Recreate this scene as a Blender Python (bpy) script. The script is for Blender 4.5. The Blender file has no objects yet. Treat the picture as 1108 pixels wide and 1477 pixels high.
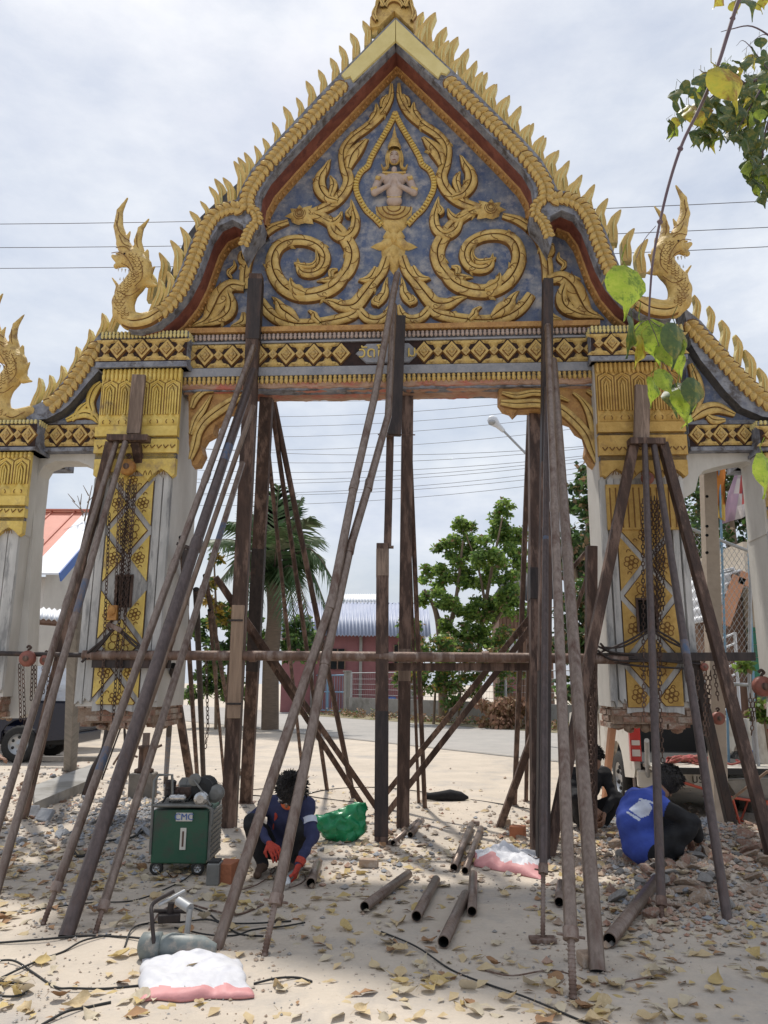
import bpy, bmesh, math, random
import numpy as np
from mathutils import Vector, Matrix, noise as mn

S = bpy.context.scene
COL = S.collection
R = math.radians
rng = random.Random(7)

# ---------------------------------------------------------------- camera
PITCH, ROLL, EYE = R(12.5), R(0.4), 1.55
FPX, CX, CY = 1115.0, 554.0, 738.5          # focal length and centre, in photograph pixels
cam = bpy.data.cameras.new('camera'); cam_o = bpy.data.objects.new('camera', cam); COL.objects.link(cam_o)
cam.sensor_fit = 'VERTICAL'; cam.sensor_height = 24.0; cam.lens = 24.0 * FPX / 1477.0
cam.clip_end = 2000; cam.clip_start = 0.05
cam_o.rotation_mode = 'QUATERNION'
CAMROT = Matrix.Rotation(R(90) + PITCH, 3, 'X') @ Matrix.Rotation(ROLL, 3, 'Z')
cam_o.rotation_quaternion = CAMROT.to_quaternion(); cam_o.location = (0, 0, EYE)
S.camera = cam_o

# ---------------------------------------------------------------- world, sun, exposure
SUN_EL, SUN_AZ = 64.0, -20.0                # behind the gate, a little to the left
w = bpy.data.worlds.new('World'); S.world = w; w.use_nodes = True
nt = w.node_tree; nt.nodes.clear()
N = nt.nodes.new; L = nt.links.new
out = N('ShaderNodeOutputWorld'); bg = N('ShaderNodeBackground'); L(bg.outputs[0], out.inputs[0])
bg.inputs['Strength'].default_value = 0.1
sky = N('ShaderNodeTexSky'); sky.sky_type = 'NISHITA'; sky.sun_disc = False
sky.sun_elevation = R(SUN_EL); sky.sun_rotation = R(SUN_AZ); sky.air_density = 1.4; sky.dust_density = 3.0
tc = N('ShaderNodeTexCoord')
mp = N('ShaderNodeMapping'); mp.inputs['Scale'].default_value = (1.0, 1.0, 2.2); L(tc.outputs['Generated'], mp.inputs[0])
nz = N('ShaderNodeTexNoise'); nz.inputs['Scale'].default_value = 3.2; nz.inputs['Detail'].default_value = 9; nz.inputs['Roughness'].default_value = .56
nz.inputs['Distortion'].default_value = .35
L(mp.outputs[0], nz.inputs['Vector'])
rmp = N('ShaderNodeValToRGB'); rmp.color_ramp.elements[0].position = .34; rmp.color_ramp.elements[1].position = .66
rmp.color_ramp.elements[0].color = (.60, .60, .60, 1); rmp.color_ramp.elements[1].color = (1, 1, 1, 1)
L(nz.outputs['Fac'], rmp.inputs[0])
nz2 = N('ShaderNodeTexNoise'); nz2.inputs['Scale'].default_value = 5.5; nz2.inputs['Detail'].default_value = 8; nz2.inputs['Roughness'].default_value = .6
L(mp.outputs[0], nz2.inputs['Vector'])
cr = N('ShaderNodeValToRGB'); cr.color_ramp.elements[0].position = .38; cr.color_ramp.elements[1].position = .68
cr.color_ramp.elements[0].color = (6.1, 6.7, 7.85, 1); cr.color_ramp.elements[1].color = (8.3, 8.65, 9.2, 1)
L(nz2.outputs['Fac'], cr.inputs[0])
mx = N('ShaderNodeMix'); mx.data_type = 'RGBA'
L(rmp.outputs[0], mx.inputs['Factor']); L(sky.outputs[0], mx.inputs['A']); L(cr.outputs[0], mx.inputs['B'])
L(mx.outputs['Result'], bg.inputs['Color'])

sl = bpy.data.lights.new('sun', 'SUN'); sl.energy = 3.5; sl.angle = R(2.6); sl.color = (1.0, .95, .87)
sun = bpy.data.objects.new('sun', sl); COL.objects.link(sun)
_el, _az = R(SUN_EL), R(SUN_AZ)
SUNDIR = Vector((math.sin(_az) * math.cos(_el), math.cos(_az) * math.cos(_el), math.sin(_el)))
sun.rotation_mode = 'QUATERNION'; sun.rotation_quaternion = SUNDIR.to_track_quat('Z', 'Y'); sun.location = SUNDIR * 30
S.view_settings.view_transform = 'Standard'; S.view_settings.look = 'None'
S.view_settings.gamma = 1; S.view_settings.use_curve_mapping = False
S.view_settings.exposure = 0.12
S.cycles.max_bounces = 6; S.cycles.diffuse_bounces = 4; S.cycles.transparent_max_bounces = 16

# ---------------------------------------------------------------- measuring the place
def ray(px, py):
    return CAMROT @ Vector(((px - CX) / FPX, (CY - py) / FPX, -1.0))
def at(px, py, Y):
    d = ray(px, py); t = Y / d.y
    return Vector((0, 0, EYE)) + d * t
def gnd(px, py, z=0.0):
    d = ray(px, py); t = (z - EYE) / d.z
    return Vector((0, 0, EYE)) + d * t

# ---------------------------------------------------------------- materials
M = {}
def mat(name, c1, c2=None, rough=.8, scale=6.0, metal=0.0, bump=0.0, bscale=None, lo=.35, hi=.65, c3=None, s3=1.2,
        lo3=.5, hi3=.62, stretch=(1, 1, 1), trans=0.0, spec=.5, coord='Object', detail=6):
    m = bpy.data.materials.new(name); m.use_nodes = True; t = m.node_tree
    b = t.nodes['Principled BSDF']; n = t.nodes.new; l = t.links.new
    b.inputs['Roughness'].default_value = rough; b.inputs['Metallic'].default_value = metal
    b.inputs['Specular IOR Level'].default_value = spec
    m.diffuse_color = (*c1, 1)
    tcn = n('ShaderNodeTexCoord'); mpn = n('ShaderNodeMapping'); mpn.inputs['Scale'].default_value = stretch
    l(tcn.outputs[coord], mpn.inputs[0])
    b.inputs['Base Color'].default_value = (*c1, 1)
    last = None
    if c2:
        a = n('ShaderNodeTexNoise'); a.inputs['Scale'].default_value = scale; a.inputs['Detail'].default_value = detail
        a.inputs['Roughness'].default_value = .65; l(mpn.outputs[0], a.inputs['Vector'])
        r = n('ShaderNodeValToRGB'); r.color_ramp.elements[0].position = lo; r.color_ramp.elements[1].position = hi
        r.color_ramp.elements[0].color = (*c1, 1); r.color_ramp.elements[1].color = (*c2, 1)
        l(a.outputs['Fac'], r.inputs[0]); last = r.outputs[0]
    if c3:
        a = n('ShaderNodeTexNoise'); a.inputs['Scale'].default_value = s3; a.inputs['Detail'].default_value = 8
        a.inputs['Roughness'].default_value = .7; l(mpn.outputs[0], a.inputs['Vector'])
        r = n('ShaderNodeMapRange'); r.inputs[1].default_value = lo3; r.inputs[2].default_value = hi3
        l(a.outputs['Fac'], r.inputs[0])
        x = n('ShaderNodeMix'); x.data_type = 'RGBA'; l(r.outputs[0], x.inputs['Factor'])
        if last: l(last, x.inputs['A'])
        else: x.inputs['A'].default_value = (*c1, 1)
        x.inputs['B'].default_value = (*c3, 1); last = x.outputs['Result']
    if last: l(last, b.inputs['Base Color'])
    if bump:
        a = n('ShaderNodeTexNoise'); a.inputs['Scale'].default_value = bscale or scale * 3; a.inputs['Detail'].default_value = 6
        l(mpn.outputs[0], a.inputs['Vector'])
        u = n('ShaderNodeBump'); u.inputs['Strength'].default_value = bump; u.inputs['Distance'].default_value = .02
        l(a.outputs['Fac'], u.inputs['Height']); l(u.outputs[0], b.inputs['Normal'])
    if trans:
        tr = n('ShaderNodeBsdfTranslucent'); ms = n('ShaderNodeMixShader'); ms.inputs[0].default_value = trans
        if last: l(last, tr.inputs[0])
        else: tr.inputs[0].default_value = (*c1, 1)
        l(b.outputs[0], ms.inputs[1]); l(tr.outputs[0], ms.inputs[2])
        l(ms.outputs[0], t.nodes['Material Output'].inputs[0])
    M[name] = m
    return m

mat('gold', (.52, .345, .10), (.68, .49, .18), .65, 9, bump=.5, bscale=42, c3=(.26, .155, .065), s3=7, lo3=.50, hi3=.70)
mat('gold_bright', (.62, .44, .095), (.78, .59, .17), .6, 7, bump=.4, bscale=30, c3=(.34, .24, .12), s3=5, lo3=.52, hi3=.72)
mat('gold_pale', (.60, .50, .20), (.68, .58, .26), .6, 6, bump=.1)
mat('line_and_shade', (.16, .075, .022), (.26, .13, .035), .8, 14)  # dark brown of drawn lines; also groove and edge shade put into colour
mat('blue_plaster', (.080, .115, .215), (.175, .20, .255), .85, 8, bump=.5, bscale=22, c3=(.40, .385, .38), s3=4.2, lo3=.48, hi3=.66)
mat('plaque', (.24, .25, .28), (.33, .33, .35), .9, 9, bump=.5)
mat('grey_edge', (.15, .16, .20), (.30, .31, .34), .9, 9, bump=.5, c3=(.09, .08, .08), s3=6)
mat('dark_roof', (.055, .055, .06), (.12, .115, .115), .9, 9, bump=.5)
mat('red_soffit', (.17, .052, .036), (.28, .10, .07), .75, 5, bump=.3, c3=(.15, .05, .04), s3=7)
mat('band_gold', (.36, .18, .06), (.52, .30, .10), .65, 12, bump=.9, bscale=30)
mat('white_plaster', (.62, .60, .56), (.50, .48, .44), .85, 3, bump=.25, bscale=18, c3=(.34, .31, .27), s3=3.2, lo3=.6, hi3=.78, stretch=(1, 1, .35))
mat('pilaster_plaster', (.40, .40, .39), (.58, .57, .55), .9, 4, bump=.4, bscale=20, c3=(.24, .24, .24), s3=5, stretch=(1.6, 1.6, .3))
mat('brick_raw', (.25, .125, .085), (.34, .21, .15), .95, 9, bump=1.0, bscale=40, c3=(.42, .36, .30), s3=4, lo3=.46, hi3=.6)
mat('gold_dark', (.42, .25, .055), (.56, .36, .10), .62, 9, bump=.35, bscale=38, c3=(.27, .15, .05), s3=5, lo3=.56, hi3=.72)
mat('mortar', (.33, .25, .19), (.24, .16, .11), .95, 12, bump=1.0)
mat('broken_render', (.35, .20, .13), (.50, .34, .25), .95, 8, bump=1.0, c3=(.48, .16, .12), s3=3, stretch=(.5, 1, 2))
mat('black_gap', (.02, .012, .012), (.05, .025, .02), .9, 12)
mat('figure_pink', (.40, .31, .27), (.50, .40, .34), .75, 12)
mat('steel_rust', (.10, .060, .044), (.19, .115, .085), .62, 5, .25, bump=.25, bscale=40, c3=(.27, .21, .18), s3=3, stretch=(3, 3, .7))
mat('steel_brown', (.046, .027, .021), (.100, .058, .042), .7, 5, .15, bump=.3, bscale=40, c3=(.20, .13, .10), s3=2.5, stretch=(3, 3, .6))
mat('steel_black', (.022, .017, .017), (.05, .037, .034), .6, 6, .2, bump=.2, c3=(.085, .05, .038), s3=2.5, lo3=.52, hi3=.7, stretch=(3, 3, .6))
mat('pipe_grey', (.165, .122, .098), (.255, .198, .165), .36, 9, .5, bump=.12, bscale=60, c3=(.10, .052, .036), s3=2.2, lo3=.50, hi3=.68, stretch=(5, 5, .5))
mat('pipe_dark', (.070, .052, .048), (.115, .086, .080), .42, 9, .45, bump=.12, bscale=60, c3=(.11, .065, .05), s3=3, lo3=.55, hi3=.75, stretch=(4, 4, .5))
mat('pipe_blue', (.065, .10, .17), (.10, .12, .165), .5, 9, .3, c3=(.17, .13, .12), s3=7, lo3=.45, hi3=.6, stretch=(3, 3, 1))
mat('inside_shade', (.004, .004, .004), rough=1)  # black colour stands for the shade inside tubes and holes
mat('wood_light', (.34, .24, .17), (.24, .165, .115), .85, 5, bump=.3, stretch=(6, 6, .5))
mat('wood_grey', (.20, .145, .11), (.13, .09, .07), .85, 5, bump=.3, stretch=(6, 6, .5), c3=(.3, .22, .17), s3=3)
mat('concrete_post', (.42, .35, .28), (.35, .29, .23), .9, 7, bump=.2)
mat('concrete_old', (.24, .22, .20), (.16, .15, .135), .95, 6, bump=.6)

# ---------------------------------------------------------------- objects
ORG = {}
def props(o, label=None, cat=None, group=None, kind=None):
    if label: o['label'] = label
    if cat: o['category'] = cat
    if group: o['group'] = group
    if kind: o['kind'] = kind
    return o
def thing(name, label, cat, loc=(0, 0, 0), rotz=0.0, group=None):
    o = bpy.data.objects.new(name, None); COL.objects.link(o)
    o.location = loc; o.rotation_euler = (0, 0, rotz); o.empty_display_size = .1
    ORG[o.name] = Vector(loc)
    return props(o, label, cat, group)

class MB:
    def __init__(s): s.v = []; s.f = []; s.m = []; s.sm = []
    def add(s, vs, fs, m=0, smooth=False):
        b = len(s.v); s.v += [tuple(v) for v in vs]
        s.f += [tuple(i + b for i in f) for f in fs]; s.m += [m] * len(fs); s.sm += [smooth] * len(fs)
        return s
    def box(s, c, d, rot=None, m=0, taper=1.0):
        x, y, z = d[0] / 2, d[1] / 2, d[2] / 2
        vs = [Vector((sx * x * (taper if sz > 0 else 1), sy * y * (taper if sz > 0 else 1), sz * z)) for sz in (-1, 1) for sy in (-1, 1) for sx in (-1, 1)]
        if rot is not None: vs = [rot @ v for v in vs]
        c = Vector(c)
        return s.add([v + c for v in vs], [(0, 2, 3, 1), (4, 5, 7, 6), (0, 1, 5, 4), (2, 6, 7, 3), (0, 4, 6, 2), (1, 3, 7, 5)], m)
    def beam(s, p0, p1, w, d, m=0, up=(0, 1, 0)):
        p0, p1 = Vector(p0), Vector(p1); z = (p1 - p0); L_ = z.length; z.normalize()
        x = Vector(up).cross(z)
        if x.length < 1e-4: x = Vector((1, 0, 0)).cross(z)
        x.normalize(); y = z.cross(x)
        rot = Matrix((x, y, z)).transposed()
        return s.box((p0 + p1) / 2, (w, d, L_), rot, m)
    def tube(s, pts, r, n=10, m=0, cap=True, smooth=True, hollow=0.0, inner_m=None):
        pts = [Vector(p) for p in pts]; k = len(pts)
        rs = r if isinstance(r, (list, tuple)) else [r] * k
        vs = []; fs = []
        up = Vector((0, 0, 1)); t0 = (pts[1] - pts[0]).normalized()
        if abs(t0.z) > .9: up = Vector((0, 1, 0))
        x = t0.cross(up).normalized()
        for i, p in enumerate(pts):
            t = (pts[min(i + 1, k - 1)] - pts[max(i - 1, 0)]).normalized()
            x = (x - t * x.dot(t)).normalized(); y = t.cross(x)
            for j in range(n):
                a = 2 * math.pi * j / n
                vs.append(p + (x * math.cos(a) + y * math.sin(a)) * rs[i])
        for i in range(k - 1):
            for j in range(n):
                a = i * n + j; b = i * n + (j + 1) % n
                fs.append((a, b, b + n, a + n))
        s.add(vs, fs, m, smooth)
        if cap:
            s.add(vs[:n], [tuple(range(n))[::-1]], m if inner_m is None else inner_m)
            s.add(vs[-n:], [tuple(range(n))], m if inner_m is None else inner_m)
        return s
    def ell(s, c, r, n=10, k=7, rot=None, m=0):
        vs = []; fs = []; c = Vector(c)
        for i in range(k + 1):
            th = math.pi * i / k
            for j in range(n):
                a = 2 * math.pi * j / n
                v = Vector((r[0] * math.sin(th) * math.cos(a), r[1] * math.sin(th) * math.sin(a), r[2] * math.cos(th)))
                vs.append((rot @ v if rot is not None else v) + c)
        for i in range(k):
            for j in range(n):
                a = i * n + j; b = i * n + (j + 1) % n
                fs.append((a, a + n, b + n, b))
        return s.add(vs, fs, m, True)
    def lathe(s, c, prof, n=16, m=0, axis=None, smooth=True):
        c = Vector(c); vs = []; fs = []
        for (r_, z) in prof:
            for j in range(n):
                a = 2 * math.pi * j / n; v = Vector((r_ * math.cos(a), r_ * math.sin(a), z))
                vs.append((axis @ v if axis is not None else v) + c)
        for i in range(len(prof) - 1):
            for j in range(n):
                a = i * n + j; b = i * n + (j + 1) % n
                fs.append((a, b, b + n, a + n))
        return s.add(vs, fs, m, smooth)
    def plate(s, pts, y0, y1, m=0, inset=0.0, side_m=None, back=False):
        """outline in the x-z plane, front at y0 (towards the viewer), back at y1"""
        n = len(pts); A = sum(pts[i][0] * pts[(i + 1) % n][1] - pts[(i + 1) % n][0] * pts[i][1] for i in range(n))
        if A < 0: pts = pts[::-1]
        P = [Vector((p[0], p[1])) for p in pts]
        fr = P
        if inset:
            fr = []
            for i in range(n):
                e1 = (P[i] - P[i - 1]); e2 = (P[(i + 1) % n] - P[i])
                if e1.length < 1e-6 or e2.length < 1e-6: fr.append(P[i]); continue
                n1 = Vector((-e1.y, e1.x)).normalized(); n2 = Vector((-e2.y, e2.x)).normalized()
                q = n1 + n2
                q = n1 if q.length < .3 else q.normalized()
                fr.append(P[i] + q * inset)
        vs = [(p.x, y0, p.y) for p in fr] + [(p.x, y1, p.y) for p in P]
        s.add(vs, [tuple(range(n))], m)
        s.add(vs, [(i, i + n, (i + 1) % n + n, (i + 1) % n) for i in range(n)], m if side_m is None else side_m)
        if back: s.add(vs, [tuple(range(2 * n - 1, n - 1, -1))], m if side_m is None else side_m)
        return s
    def mesh(s, name, mats):
        me = bpy.data.meshes.new(name); me.from_pydata(s.v, [], s.f)
        for m_ in mats: me.materials.append(M[m_])
        me.polygons.foreach_set('material_index', s.m)
        me.polygons.foreach_set('use_smooth', s.sm)
        me.update(); return me
    def build(s, name, mats, parent=None, origin=None, bevel=0.0, label=None, cat=None, group=None, kind=None):
        if isinstance(mats, str): mats = [mats]
        if parent is not None: off = ORG.get(parent.name, Vector((0, 0, 0)))
        elif origin is not None: off = Vector(origin)
        else:
            a = np.array(s.v); off = Vector((float(a[:, 0].mean()), float(a[:, 1].mean()), float(a[:, 2].min())))
        s.v = [(v[0] - off.x, v[1] - off.y, v[2] - off.z) for v in s.v]
        o = bpy.data.objects.new(name, s.mesh(name, mats)); COL.objects.link(o)
        if parent is not None: o.parent = parent; ORG[o.name] = off
        else: o.location = off; ORG[o.name] = off
        if bevel:
            b = o.modifiers.new('bevel', 'BEVEL'); b.width = bevel; b.segments = 2; b.limit_method = 'ANGLE'
        return props(o, label, cat, group, kind)

def inst(me, name, parent, loc, rot=None, scale=None, mtx=None, **kw):
    o = bpy.data.objects.new(name, me); COL.objects.link(o)
    if parent is not None: o.parent = parent
    if mtx is not None: o.matrix_basis = mtx
    else:
        o.location = loc
        if rot is not None: o.rotation_euler = rot
        if scale is not None: o.scale = scale if hasattr(scale, '__len__') else (scale,) * 3
    return props(o, **kw)

def spline(pts, n=8, extra=None):
    """Catmull-Rom through 2-D or 3-D points"""
    P = [np.array(p, float) for p in pts]; P = [2 * P[0] - P[1]] + P + [2 * P[-1] - P[-2]]
    o = []
    for i in range(1, len(P) - 2):
        for k in range(n):
            t = k / n
            o.append(.5 * ((2 * P[i]) + (-P[i - 1] + P[i + 1]) * t + (2 * P[i - 1] - 5 * P[i] + 4 * P[i + 1] - P[i + 2]) * t * t + (-P[i - 1] + 3 * P[i] - 3 * P[i + 1] + P[i + 2]) * t ** 3))
    o.append(P[-2]); return o

def text_mesh(s, size, depth=.0, font_space=1.0):
    cu = bpy.data.curves.new('lettering', 'FONT'); cu.body = s; cu.size = size; cu.extrude = depth
    cu.align_x = 'CENTER'; cu.align_y = 'CENTER'; cu.space_character = font_space
    o = bpy.data.objects.new('lettering', cu); COL.objects.link(o)
    bpy.context.view_layer.update()
    me = bpy.data.meshes.new_from_object(o.evaluated_get(bpy.context.evaluated_depsgraph_get()))
    bpy.data.objects.remove(o); return me

# ---------------------------------------------------------------- implicit surfaces (bodies, naga heads, sacks)
def sdf_surface(prims, res, k=.03, pad=.03, noise_amp=0, noise_scale=6):
    """prims: ('c', p0, p1, r0, r1, mat) tapered capsules or ('e', centre, radii, rot3x3 or None, mat) ellipsoids.
    Returns one continuous mesh (surface nets)."""
    lo = np.array([1e9] * 3); hi = -lo
    for p in prims:
        if p[0] == 'c':
            r = max(p[3], p[4])
            for q in (p[1], p[2]): lo = np.minimum(lo, np.array(q) - r); hi = np.maximum(hi, np.array(q) + r)
        else:
            r = max(p[2]); lo = np.minimum(lo, np.array(p[1]) - r); hi = np.maximum(hi, np.array(p[1]) + r)
    lo = lo - pad; hi = hi + pad
    n = np.ceil((hi - lo) / res).astype(int) + 1
    ax = [lo[i] + res * np.arange(n[i]) for i in range(3)]
    X, Y, Z = np.meshgrid(*ax, indexing='ij'); P = np.stack([X, Y, Z], -1).astype(np.float32)
    def dist(p, P):
        if p[0] == 'c':
            a = np.array(p[1], np.float32); b = np.array(p[2], np.float32); ba = b - a; L2 = max(float(ba @ ba), 1e-9)
            t = np.clip(((P - a) @ ba) / L2, 0, 1)
            return np.linalg.norm(P - a - t[..., None] * ba, axis=-1) - (p[3] + (p[4] - p[3]) * t)
        q = P - np.array(p[1], np.float32)
        if p[3] is not None: q = q @ np.array(p[3], np.float32)
        r = np.array(p[2], np.float32); k0 = np.linalg.norm(q / r, axis=-1); k1 = np.linalg.norm(q / (r * r), axis=-1) + 1e-6
        return k0 * (k0 - 1) / k1
    F = None
    for p in prims:
        d = dist(p, P)
        if F is None: F = d
        else:
            h = np.maximum(k - np.abs(F - d), 0) / k
            F = np.minimum(F, d) - h * h * k * .25
    if noise_amp:
        s = noise_scale
        F = F + noise_amp * (np.sin(X * s * 2.1 + Z * s) * np.cos(Y * s * 1.7 - X * s) + .5 * np.sin(Z * s * 3.7 + Y * s * 2.9))
    ins = F < 0
    nx, ny, nz_ = F.shape
    acc = np.zeros((nx - 1, ny - 1, nz_ - 1, 3), np.float32); cnt = np.zeros((nx - 1, ny - 1, nz_ - 1), np.float32)
    def sub(A, o): return A[o[0]:nx - 1 + o[0], o[1]:ny - 1 + o[1], o[2]:nz_ - 1 + o[2]]
    for axn in range(3):
        for u in (0, 1):
            for v in (0, 1):
                o0 = [0, 0, 0]; o0[(axn + 1) % 3] = u; o0[(axn + 2) % 3] = v; o1 = list(o0); o1[axn] = 1
                a, b = sub(F, o0), sub(F, o1); c = (a < 0) != (b < 0)
                t = np.where(c, a / np.where(c, a - b, 1), 0)
                for ch in range(3):
                    acc[..., ch] += np.where(c, (o0[ch] + (t if ch == axn else 0)), 0)
                cnt += c
    act = cnt > 0
    idx = -np.ones(act.shape, int); idx[act] = np.arange(act.sum())
    cell = np.argwhere(act)
    V = (acc[act] / cnt[act][:, None] + cell) * res + lo
    faces = []
    for axn in range(3):
        a1, a2 = (axn + 1) % 3, (axn + 2) % 3
        sl0 = [slice(None)] * 3; sl1 = [slice(None)] * 3
        sl0[axn] = slice(0, -1); sl1[axn] = slice(1, None)
        for s_ in (sl0, sl1): s_[a1] = slice(1, -1); s_[a2] = slice(1, -1)
        a, b = ins[tuple(sl0)], ins[tuple(sl1)]
        for flip, msk in ((False, a & ~b), (True, ~a & b)):
            e = np.argwhere(msk); e[:, a1] += 1; e[:, a2] += 1
            q = []
            for (d1, d2) in ((-1, -1), (0, -1), (0, 0), (-1, 0)):
                c = e.copy(); c[:, a1] += d1; c[:, a2] += d2; q.append(idx[c[:, 0], c[:, 1], c[:, 2]])
            q = np.stack(q, 1)
            faces.append(q[:, ::-1] if flip else q)
    faces = np.concatenate(faces)
    cen = V[faces].mean(1); best = None; mi = np.zeros(len(faces), int)
    for p in prims:
        d = dist(p, cen.astype(np.float32))
        if best is None: best = d.copy(); mi[:] = p[-1]
        else: g = d < best; mi[g] = p[-1]; best[g] = d[g]
    return V, faces, mi

def sdf_obj(name, prims, res, mats, parent=None, k=.03, **kw):
    na = kw.pop('noise_amp', 0); ns = kw.pop('noise_scale', 6)
    V, Fc, mi = sdf_surface(prims, res, k, noise_amp=na, noise_scale=ns)
    if kw.get('paint'): mi = kw['paint'](V[Fc].mean(1), mi)
    kw.pop('paint', None)
    mb = MB(); mb.v = [tuple(map(float, v)) for v in V]; mb.f = [tuple(map(int, f)) for f in Fc]
    mb.m = [int(x) for x in mi]; mb.sm = [True] * len(mb.f)
    return mb.build(name, mats, parent, **kw)
# ================================================================ the ground
def hgt(x, y):
    """small relief of the yard: rubble heaps under the gate"""
    h = 0.0
    for (cx, cy, rx, ry, a) in MOUNDS:
        q = ((x - cx) / rx) ** 2 + ((y - cy) / ry) ** 2
        if q < 4: h += a * math.exp(-q * 1.4)
    return h + .012 * mn.noise(Vector((x * 1.3, y * 1.3, 0))) + (.02 * mn.noise(Vector((x * 5, y * 5, 3))) if h > .02 else 0)
def mound(px, py, rx, ry, a): g = gnd(px, py); return (g.x, g.y, rx, ry, a)
MOUNDS = [mound(120, 1200, 1.5, .9, .10), mound(200, 1165, .9, .6, .08), mound(1020, 1225, 1.2, .8, .22), mound(1060, 1275, .8, .5, .16), mound(900, 1190, .9, .7, .10), mound(560, 1200, 1.3, .6, .05), mound(30, 1130, 1.0, .7, .12)]
xs = np.concatenate([np.linspace(-400, -9, 14), np.arange(-8, 8.01, .08), np.linspace(9, 400, 14)])
ys = np.concatenate([[-60, -20, -5, 1], np.arange(2.5, 14, .08), np.linspace(15, 60, 24), [90, 150, 300, 600, 900]])
mb = MB(); vs = [(float(x), float(y), hgt(x, y) if abs(x) < 8.5 and 2 < y < 15 else 0.0) for y in ys for x in xs]
nx = len(xs); mb.add(vs, [(j * nx + i, j * nx + i + 1, (j + 1) * nx + i + 1, (j + 1) * nx + i) for j in range(len(ys) - 1) for i in range(nx - 1)], 0, True)
mat('ground', (.545, .47, .385), (.45, .39, .32), .95, 1.4, bump=.6, bscale=22, c3=(.35, .32, .29), s3=.9, lo3=.5, hi3=.68, coord='Object', detail=10)
mb.build('ground', ['ground'], None, origin=(0, 0, 0), kind='structure')
def g2(p): v = gnd(*p); return (v.x, v.y)
def sheet(name, pts, z, m, **kw):
    mb = MB(); mb.add([(p[0], p[1], z) for p in pts], [tuple(range(len(pts)))], 0); return mb.build(name, [m], None, origin=(0, 0, 0), **kw)
mat('asphalt', (.37, .345, .32), (.31, .295, .275), .9, 1.2, bump=.2, bscale=40)
mat('road_dust', (.50, .46, .40), (.42, .385, .34), .95, 1.0, bump=.2)
mat('weedy_verge', (.14, .13, .06), (.30, .25, .17), .95, 3, bump=.8)
# the street runs across behind the gate, coming nearer to the right
A1, B1 = Vector(g2((500, 1031))), Vector(g2((760, 1048))); ud = (B1 - A1).normalized(); un = Vector((ud.y, -ud.x))  # un points to the viewer
if un.y > 0: un = -un
def st(s, n, z=0.0): v = A1 + ud * s + un * n; return Vector((v.x, v.y, z))
SW = 4.2
sheet('road', [tuple(st(-90, .9)[:2]), tuple(st(-90, 9.5)[:2]), tuple(st(60, 9.5)[:2]), tuple(st(60, .9)[:2])], .012, 'asphalt', kind='structure')
sheet('road_marking', [tuple(st(-90, 9.28)[:2]), tuple(st(-90, 9.36)[:2]), tuple(st(60, 9.36)[:2]), tuple(st(60, 9.28)[:2])], .017, 'road_dust', kind='structure')
sheet('verge', [tuple(st(-2, .0)[:2]), tuple(st(-2, 2.4)[:2]), tuple(st(40, 2.0)[:2]), tuple(st(40, 0)[:2])], .022, 'weedy_verge', kind='structure')
# ================================================================ the temple gate
TH = R(3.5)
gate = thing('temple_gate', 'ornate gold and blue Thai temple gateway with steep pediment, propped on steel shoring', 'gate', (0, 8.4, 0), -TH)
ORG[gate.name] = Vector((0, 0, 0))
GM = Matrix.Translation((0, 8.4, 0)) @ Matrix.Rotation(-TH, 4, 'Z'); GI = GM.inverted()
def GL(px, py, d=0.0):
    """point of the gate's own plane y = d seen at a pixel of the photograph, in the gate's coordinates"""
    o = GI @ Vector((0, 0, EYE)); v = GI.to_3x3() @ ray(px, py); t = (d - o.y) / v.y
    p = o + v * t; return (p.x, p.z)
def GW(px, py, d=0.0):
    x, z = GL(px, py, d); return GM @ Vector((x, d, z))
def z2(zx, zy): return zx / 3.358 + 250, zy / 3.358 + 80
AX = 569.5
def mirror(pts, d): 
    xc = GL(AX, 330, d)[0]; return [(2 * xc - x, z) for x, z in pts]

def dome(mb, poly, y, h, m=0, c=None):
    n = len(poly); cx = sum(p[0] for p in poly) / n if c is None else c[0]; cz = sum(p[1] for p in poly) / n if c is None else c[1]
    inner = [(cx + (p[0] - cx) * .62, cz + (p[1] - cz) * .62) for p in poly]
    vs = [(p[0], y, p[1]) for p in poly] + [(p[0], y - h * .75, p[1]) for p in inner] + [(cx, y - h, cz)]
    A = sum(poly[i][0] * poly[(i + 1) % n][1] - poly[(i + 1) % n][0] * poly[i][1] for i in range(n))
    fs = []
    for i in range(n):
        j = (i + 1) % n
        a, b = (i, j) if A > 0 else (j, i)
        fs += [(a, b, b + n, a + n), (a + n, b + n, 2 * n)]
    return mb.add(vs, fs, m, True)

def vine(mb, pts, ws, y, h, m=0, side=1, line=2, n=7):
    """raised scroll band with rounded shoulders and an incised centre line, groove and sides shaded by colour; pts in x-z, ws half widths"""
    P = spline([(a[0], a[1], w) for a, w in zip(pts, ws)], n); k = len(P)
    offs = [-1, -.86, -.5, -.09, 0, .09, .5, .86, 1]
    deps = [0, .72, 1, .93, .62, .93, 1, .72, 0]
    vs = []; fs = []; ms = []
    for i, p in enumerate(P):
        t = P[min(i + 1, k - 1)][:2] - P[max(i - 1, 0)][:2]; L_ = math.hypot(*t) or 1; nx_, nz_ = -t[1] / L_, t[0] / L_
        w = max(p[2], .0015); hh = h * min(1, w / (.35 * max(ws)) + .25)
        for o, d in zip(offs, deps): vs.append((p[0] + nx_ * o * w, y - d * hh, p[1] + nz_ * o * w))
    q = len(offs)
    b = len(mb.v); mb.v += vs
    for i in range(k - 1):
        for j in range(q - 1):
            a = b + i * q + j
            mb.f.append((a, a + 1, a + q + 1, a + q)); mb.m.append(side if j in (0, q - 2) else (line if j in (3, 4) else m)); mb.sm.append(j not in (0, q - 2, 3, 4))
    return mb

GOLD3 = ['gold', 'line_and_shade', 'line_and_shade']
PX = 8.4 / 1115.0

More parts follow.
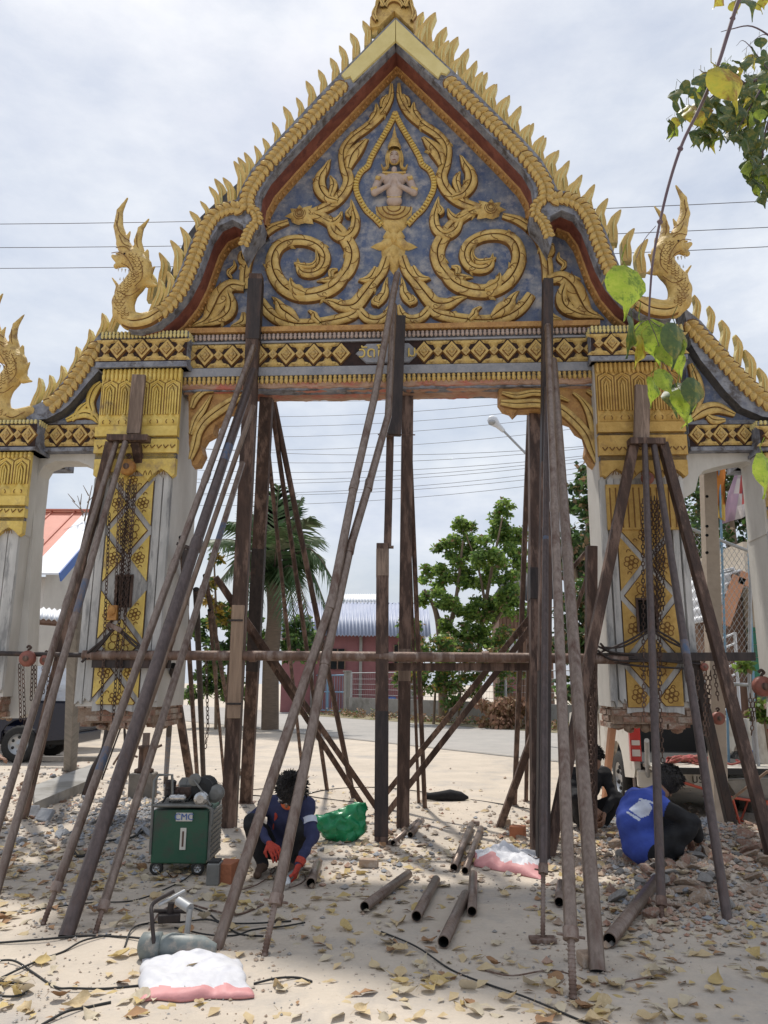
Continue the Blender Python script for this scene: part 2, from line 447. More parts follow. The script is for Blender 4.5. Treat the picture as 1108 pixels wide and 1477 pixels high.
# ---------------- pediment panel
pd = .22
base_px = [(570, 84), (520, 140), (440, 228), (375, 300), (345, 352), (322, 330), (296, 385), (262, 440), (215, 474), (222, 479)]
Lp = [GL(x, y, pd) for x, y in base_px]; Rp = mirror(Lp[1:], pd)[::-1]
zb = GL(569, 481, pd)[1]
poly = Lp + [(Lp[-1][0], zb), (Rp[0][0], zb)] + Rp
mb = MB(); mb.plate(poly, pd, pd + .26, 0, side_m=1, back=True)
panel = mb.build('pediment_panel', ['blue_plaster', 'dark_roof'], gate)

def scroll(zpts, ws, h=.055, name='scroll_ornament', both=True, gm='gold'):
    pts = [GL(*z2(*p), pd) for p in zpts]; ws = [w * 1.28 / 3.358 * PX for w in ws]
    for q_ in range(2 if both else 1):
        mb = MB(); pp = mirror(pts, pd) if q_ else pts; vine(mb, pp, ws, pd, h)
        sp = spline([(a[0], a[1], w) for a, w in zip(pp, ws)], 10); acc = 0; k_ = q_
        for i in range(1, len(sp) - 1):                     # dark tubes laid along the band as shaded notches and curls
            acc += math.hypot(*(sp[i][:2] - sp[i - 1][:2]))
            if acc > .13 and sp[i][2] > .035:
                acc = rng.uniform(-.03, .02); k_ += 1; t = sp[i + 1][:2] - sp[i - 1][:2]; t = t / (np.hypot(*t) + 1e-9); n_ = np.array((-t[1], t[0])) * (1 if k_ % 2 else -1); w_ = sp[i][2]; c = sp[i][:2]
                cur = [c + n_ * w_ * f + t * w_ * g for f, g in ((.12, .5), (.45, .35), (.72, .0), (.80, -.40), (1.0, -.62))]
                mb.tube([(a[0], pd - h * z_, a[1]) for a, z_ in zip(cur, (1.0, 1.02, .99, .86, .62))], .0048, 4, 1, cap=False)
                if k_ % 3 == 0:
                    c2 = c + n_ * w_ * .50 - t * w_ * .25; mb.tube([(c2[0] + w_ * r2 * math.cos(a_), pd - h * 1.01, c2[1] + w_ * r2 * math.sin(a_)) for a_, r2 in ((0, .30), (1, .28), (2, .24), (3, .20), (4, .15), (5, .10))], .0042, 4, 1, cap=False)
                    e = c + n_ * w_ * 1.25 + t * w_ * .1; dome(mb, [tuple(c + n_ * w_ * .8 - t * w_ * .55), tuple(c + n_ * w_ * .8 + t * w_ * .35), tuple(e + t * w_ * .55)], pd - h * .1, h * .7, 0)
        mb.build(name, [gm, 'line_and_shade', 'line_and_shade'], panel)
def leafw(n, w, tip=0.2): return [w * (tip + (1 - tip) * math.sin(math.pi * (i / (n - 1)) ** .8)) for i in range(n)]
def taper(n, w0, w1): return [w0 + (w1 - w0) * i / (n - 1) for i in range(n)]
# main stems
scroll([(1058, 150), (1052, 215), (1010, 290), (940, 355), (868, 410), (828, 470), (832, 545), (850, 610), (828, 670), (775, 725), (700, 762), (600, 792)],
       [8, 16, 22, 24, 24, 25, 26, 27, 28, 28, 26, 20], .06)
scroll([(600, 775), (690, 782), (760, 815), (815, 868), (862, 945), (862, 1010), (830, 1070), (775, 1092), (695, 1100)], [20, 26, 28, 32, 34, 34, 32, 22, 2], .065)
scroll([(845, 1050), (790, 1120), (710, 1160), (620, 1168), (545, 1135), (498, 1075), (482, 1005), (508, 940), (568, 908), (648, 908), (712, 938), (738, 990), (716, 1045), (665, 1066), (618, 1050), (604, 988)],
       [22, 34, 36, 36, 36, 35, 33, 32, 30, 28, 27, 26, 25, 24, 20, 2], .075)
scroll([(590, 1020), (630, 1030), (676, 1030), (700, 1000), (692, 950)], [4, 14, 16, 10, 2], .09)
scroll([(755, 815), (782, 870), (830, 892), (872, 860), (884, 805), (872, 755), (862, 700)], [14, 24, 26, 24, 22, 16, 1], .075)
scroll([(720, 800), (770, 822), (805, 800), (822, 762)], [10, 22, 16, 1], .08)
scroll([(862, 800), (850, 780), (868, 750)], [6, 16, 4], .1)
scroll([(560, 812), (480, 842), (405, 905), (368, 975), (350, 1060), (348, 1140)], [14, 22, 25, 26, 26, 24], .055)
scroll([(1035, 985), (1010, 1055), (968, 1108), (925, 1165), (880, 1215), (820, 1222), (775, 1205), (725, 1192)], [22, 26, 28, 34, 36, 30, 20, 2], .07)
scroll([(985, 1040), (960, 1085), (930, 1098), (895, 1100)], [14, 22, 16, 1], .085)
scroll([(905, 1235), (860, 1268), (780, 1290), (690, 1305), (600, 1308), (520, 1285), (465, 1248), (425, 1195)], [22, 26, 28, 28, 30, 30, 28, 24], .06)
scroll([(900, 1240), (940, 1280), (990, 1290), (1030, 1268), (1050, 1220)], [20, 24, 25, 22, 8], .065)
scroll([(985, 1225), (1005, 1190), (1025, 1160), (1030, 1120), (1040, 1078)], [10, 24, 20, 12, 1], .08)
scroll([(1000, 1215), (975, 1205), (985, 1180)], [12, 16, 4], .1)
scroll([(610, 1300), (565, 1265), (530, 1240), (510, 1205), (478, 1172)], [12, 34, 32, 16, 1], .085)
scroll([(715, 1305), (690, 1280), (685, 1262), (652, 1243)], [14, 20, 14, 1], .085)
scroll([(645, 1165), (610, 1150), (580, 1130), (572, 1080)], [10, 30, 22, 1], .09)
scroll([(800, 720), (745, 700), (712, 650), (715, 600), (740, 560), (765, 508)], [14, 26, 32, 26, 18, 1], .08)
scroll([(765, 700), (780, 640), (762, 600)], [12, 20, 4], .095)
scroll([(850, 560), (868, 500), (905, 455), (948, 412)], [14, 34, 26, 1], .08)
scroll([(950, 345), (978, 310), (988, 280), (982, 240)], [10, 24, 16, 1], .08)
scroll([(1010, 270), (1020, 235), (1042, 205)], [8, 18, 2], .08)
scroll([(770, 1090), (770, 1060), (800, 1052)], [10, 16, 4], .1)
scroll([(350, 1130), (285, 1122), (235, 1165), (205, 1225), (165, 1290), (88, 1322)], [22, 34, 44, 44, 28, 2], .07)
scroll([(268, 1150), (285, 1210), (268, 1262), (205, 1300), (130, 1318)], [14, 26, 30, 20, 2], .08)
scroll([(345, 1255), (340, 1300), (280, 1322)], [10, 24, 2], .07)
scroll([(372, 1010), (345, 1000), (340, 970), (372, 965)], [18, 26, 18, 4], .08)
scroll([(290, 1090), (272, 1060), (300, 1030), (298, 1000)], [4, 12, 10, 2], .06)
# kranok flower heads
for (fx, fy) in ((618, 788),):
    for sgn in (0, 1):
        mb = MB()
        cx, cz = GL(*z2(fx, fy), pd)
        pts = []
        for a, r_ in ((180, 88), (160, 52), (140, 76), (118, 50), (95, 72), (75, 50), (45, 92), (20, 55), (-10, 66), (-35, 92), (-60, 52), (-100, 56), (-140, 60), (-165, 55)):
            pts.append((cx + math.cos(R(a)) * r_ / 3.358 * PX, cz + math.sin(R(a)) * r_ / 3.358 * PX))
        c2 = (cx, cz)
        if sgn: pts = mirror(pts, pd); c2 = mirror([(cx, cz)], pd)[0]
        dome(mb, pts, pd - .045, .07, 0)
        for q in range(3):
            rr = (34 - q * 10) / 3.358 * PX
            ring = [(c2[0] + rr * math.cos(a * .52), pd - .10 - q * .012, c2[1] + rr * math.sin(a * .52)) for a in range(13)]
            mb.tube(ring, .005, 5, 1, cap=False)
        mb.build('kranok_flower', ['gold', 'line_and_shade'], panel)

# ---------------- teardrop niche with the praying figure
def zz(p): return (p[0] / 6.155 + 480, p[1] / 6.155 + 160)
ring_z = [(560, 20), (520, 110), (462, 215), (395, 330), (340, 430), (312, 500), (250, 555), (212, 640), (212, 720), (245, 800), (300, 890), (375, 960), (440, 1030)]
pts = [GL(*zz(p), pd) for p in ring_z]
ring = [Vector((p[0], p[1], 0)) for p in spline(pts, 8)]
m_link = MB(); m_link.ell((0, 0, 0), (.016, .022, .034), 6, 4); link_me = m_link.mesh('frame_bead', ['gold_bright'])
for side in (0, 1):
    pp = pts if side == 0 else mirror(pts, pd)
    sp = spline(pp, 10)
    mb = MB(); vine(mb, pp, [.04] * len(pp), pd, .035, n=8); fr = mb.build('niche_frame', GOLD3, panel)
    acc = 0; last = sp[0]; 
    for i in range(1, len(sp)):
        acc += math.hypot(*(sp[i] - last)); 
        if acc > .034:
            acc = 0; ang = math.atan2(*(sp[i] - last)[::-1])
            inst(link_me, 'frame_bead', fr, (sp[i][0], pd - .04, sp[i][1]), (0, -ang, 0))
        last = sp[i]
# lotus base of the niche: stacked petals
mb = MB()
def zd(poly, y, h, m=0):
    p = [GL(*zz(q), pd) for q in poly]; dome(mb, p, y, h, m)
for (cx_, ty, by, hw) in ((545, 855, 1010, 165), (545, 960, 1100, 120), (545, 1010, 1150, 62), (545, 1090, 1200, 45)):
    zd([(cx_ - hw, ty), (cx_ - hw * .95, ty + (by - ty) * .45), (cx_ - hw * .5, by - (by - ty) * .15), (cx_, by), (cx_ + hw * .5, by - (by - ty) * .15), (cx_ + hw * .95, ty + (by - ty) * .45), (cx_ + hw, ty), (cx_, ty - 20)], pd, .08)
zd([(430, 1240), (440, 1320), (500, 1400), (540, 1455), (580, 1400), (635, 1320), (645, 1240), (590, 1200), (540, 1170), (480, 1200)], pd, .07)
zd([(490, 1260), (540, 1345), (590, 1260), (540, 1205)], pd - .05, .06)
for s_ in (-1, 1):
    zd([(545, 1130), (545 + s_ * 90, 1140), (545 + s_ * 130, 1185), (545 + s_ * 210, 1215), (545 + s_ * 130, 1245), (545 + s_ * 50, 1235), (545, 1190)], pd - .01, .07)
    zd([(545 + s_ * 60, 1060), (545 + s_ * 100, 1130), (545 + s_ * 40, 1190), (545, 1130)], pd - .02, .06)
for r_ in (150, 100, 60):
    ar = [GL(*zz((545 + r_ * math.cos(a), 880 + r_ * .75 * math.sin(a))), pd) for a in [math.pi * k / 10 for k in range(11)]]
    mb.tube([(p[0], pd - .075, p[1]) for p in ar], .008, 5, 1, cap=False)
mb.build('lotus_base', ['gold', 'line_and_shade'], panel)
# praying celestial figure, one continuous relief body
def fp(x, y, dd): p = GL(*zz((x, y)), pd); return (p[0], pd - dd, p[1])
u = PX / 6.155
fig = [('e', fp(548, 640, .04), (112 * u, .085, 85 * u), None, 0), ('e', fp(548, 730, .04), (85 * u, .075, 100 * u), None, 0), ('e', fp(548, 815, .03), (80 * u, .07, 60 * u), None, 0), ('c', fp(440, 610, .03), fp(656, 610, .03), 42 * u, 42 * u, 0),
       ('c', fp(548, 590, .03), fp(548, 540, .05), 30 * u, 28 * u, 0), ('e', fp(550, 445, .075), (50 * u, .055, 72 * u), None, 0),
       ('c', fp(550, 520, .11), fp(550, 465, .115), 5 * u, 10 * u, 0),
       ('c', fp(420, 610, .03), fp(372, 735, .05), 42 * u, 38 * u, 0), ('c', fp(372, 755, .055), fp(500, 715, .12), 33 * u, 22 * u, 0), ('c', fp(500, 715, .12), fp(538, 630, .12), 20 * u, 9 * u, 0),
       ('c', fp(676, 610, .03), fp(724, 735, .05), 42 * u, 38 * u, 0), ('c', fp(724, 755, .055), fp(596, 715, .12), 33 * u, 22 * u, 0), ('c', fp(596, 715, .12), fp(560, 630, .12), 20 * u, 9 * u, 0)]
fg = sdf_obj('praying_figure', fig, .009, ['figure_pink'], panel, k=.02)
mb = MB()
mb.ell(fp(550, 430, .045), (80 * u, .06, 95 * u), 12, 8); c = fp(550, 360, .07); mb.lathe(c, [(62 * u, -25 * u), (70 * u, 10 * u), (55 * u, 50 * u), (40 * u, 70 * u), (44 * u, 90 * u), (24 * u, 120 * u), (20 * u, 160 * u), (9 * u, 210 * u), (1 * u, 262 * u)], 12)
for q in (0, 50, 88, 118): mb.lathe((c[0], c[1], c[2] + q * u), [(62 * u * (1 - q / 190), -6 * u), (72 * u * (1 - q / 190), 0), (62 * u * (1 - q / 190), 6 * u)], 12)
mb.build('crown', ['gold'], panel)
mb = MB()
for s_ in (-1, 1):
    vine(mb, [GL(*zz(q), pd) for q in ((550 + s_ * 58, 390), (550 + s_ * 66, 450), (550 + s_ * 62, 520), (550 + s_ * 95, 545), (550 + s_ * 118, 500))], [10 * u, 20 * u, 16 * u, 12 * u, 2 * u], pd - .04, .05)
    for (a, b, w_) in (((548 + s_ * 158, 628), (548 + s_ * 120, 640), 24), ((548 + s_ * 205, 735), (548 + s_ * 150, 720), 20)):
        p, q = fp(*a, .075), fp(*b, .085); mb.tube([p, q], w_ * u, 8, 0)
for k_, (yy, hw) in enumerate(((575, 100), (600, 85), (640, 92), (680, 70), (740, 55), (790, 60))):
    mb.tube([fp(548 + hw * c_, yy + 18 * (1 - c_ * c_), .095 - .03 * c_ * c_) for c_ in (-1, -.6, -.2, .2, .6, 1)], (12 if k_ < 2 else 7) * u, 6, 0)
mb.m = [0] * len(mb.m); mb.build('necklace', GOLD3, panel)
mb = MB()
for s_ in (-1, 1):
    mb.tube([fp(550 + s_ * 9, 436, .126), fp(550 + s_ * 22, 428, .125), fp(550 + s_ * 36, 434, .113)], 2.6 * u, 5, 0)
    mb.tube([fp(550 + s_ * 12, 447, .127), fp(550 + s_ * 24, 444, .125), fp(550 + s_ * 34, 447, .115)], 3.5 * u, 5, 0)
mb.tube([fp(536, 492, .126), fp(550, 489, .131), fp(564, 492, .126)], 3.5 * u, 5, 1)
mb.tube([fp(550, 440, .130), fp(550, 468, .138)], 5 * u, 6, 2)
mb.build('face', ['line_and_shade', 'red_soffit', 'figure_pink'], panel)

# ---------------- bargeboards
bd = -.25
inner = [(569.5, 64), (520, 116), (470, 168), (420, 222), (388, 258), (376, 280), (373, 300), (378, 316), (375, 330), (362, 345), (350, 368), (345, 352), (352, 338), (349, 325), (335, 318), (318, 326), (305, 345), (296, 370), (286, 398), (272, 425), (252, 450), (228, 470), (200, 478)]
outer = [(184, 476), (205, 460), (228, 442), (246, 418), (260, 385), (273, 350), (287, 323), (305, 303), (325, 291), (340, 287), (346, 272), (362, 243), (390, 210), (430, 168), (468, 127), (498, 97), (569.5, 24)]
mb_braid = MB()
for s_ in (-1, 1):
    for (o, hh) in ((0, .045), (.018, .06)):
        dome(mb_braid, [(-.045 + o, 0), (-.02 + o, s_ * .06), (.03 + o, s_ * .085), (.062, s_ * .07), (.062, s_ * .03), (.035, 0)], 0, hh - .01, 0, c=(.015 + o, s_ * .042))
    mb_braid.tube([(-.045, -.012, s_ * .012), (-.015, -.018, s_ * .06), (.035, -.012, s_ * .084)], .007, 4, 1, cap=False)
braid_me = mb_braid.mesh('braid_link', ['gold', 'line_and_shade'])
def lay_braid(parent, pts, y, step=.072, sc=1.0):
    sp = spline(pts, 12); acc = step; last = sp[0]
    for i in range(1, len(sp)):
        acc += math.hypot(*(sp[i] - last))
        if acc >= step:
            acc = 0; t = sp[min(i + 1, len(sp) - 1)] - sp[i - 1]; a = math.atan2(t[1], t[0])
            inst(braid_me, 'braid_link', parent, (sp[i][0], y, sp[i][1]), (0, -a, 0), (sc * rng.uniform(1.0, 1.16), sc * rng.uniform(.95, 1.15), sc * 1.17))
        last = sp[i]
flame_pts = [(-.056, 0), (.054, 0), (.060, .11), (.050, .175), (.060, .225), (.082, .265), (.104, .315), (.098, .340), (.070, .338), (.020, .305), (-.030, .262), (-.060, .205), (-.064, .14), (-.058, .07)]
def flame_mesh(flip):
    mb = MB(); P = [((-x if flip else x), z) for x, z in flame_pts]
    mb.plate(P, -.035, .045, 0, inset=.010, side_m=1, back=True)
    q = [((-x if flip else x), z) for x, z in ((0, .03), (0.0, .13), (.005, .2), (.03, .26))]
    mb.tube([(a, -.037, b) for a, b in q], [.004, .012, .012, .003], 5, 2)
    return mb.mesh('crest_flame', ['gold', 'gold_pale', 'gold_pale'])
FL = {0: flame_mesh(False), 1: flame_mesh(True)}
def flame(parent, tip, base, d, flip, wide=1.0):
    """a crest horn whose base and tip are measured on the plane y = d"""
    b = GL(*base, d); t = GL(*tip, d); dx, dz = t[0] - b[0], t[1] - b[1]; L_ = math.hypot(dx, dz)
    lx = -.086 if flip else .086
    a0 = math.atan2(.335, lx); a1 = math.atan2(dz, dx); s_ = L_ / math.hypot(.086, .335)
    inst(FL[flip], 'crest_flame', parent, (b[0], d, b[1]), (rng.uniform(-.05, .05), -(a1 - a0), 0), (s_ * .80 * wide * rng.uniform(.9, 1.1), s_, s_ * 1.17 * rng.uniform(.95, 1.05)))
boards = []
for side in (0, 1):
    I = [GL(x, y, bd) for x, y in inner]; O = [GL(x, y, bd) for x, y in outer]
    if side: I, O = mirror(I, bd), mirror(O, bd)
    xc_ = GL(AX, 330, bd)[0]; I[0] = (xc_, I[0][1]); O[-1] = (xc_, O[-1][1])
    mb = MB(); mb.plate(I + O, bd, bd + .12, 0, side_m=0, inset=.012)
    # soffit running back to the panel, with its raised band
    def strip(path, y0, y1, m):
        for a, b in zip(path[:-1], path[1:]):
            mb.add([(a[0], y0, a[1]), (b[0], y0, b[1]), (b[0], y1, b[1]), (a[0], y1, a[1])], [(0, 1, 2, 3)], m)
    strip(I[:8], bd + .12, pd + .01, 1); strip(I[7:12], bd + .12, bd + .3, 0); strip(I[11:], bd + .12, pd + .01, 1)
    strip(O, bd + .12, pd + .9, 2)
    bo = mb.build('bargeboard', ['grey_edge', 'red_soffit', 'dark_roof'], gate); boards.append(bo)
    # carved band where soffit meets panel
    mb = MB()
    for seg in (inner[:8], inner[14:22]):
        mb = MB()
        Q = [GL(x, y, bd) for x, y in seg]
        if side: Q = mirror(Q, bd)
        for a, b in zip(Q[:-1], Q[1:]):
            dx, dz = b[0] - a[0], b[1] - a[1]; L_ = math.hypot(dx, dz); nx_, nz_ = dz / L_, -dx / L_
            if side == 0: nx_, nz_ = (nx_, nz_) if nz_ < 0 else (-nx_, -nz_)
            else: nx_, nz_ = (nx_, nz_) if nz_ < 0 else (-nx_, -nz_)
            for (e0, y0, e1, y1, m_) in ((0.0, pd - .13, .018, pd - .12, 0), (.018, pd - .12, .035, pd - .002, 0)):
                mb.add([(a[0] + nx_ * e0, y0, a[1] + nz_ * e0), (b[0] + nx_ * e0, y0, b[1] + nz_ * e0), (b[0] + nx_ * e1, y1, b[1] + nz_ * e1), (a[0] + nx_ * e1, y1, a[1] + nz_ * e1)], [(0, 1, 2, 3)], m_)
            k_ = max(1, int(L_ / .075))
            for j in range(k_):
                t = (j + .5) / k_
                mb.ell((a[0] + dx * t + nx_ * .03, pd - .06, a[1] + dz * t + nz_ * .03), (.020, .035, .020), 6, 4)
        mb.build('carved_band', ['band_gold'], bo, kind='stuff')
    # plain yellow apex plate
    ap = [(569.5, 27), (492, 107), (497, 113), (505, 110), (509, 117), (569.5, 59)]
    A_ = [GL(x, y, bd - .03) for x, y in ap]
    if side: A_ = mirror(A_, bd - .03)
    xc_ = GL(AX, 330, bd - .03)[0]; A_[0] = (xc_, A_[0][1]); A_[-1] = (xc_, A_[-1][1])
    mb = MB(); mb.plate(A_, bd - .028, bd, 0, inset=.008); mb.build('apex_plate', ['gold_pale'], bo)
    br1 = [(498, 120), (460, 160), (420, 201), (388, 237), (366, 266), (357, 286), (357, 302)]
    br2 = [(349, 302), (332, 301), (312, 310), (297, 330), (285, 362), (272, 395), (258, 424), (240, 445), (226, 455)]
    kn = [(360, 300), (369, 308), (371, 320), (360, 333), (353, 350)]
    for pts_, sc in ((br1, 1.0), (br2, .98), (kn, .72)):
        Q = [GL(x, y, bd) for x, y in pts_]
        if side: Q = mirror(Q, bd)
        lay_braid(bo, Q, bd - .004, .066 * sc, sc)
    mb = MB(); Q = [GL(x, y, bd) for x, y in ((232, 452), (215, 462), (195, 466), (180, 463))]
    if side: Q = mirror(Q, bd)
    vine(mb, Q, [.075, .085, .085, .07], bd, .07); mb.build('tail_scroll', ['gold', 'line_and_shade', 'line_and_shade'], bo)
# crest horns, front row
tipsL = [(545, 18, 549, 40), (536, 27, 540, 50), (522, 38, 530, 66), (504, 55, 513, 84), (488, 74, 497, 102), (475, 89, 483, 118), (457, 108, 466, 138), (440, 126, 449, 158), (426, 148, 434, 176), (408, 163, 417, 196), (391, 183, 400, 213), (378, 205, 385, 233), (365, 217, 372, 252), (351, 229, 359, 266), (336, 244, 349, 288), (321, 263, 335, 296), (302, 279, 317, 305), (289, 297, 303, 318), (275, 312, 290, 338), (259, 337, 272, 370), (245, 354, 258, 398), (241, 398, 240, 438), (227, 412, 220, 450)]
for (a, b, c_, d_) in tipsL: flame(boards[0], (a, b), (c_, d_ + 3), bd + .06, 1)
tipsR = [(614, 44, 603, 78), (628, 66, 618, 100), (648, 66, 636, 98), (664, 89, 652, 118), (679, 107, 668, 134), (697, 115, 683, 148), (713, 130, 700, 164), (731, 150, 717, 182), (748, 168, 733, 200), (765, 186, 750, 220), (784, 207, 768, 240), (801, 226, 784, 256), (817, 247, 802, 280), (834, 268, 818, 300), (852, 284, 838, 318), (868, 310, 853, 345), (878, 335, 868, 378), (887, 365, 876, 404)]
for (a, b, c_, d_) in tipsR: flame(boards[1], (a, b), (c_, d_ + 3), bd + .06, 0, 1.15)
# rear roof tier: taller board with its own row of horns
rd = .40
rear_px = [(205, 466), (222, 440), (238, 412), (254, 375), (268, 342), (290, 312), (320, 284), (345, 262), (372, 232), (412, 188), (455, 142), (500, 96), (545, 52), (580, 38), (612, 62), (650, 108), (700, 162), (745, 210), (790, 258), (830, 300), (862, 335), (885, 372), (903, 405), (930, 430)]
mb = MB(); T = [GL(x, y, rd) for x, y in rear_px]; B = [(x * .93 + .02, z - .30) for x, z in T][::-1]
mb.plate(T + B, rd, rd + .5, 0, back=True)
rear = mb.build('rear_bargeboard', ['dark_roof'], gate)
for (a, b, c_, d_) in [(612, 24, 602, 52), (629, 30, 616, 66), (645, 47, 634, 80), (662, 62, 648, 96), (678, 80, 668, 112), (690, 98, 682, 128), (704, 113, 697, 142), (719, 128, 712, 158), (737, 144, 729, 176), (752, 163, 744, 194), (771, 186, 762, 216), (789, 205, 780, 238), (806, 223, 797, 254), (822, 242, 814, 274), (841, 259, 832, 292), (859, 277, 850, 312), (876, 294, 868, 330), (896, 312, 884, 346), (915, 336, 904, 372), (934, 355, 925, 390)]:
    flame(rear, (a, b), (c_, d_ + 8), rd + .05, 0, 1.1)
for (a, b, c_, d_) in [(230, 372, 234, 406), (259, 337, 268, 368), (310, 268, 322, 300), (343, 236, 354, 268), (212, 398, 217, 430)]:
    flame(rear, (a, b), (c_, d_ + 6), rd + .05, 1)
# apex finial
mb = MB(); fd = bd + .02
fin = [(533, 44), (532, 28), (539, 16), (541, 4), (548, -8), (552, -30), (560, -60), (569, -95), (578, -60), (586, -30), (592, -8), (598, 4), (601, 18), (600, 34), (597, 46), (590, 42), (569, 20), (548, 42)]
mb.plate([GL(x, y, fd) for x, y in fin], fd - .03, fd + .12, 0, inset=.02, back=True)
for r_ in (26, 19, 12):
    pts = [(569 + r_ * math.cos(a), 16 - r_ * .95 * math.sin(a)) for a in [math.pi * k / 8 for k in range(9)]]
    vine(mb, [GL(x, y, fd) for x, y in pts], [.018 + .016 * math.sin(math.pi * k / 8) for k in range(9)], fd - .028, .045, n=4)
for s_ in (-1, 1):
    for (x0, y0) in ((14, 2), (9, -14), (25, 22), (5, -32)):
        vine(mb, [GL(569 + s_ * x0, y0 + 14, fd), GL(569 + s_ * (x0 + 4), y0 + 4, fd), GL(569 + s_ * (x0 + 1), y0 - 6, fd), GL(569 + s_ * (x0 - 3), y0 - 14, fd)], [.02, .035, .022, .003], fd - .03, .055, n=4)
mb.build('apex_finial', ['gold', 'line_and_shade', 'line_and_shade'], gate)

# ---------------- friezes and bead rows
def bead_row(mb, x0, x1, z, h, y, step=.05, m=0):
    n = max(1, int(round((x1 - x0) / step))); s_ = (x1 - x0) / n
    for i in range(n):
        x = x0 + s_ * (i + .5)
        mb.lathe((x, y, z), [(.004, -h * .5), (s_ * .42, -h * .28), (s_ * .46, 0), (s_ * .30, h * .15), (s_ * .42, h * .3), (s_ * .30, h * .5)], 6, m)
dm = MB()
dm.plate([(-.095, 0), (0, -.115), (.095, 0), (0, .115)], -.028, 0, 0, inset=.012, side_m=1)
dm.plate([(-.055, 0), (0, -.068), (.055, 0), (0, .068)], -.044, -.028, 0, inset=.010, side_m=1)
dm.ell((0, -.046, 0), (.020, .018, .022), 8, 5)
for a in range(4): dm.ell((.032 * math.cos(a * 1.571), -.044, .036 * math.sin(a * 1.571)), (.012, .010, .012), 6, 4)
DIA = dm.mesh('frieze_diamond', ['gold', 'line_and_shade'])
fm = MB()
for s_ in (-1, 1):
    dome(fm, [(-.115, s_ * .118), (-.09, s_ * .085), (-.045, s_ * .075), (-.02, s_ * .03), (.02, s_ * .03), (.045, s_ * .075), (.09, s_ * .085), (.115, s_ * .118)], 0, .03)
    for q in (-1, 1): fm.ell((q * .062, -.022, s_ * .096), (.022, .014, .014), 6, 4)
fm.plate([(-.055, 0), (0, -.062), (.055, 0), (0, .062)], -.04, 0, 0, inset=.012, side_m=1)
fm.ell((0, -.042, 0), (.014, .014, .015), 6, 4)
FLO = fm.mesh('frieze_flower', ['gold', 'line_and_shade'])
def frieze(parent, x0, x1, zt, zb, y, start=0, half=.125, skip=(), bright=False):
    H = zt - zb; sc = H / .245; cx = (x0 + x1) / 2; n = max(1, int(round((x1 - x0) / (half * sc)))); s_ = (x1 - x0) / n
    for i in range(n):
        x = x0 + s_ * (i + .5)
        if any(a < x < b for a, b in skip): continue
        inst((DIA, FLO)[(i + start) % 2], ('frieze_diamond', 'frieze_flower')[(i + start) % 2], parent, (x, y, (zt + zb) / 2), None, (s_ / .125 * .98, 1, sc * .96))
by = .10
xl, xr = GL(268, 500, by)[0], GL(866, 500, by)[0]
def zy(py, d=by): return GL(569, py, d)[1]
mb = MB()
def slab(mb, x0, x1, z0, z1, y0, y1, m=0): return mb.box(((x0 + x1) / 2, (y0 + y1) / 2, (z0 + z1) / 2), (x1 - x0, y1 - y0, z1 - z0), None, m)
slab(mb, xl, xr, zy(560), zy(472), by + .002, by + .37, 0)                       # core
slab(mb, xl + .004, xr - .004, zy(528), zy(491), by - .004, by + .002, 1)        # dark ground of the frieze
slab(mb, xl + .002, xr - .002, zy(541), zy(529), by - .05, by + .002, 2)         # blue-grey fillet
slab(mb, xl + .002, xr - .002, zy(478), zy(471), by - .07, by + .12, 3)
slab(mb, xl + .002, xr - .002, zy(492.5), zy(490), by - .03, by + .002, 2)
beam = mb.build('entablature', ['grey_edge', 'black_gap', 'plaque', 'band_gold'], gate)
sk0, sk1 = GL(511, 510, by)[0], GL(606, 510, by)[0]
frieze(beam, xl + .01, xr - .01, zy(491.5), zy(527.5), by - .004, 1, skip=((sk0, sk1),))
mb = MB(); bead_row(mb, xl, xr, zy(484), .075, by - .03, .052); mb.build('bead_moulding', ['figure_pink'], beam, kind='stuff')
mb = MB(); bead_row(mb, xl, xr, zy(547), .10, by - .03, .058); mb.build('lotus_moulding', ['gold'], beam, kind='stuff')
# broken underside
mb = MB(); nx_ = 90; rr = random.Random(3)
zz0 = zy(553)
rows = [(by - .03, zz0 + .02), (by - .015, zz0 - .04), (by + .06, zz0 - .065), (by + .16, zz0 - .05), (by + .19, zz0 - .10), (by + .28, zz0 - .085), (by + .37, zz0 - .06), (by + .37, zz0 + .1)]
vs = [];
for i in range(nx_ + 1):
    x = xl + (xr - xl) * i / nx_
    for j, (y_, z_) in enumerate(rows):
        vs.append((x, y_ + rr.uniform(-.012, .012), z_ + (mn.noise(Vector((x * 3.1, j * 2.2, 0))) * .022 + rr.uniform(-.008, .008)) * (0 if j in (0, 7) else 1)))
q = len(rows)
mb.add(vs, [(i * q + j, i * q + j + 1, (i + 1) * q + j + 1, (i + 1) * q + j) for i in range(nx_) for j in range(q - 1)], 0)
mb.build('broken_soffit', ['broken_render'], beam, label='rough broken brown and red render under the beam')
# name panel in the middle of the frieze
xm0, xm1 = GL(513, 510, by)[0], GL(606, 510, by)[0]; zc = zy(510)
mb = MB(); hz = .125
mb.plate([(xm0, zc), (xm0 + .13, zc - hz), (xm1 - .13, zc - hz), (xm1, zc), (xm1 - .13, zc + hz), (xm0 + .13, zc + hz)], by - .03, by - .004, 0, inset=.01)
np_ = mb.build('name_panel', ['plaque'], beam, label='blue-grey name panel with raised gold Thai letters')
for s_, px in (('วัดโ', 534), ('ม', 594)):
    tm = text_mesh(s_, .19, .010); tm.materials.append(M['gold_bright'])
    x = GL(px, 510, by)[0]
    inst(tm, 'lettering', np_, (x, by - .036, zc - .0), (R(90), 0, 0))

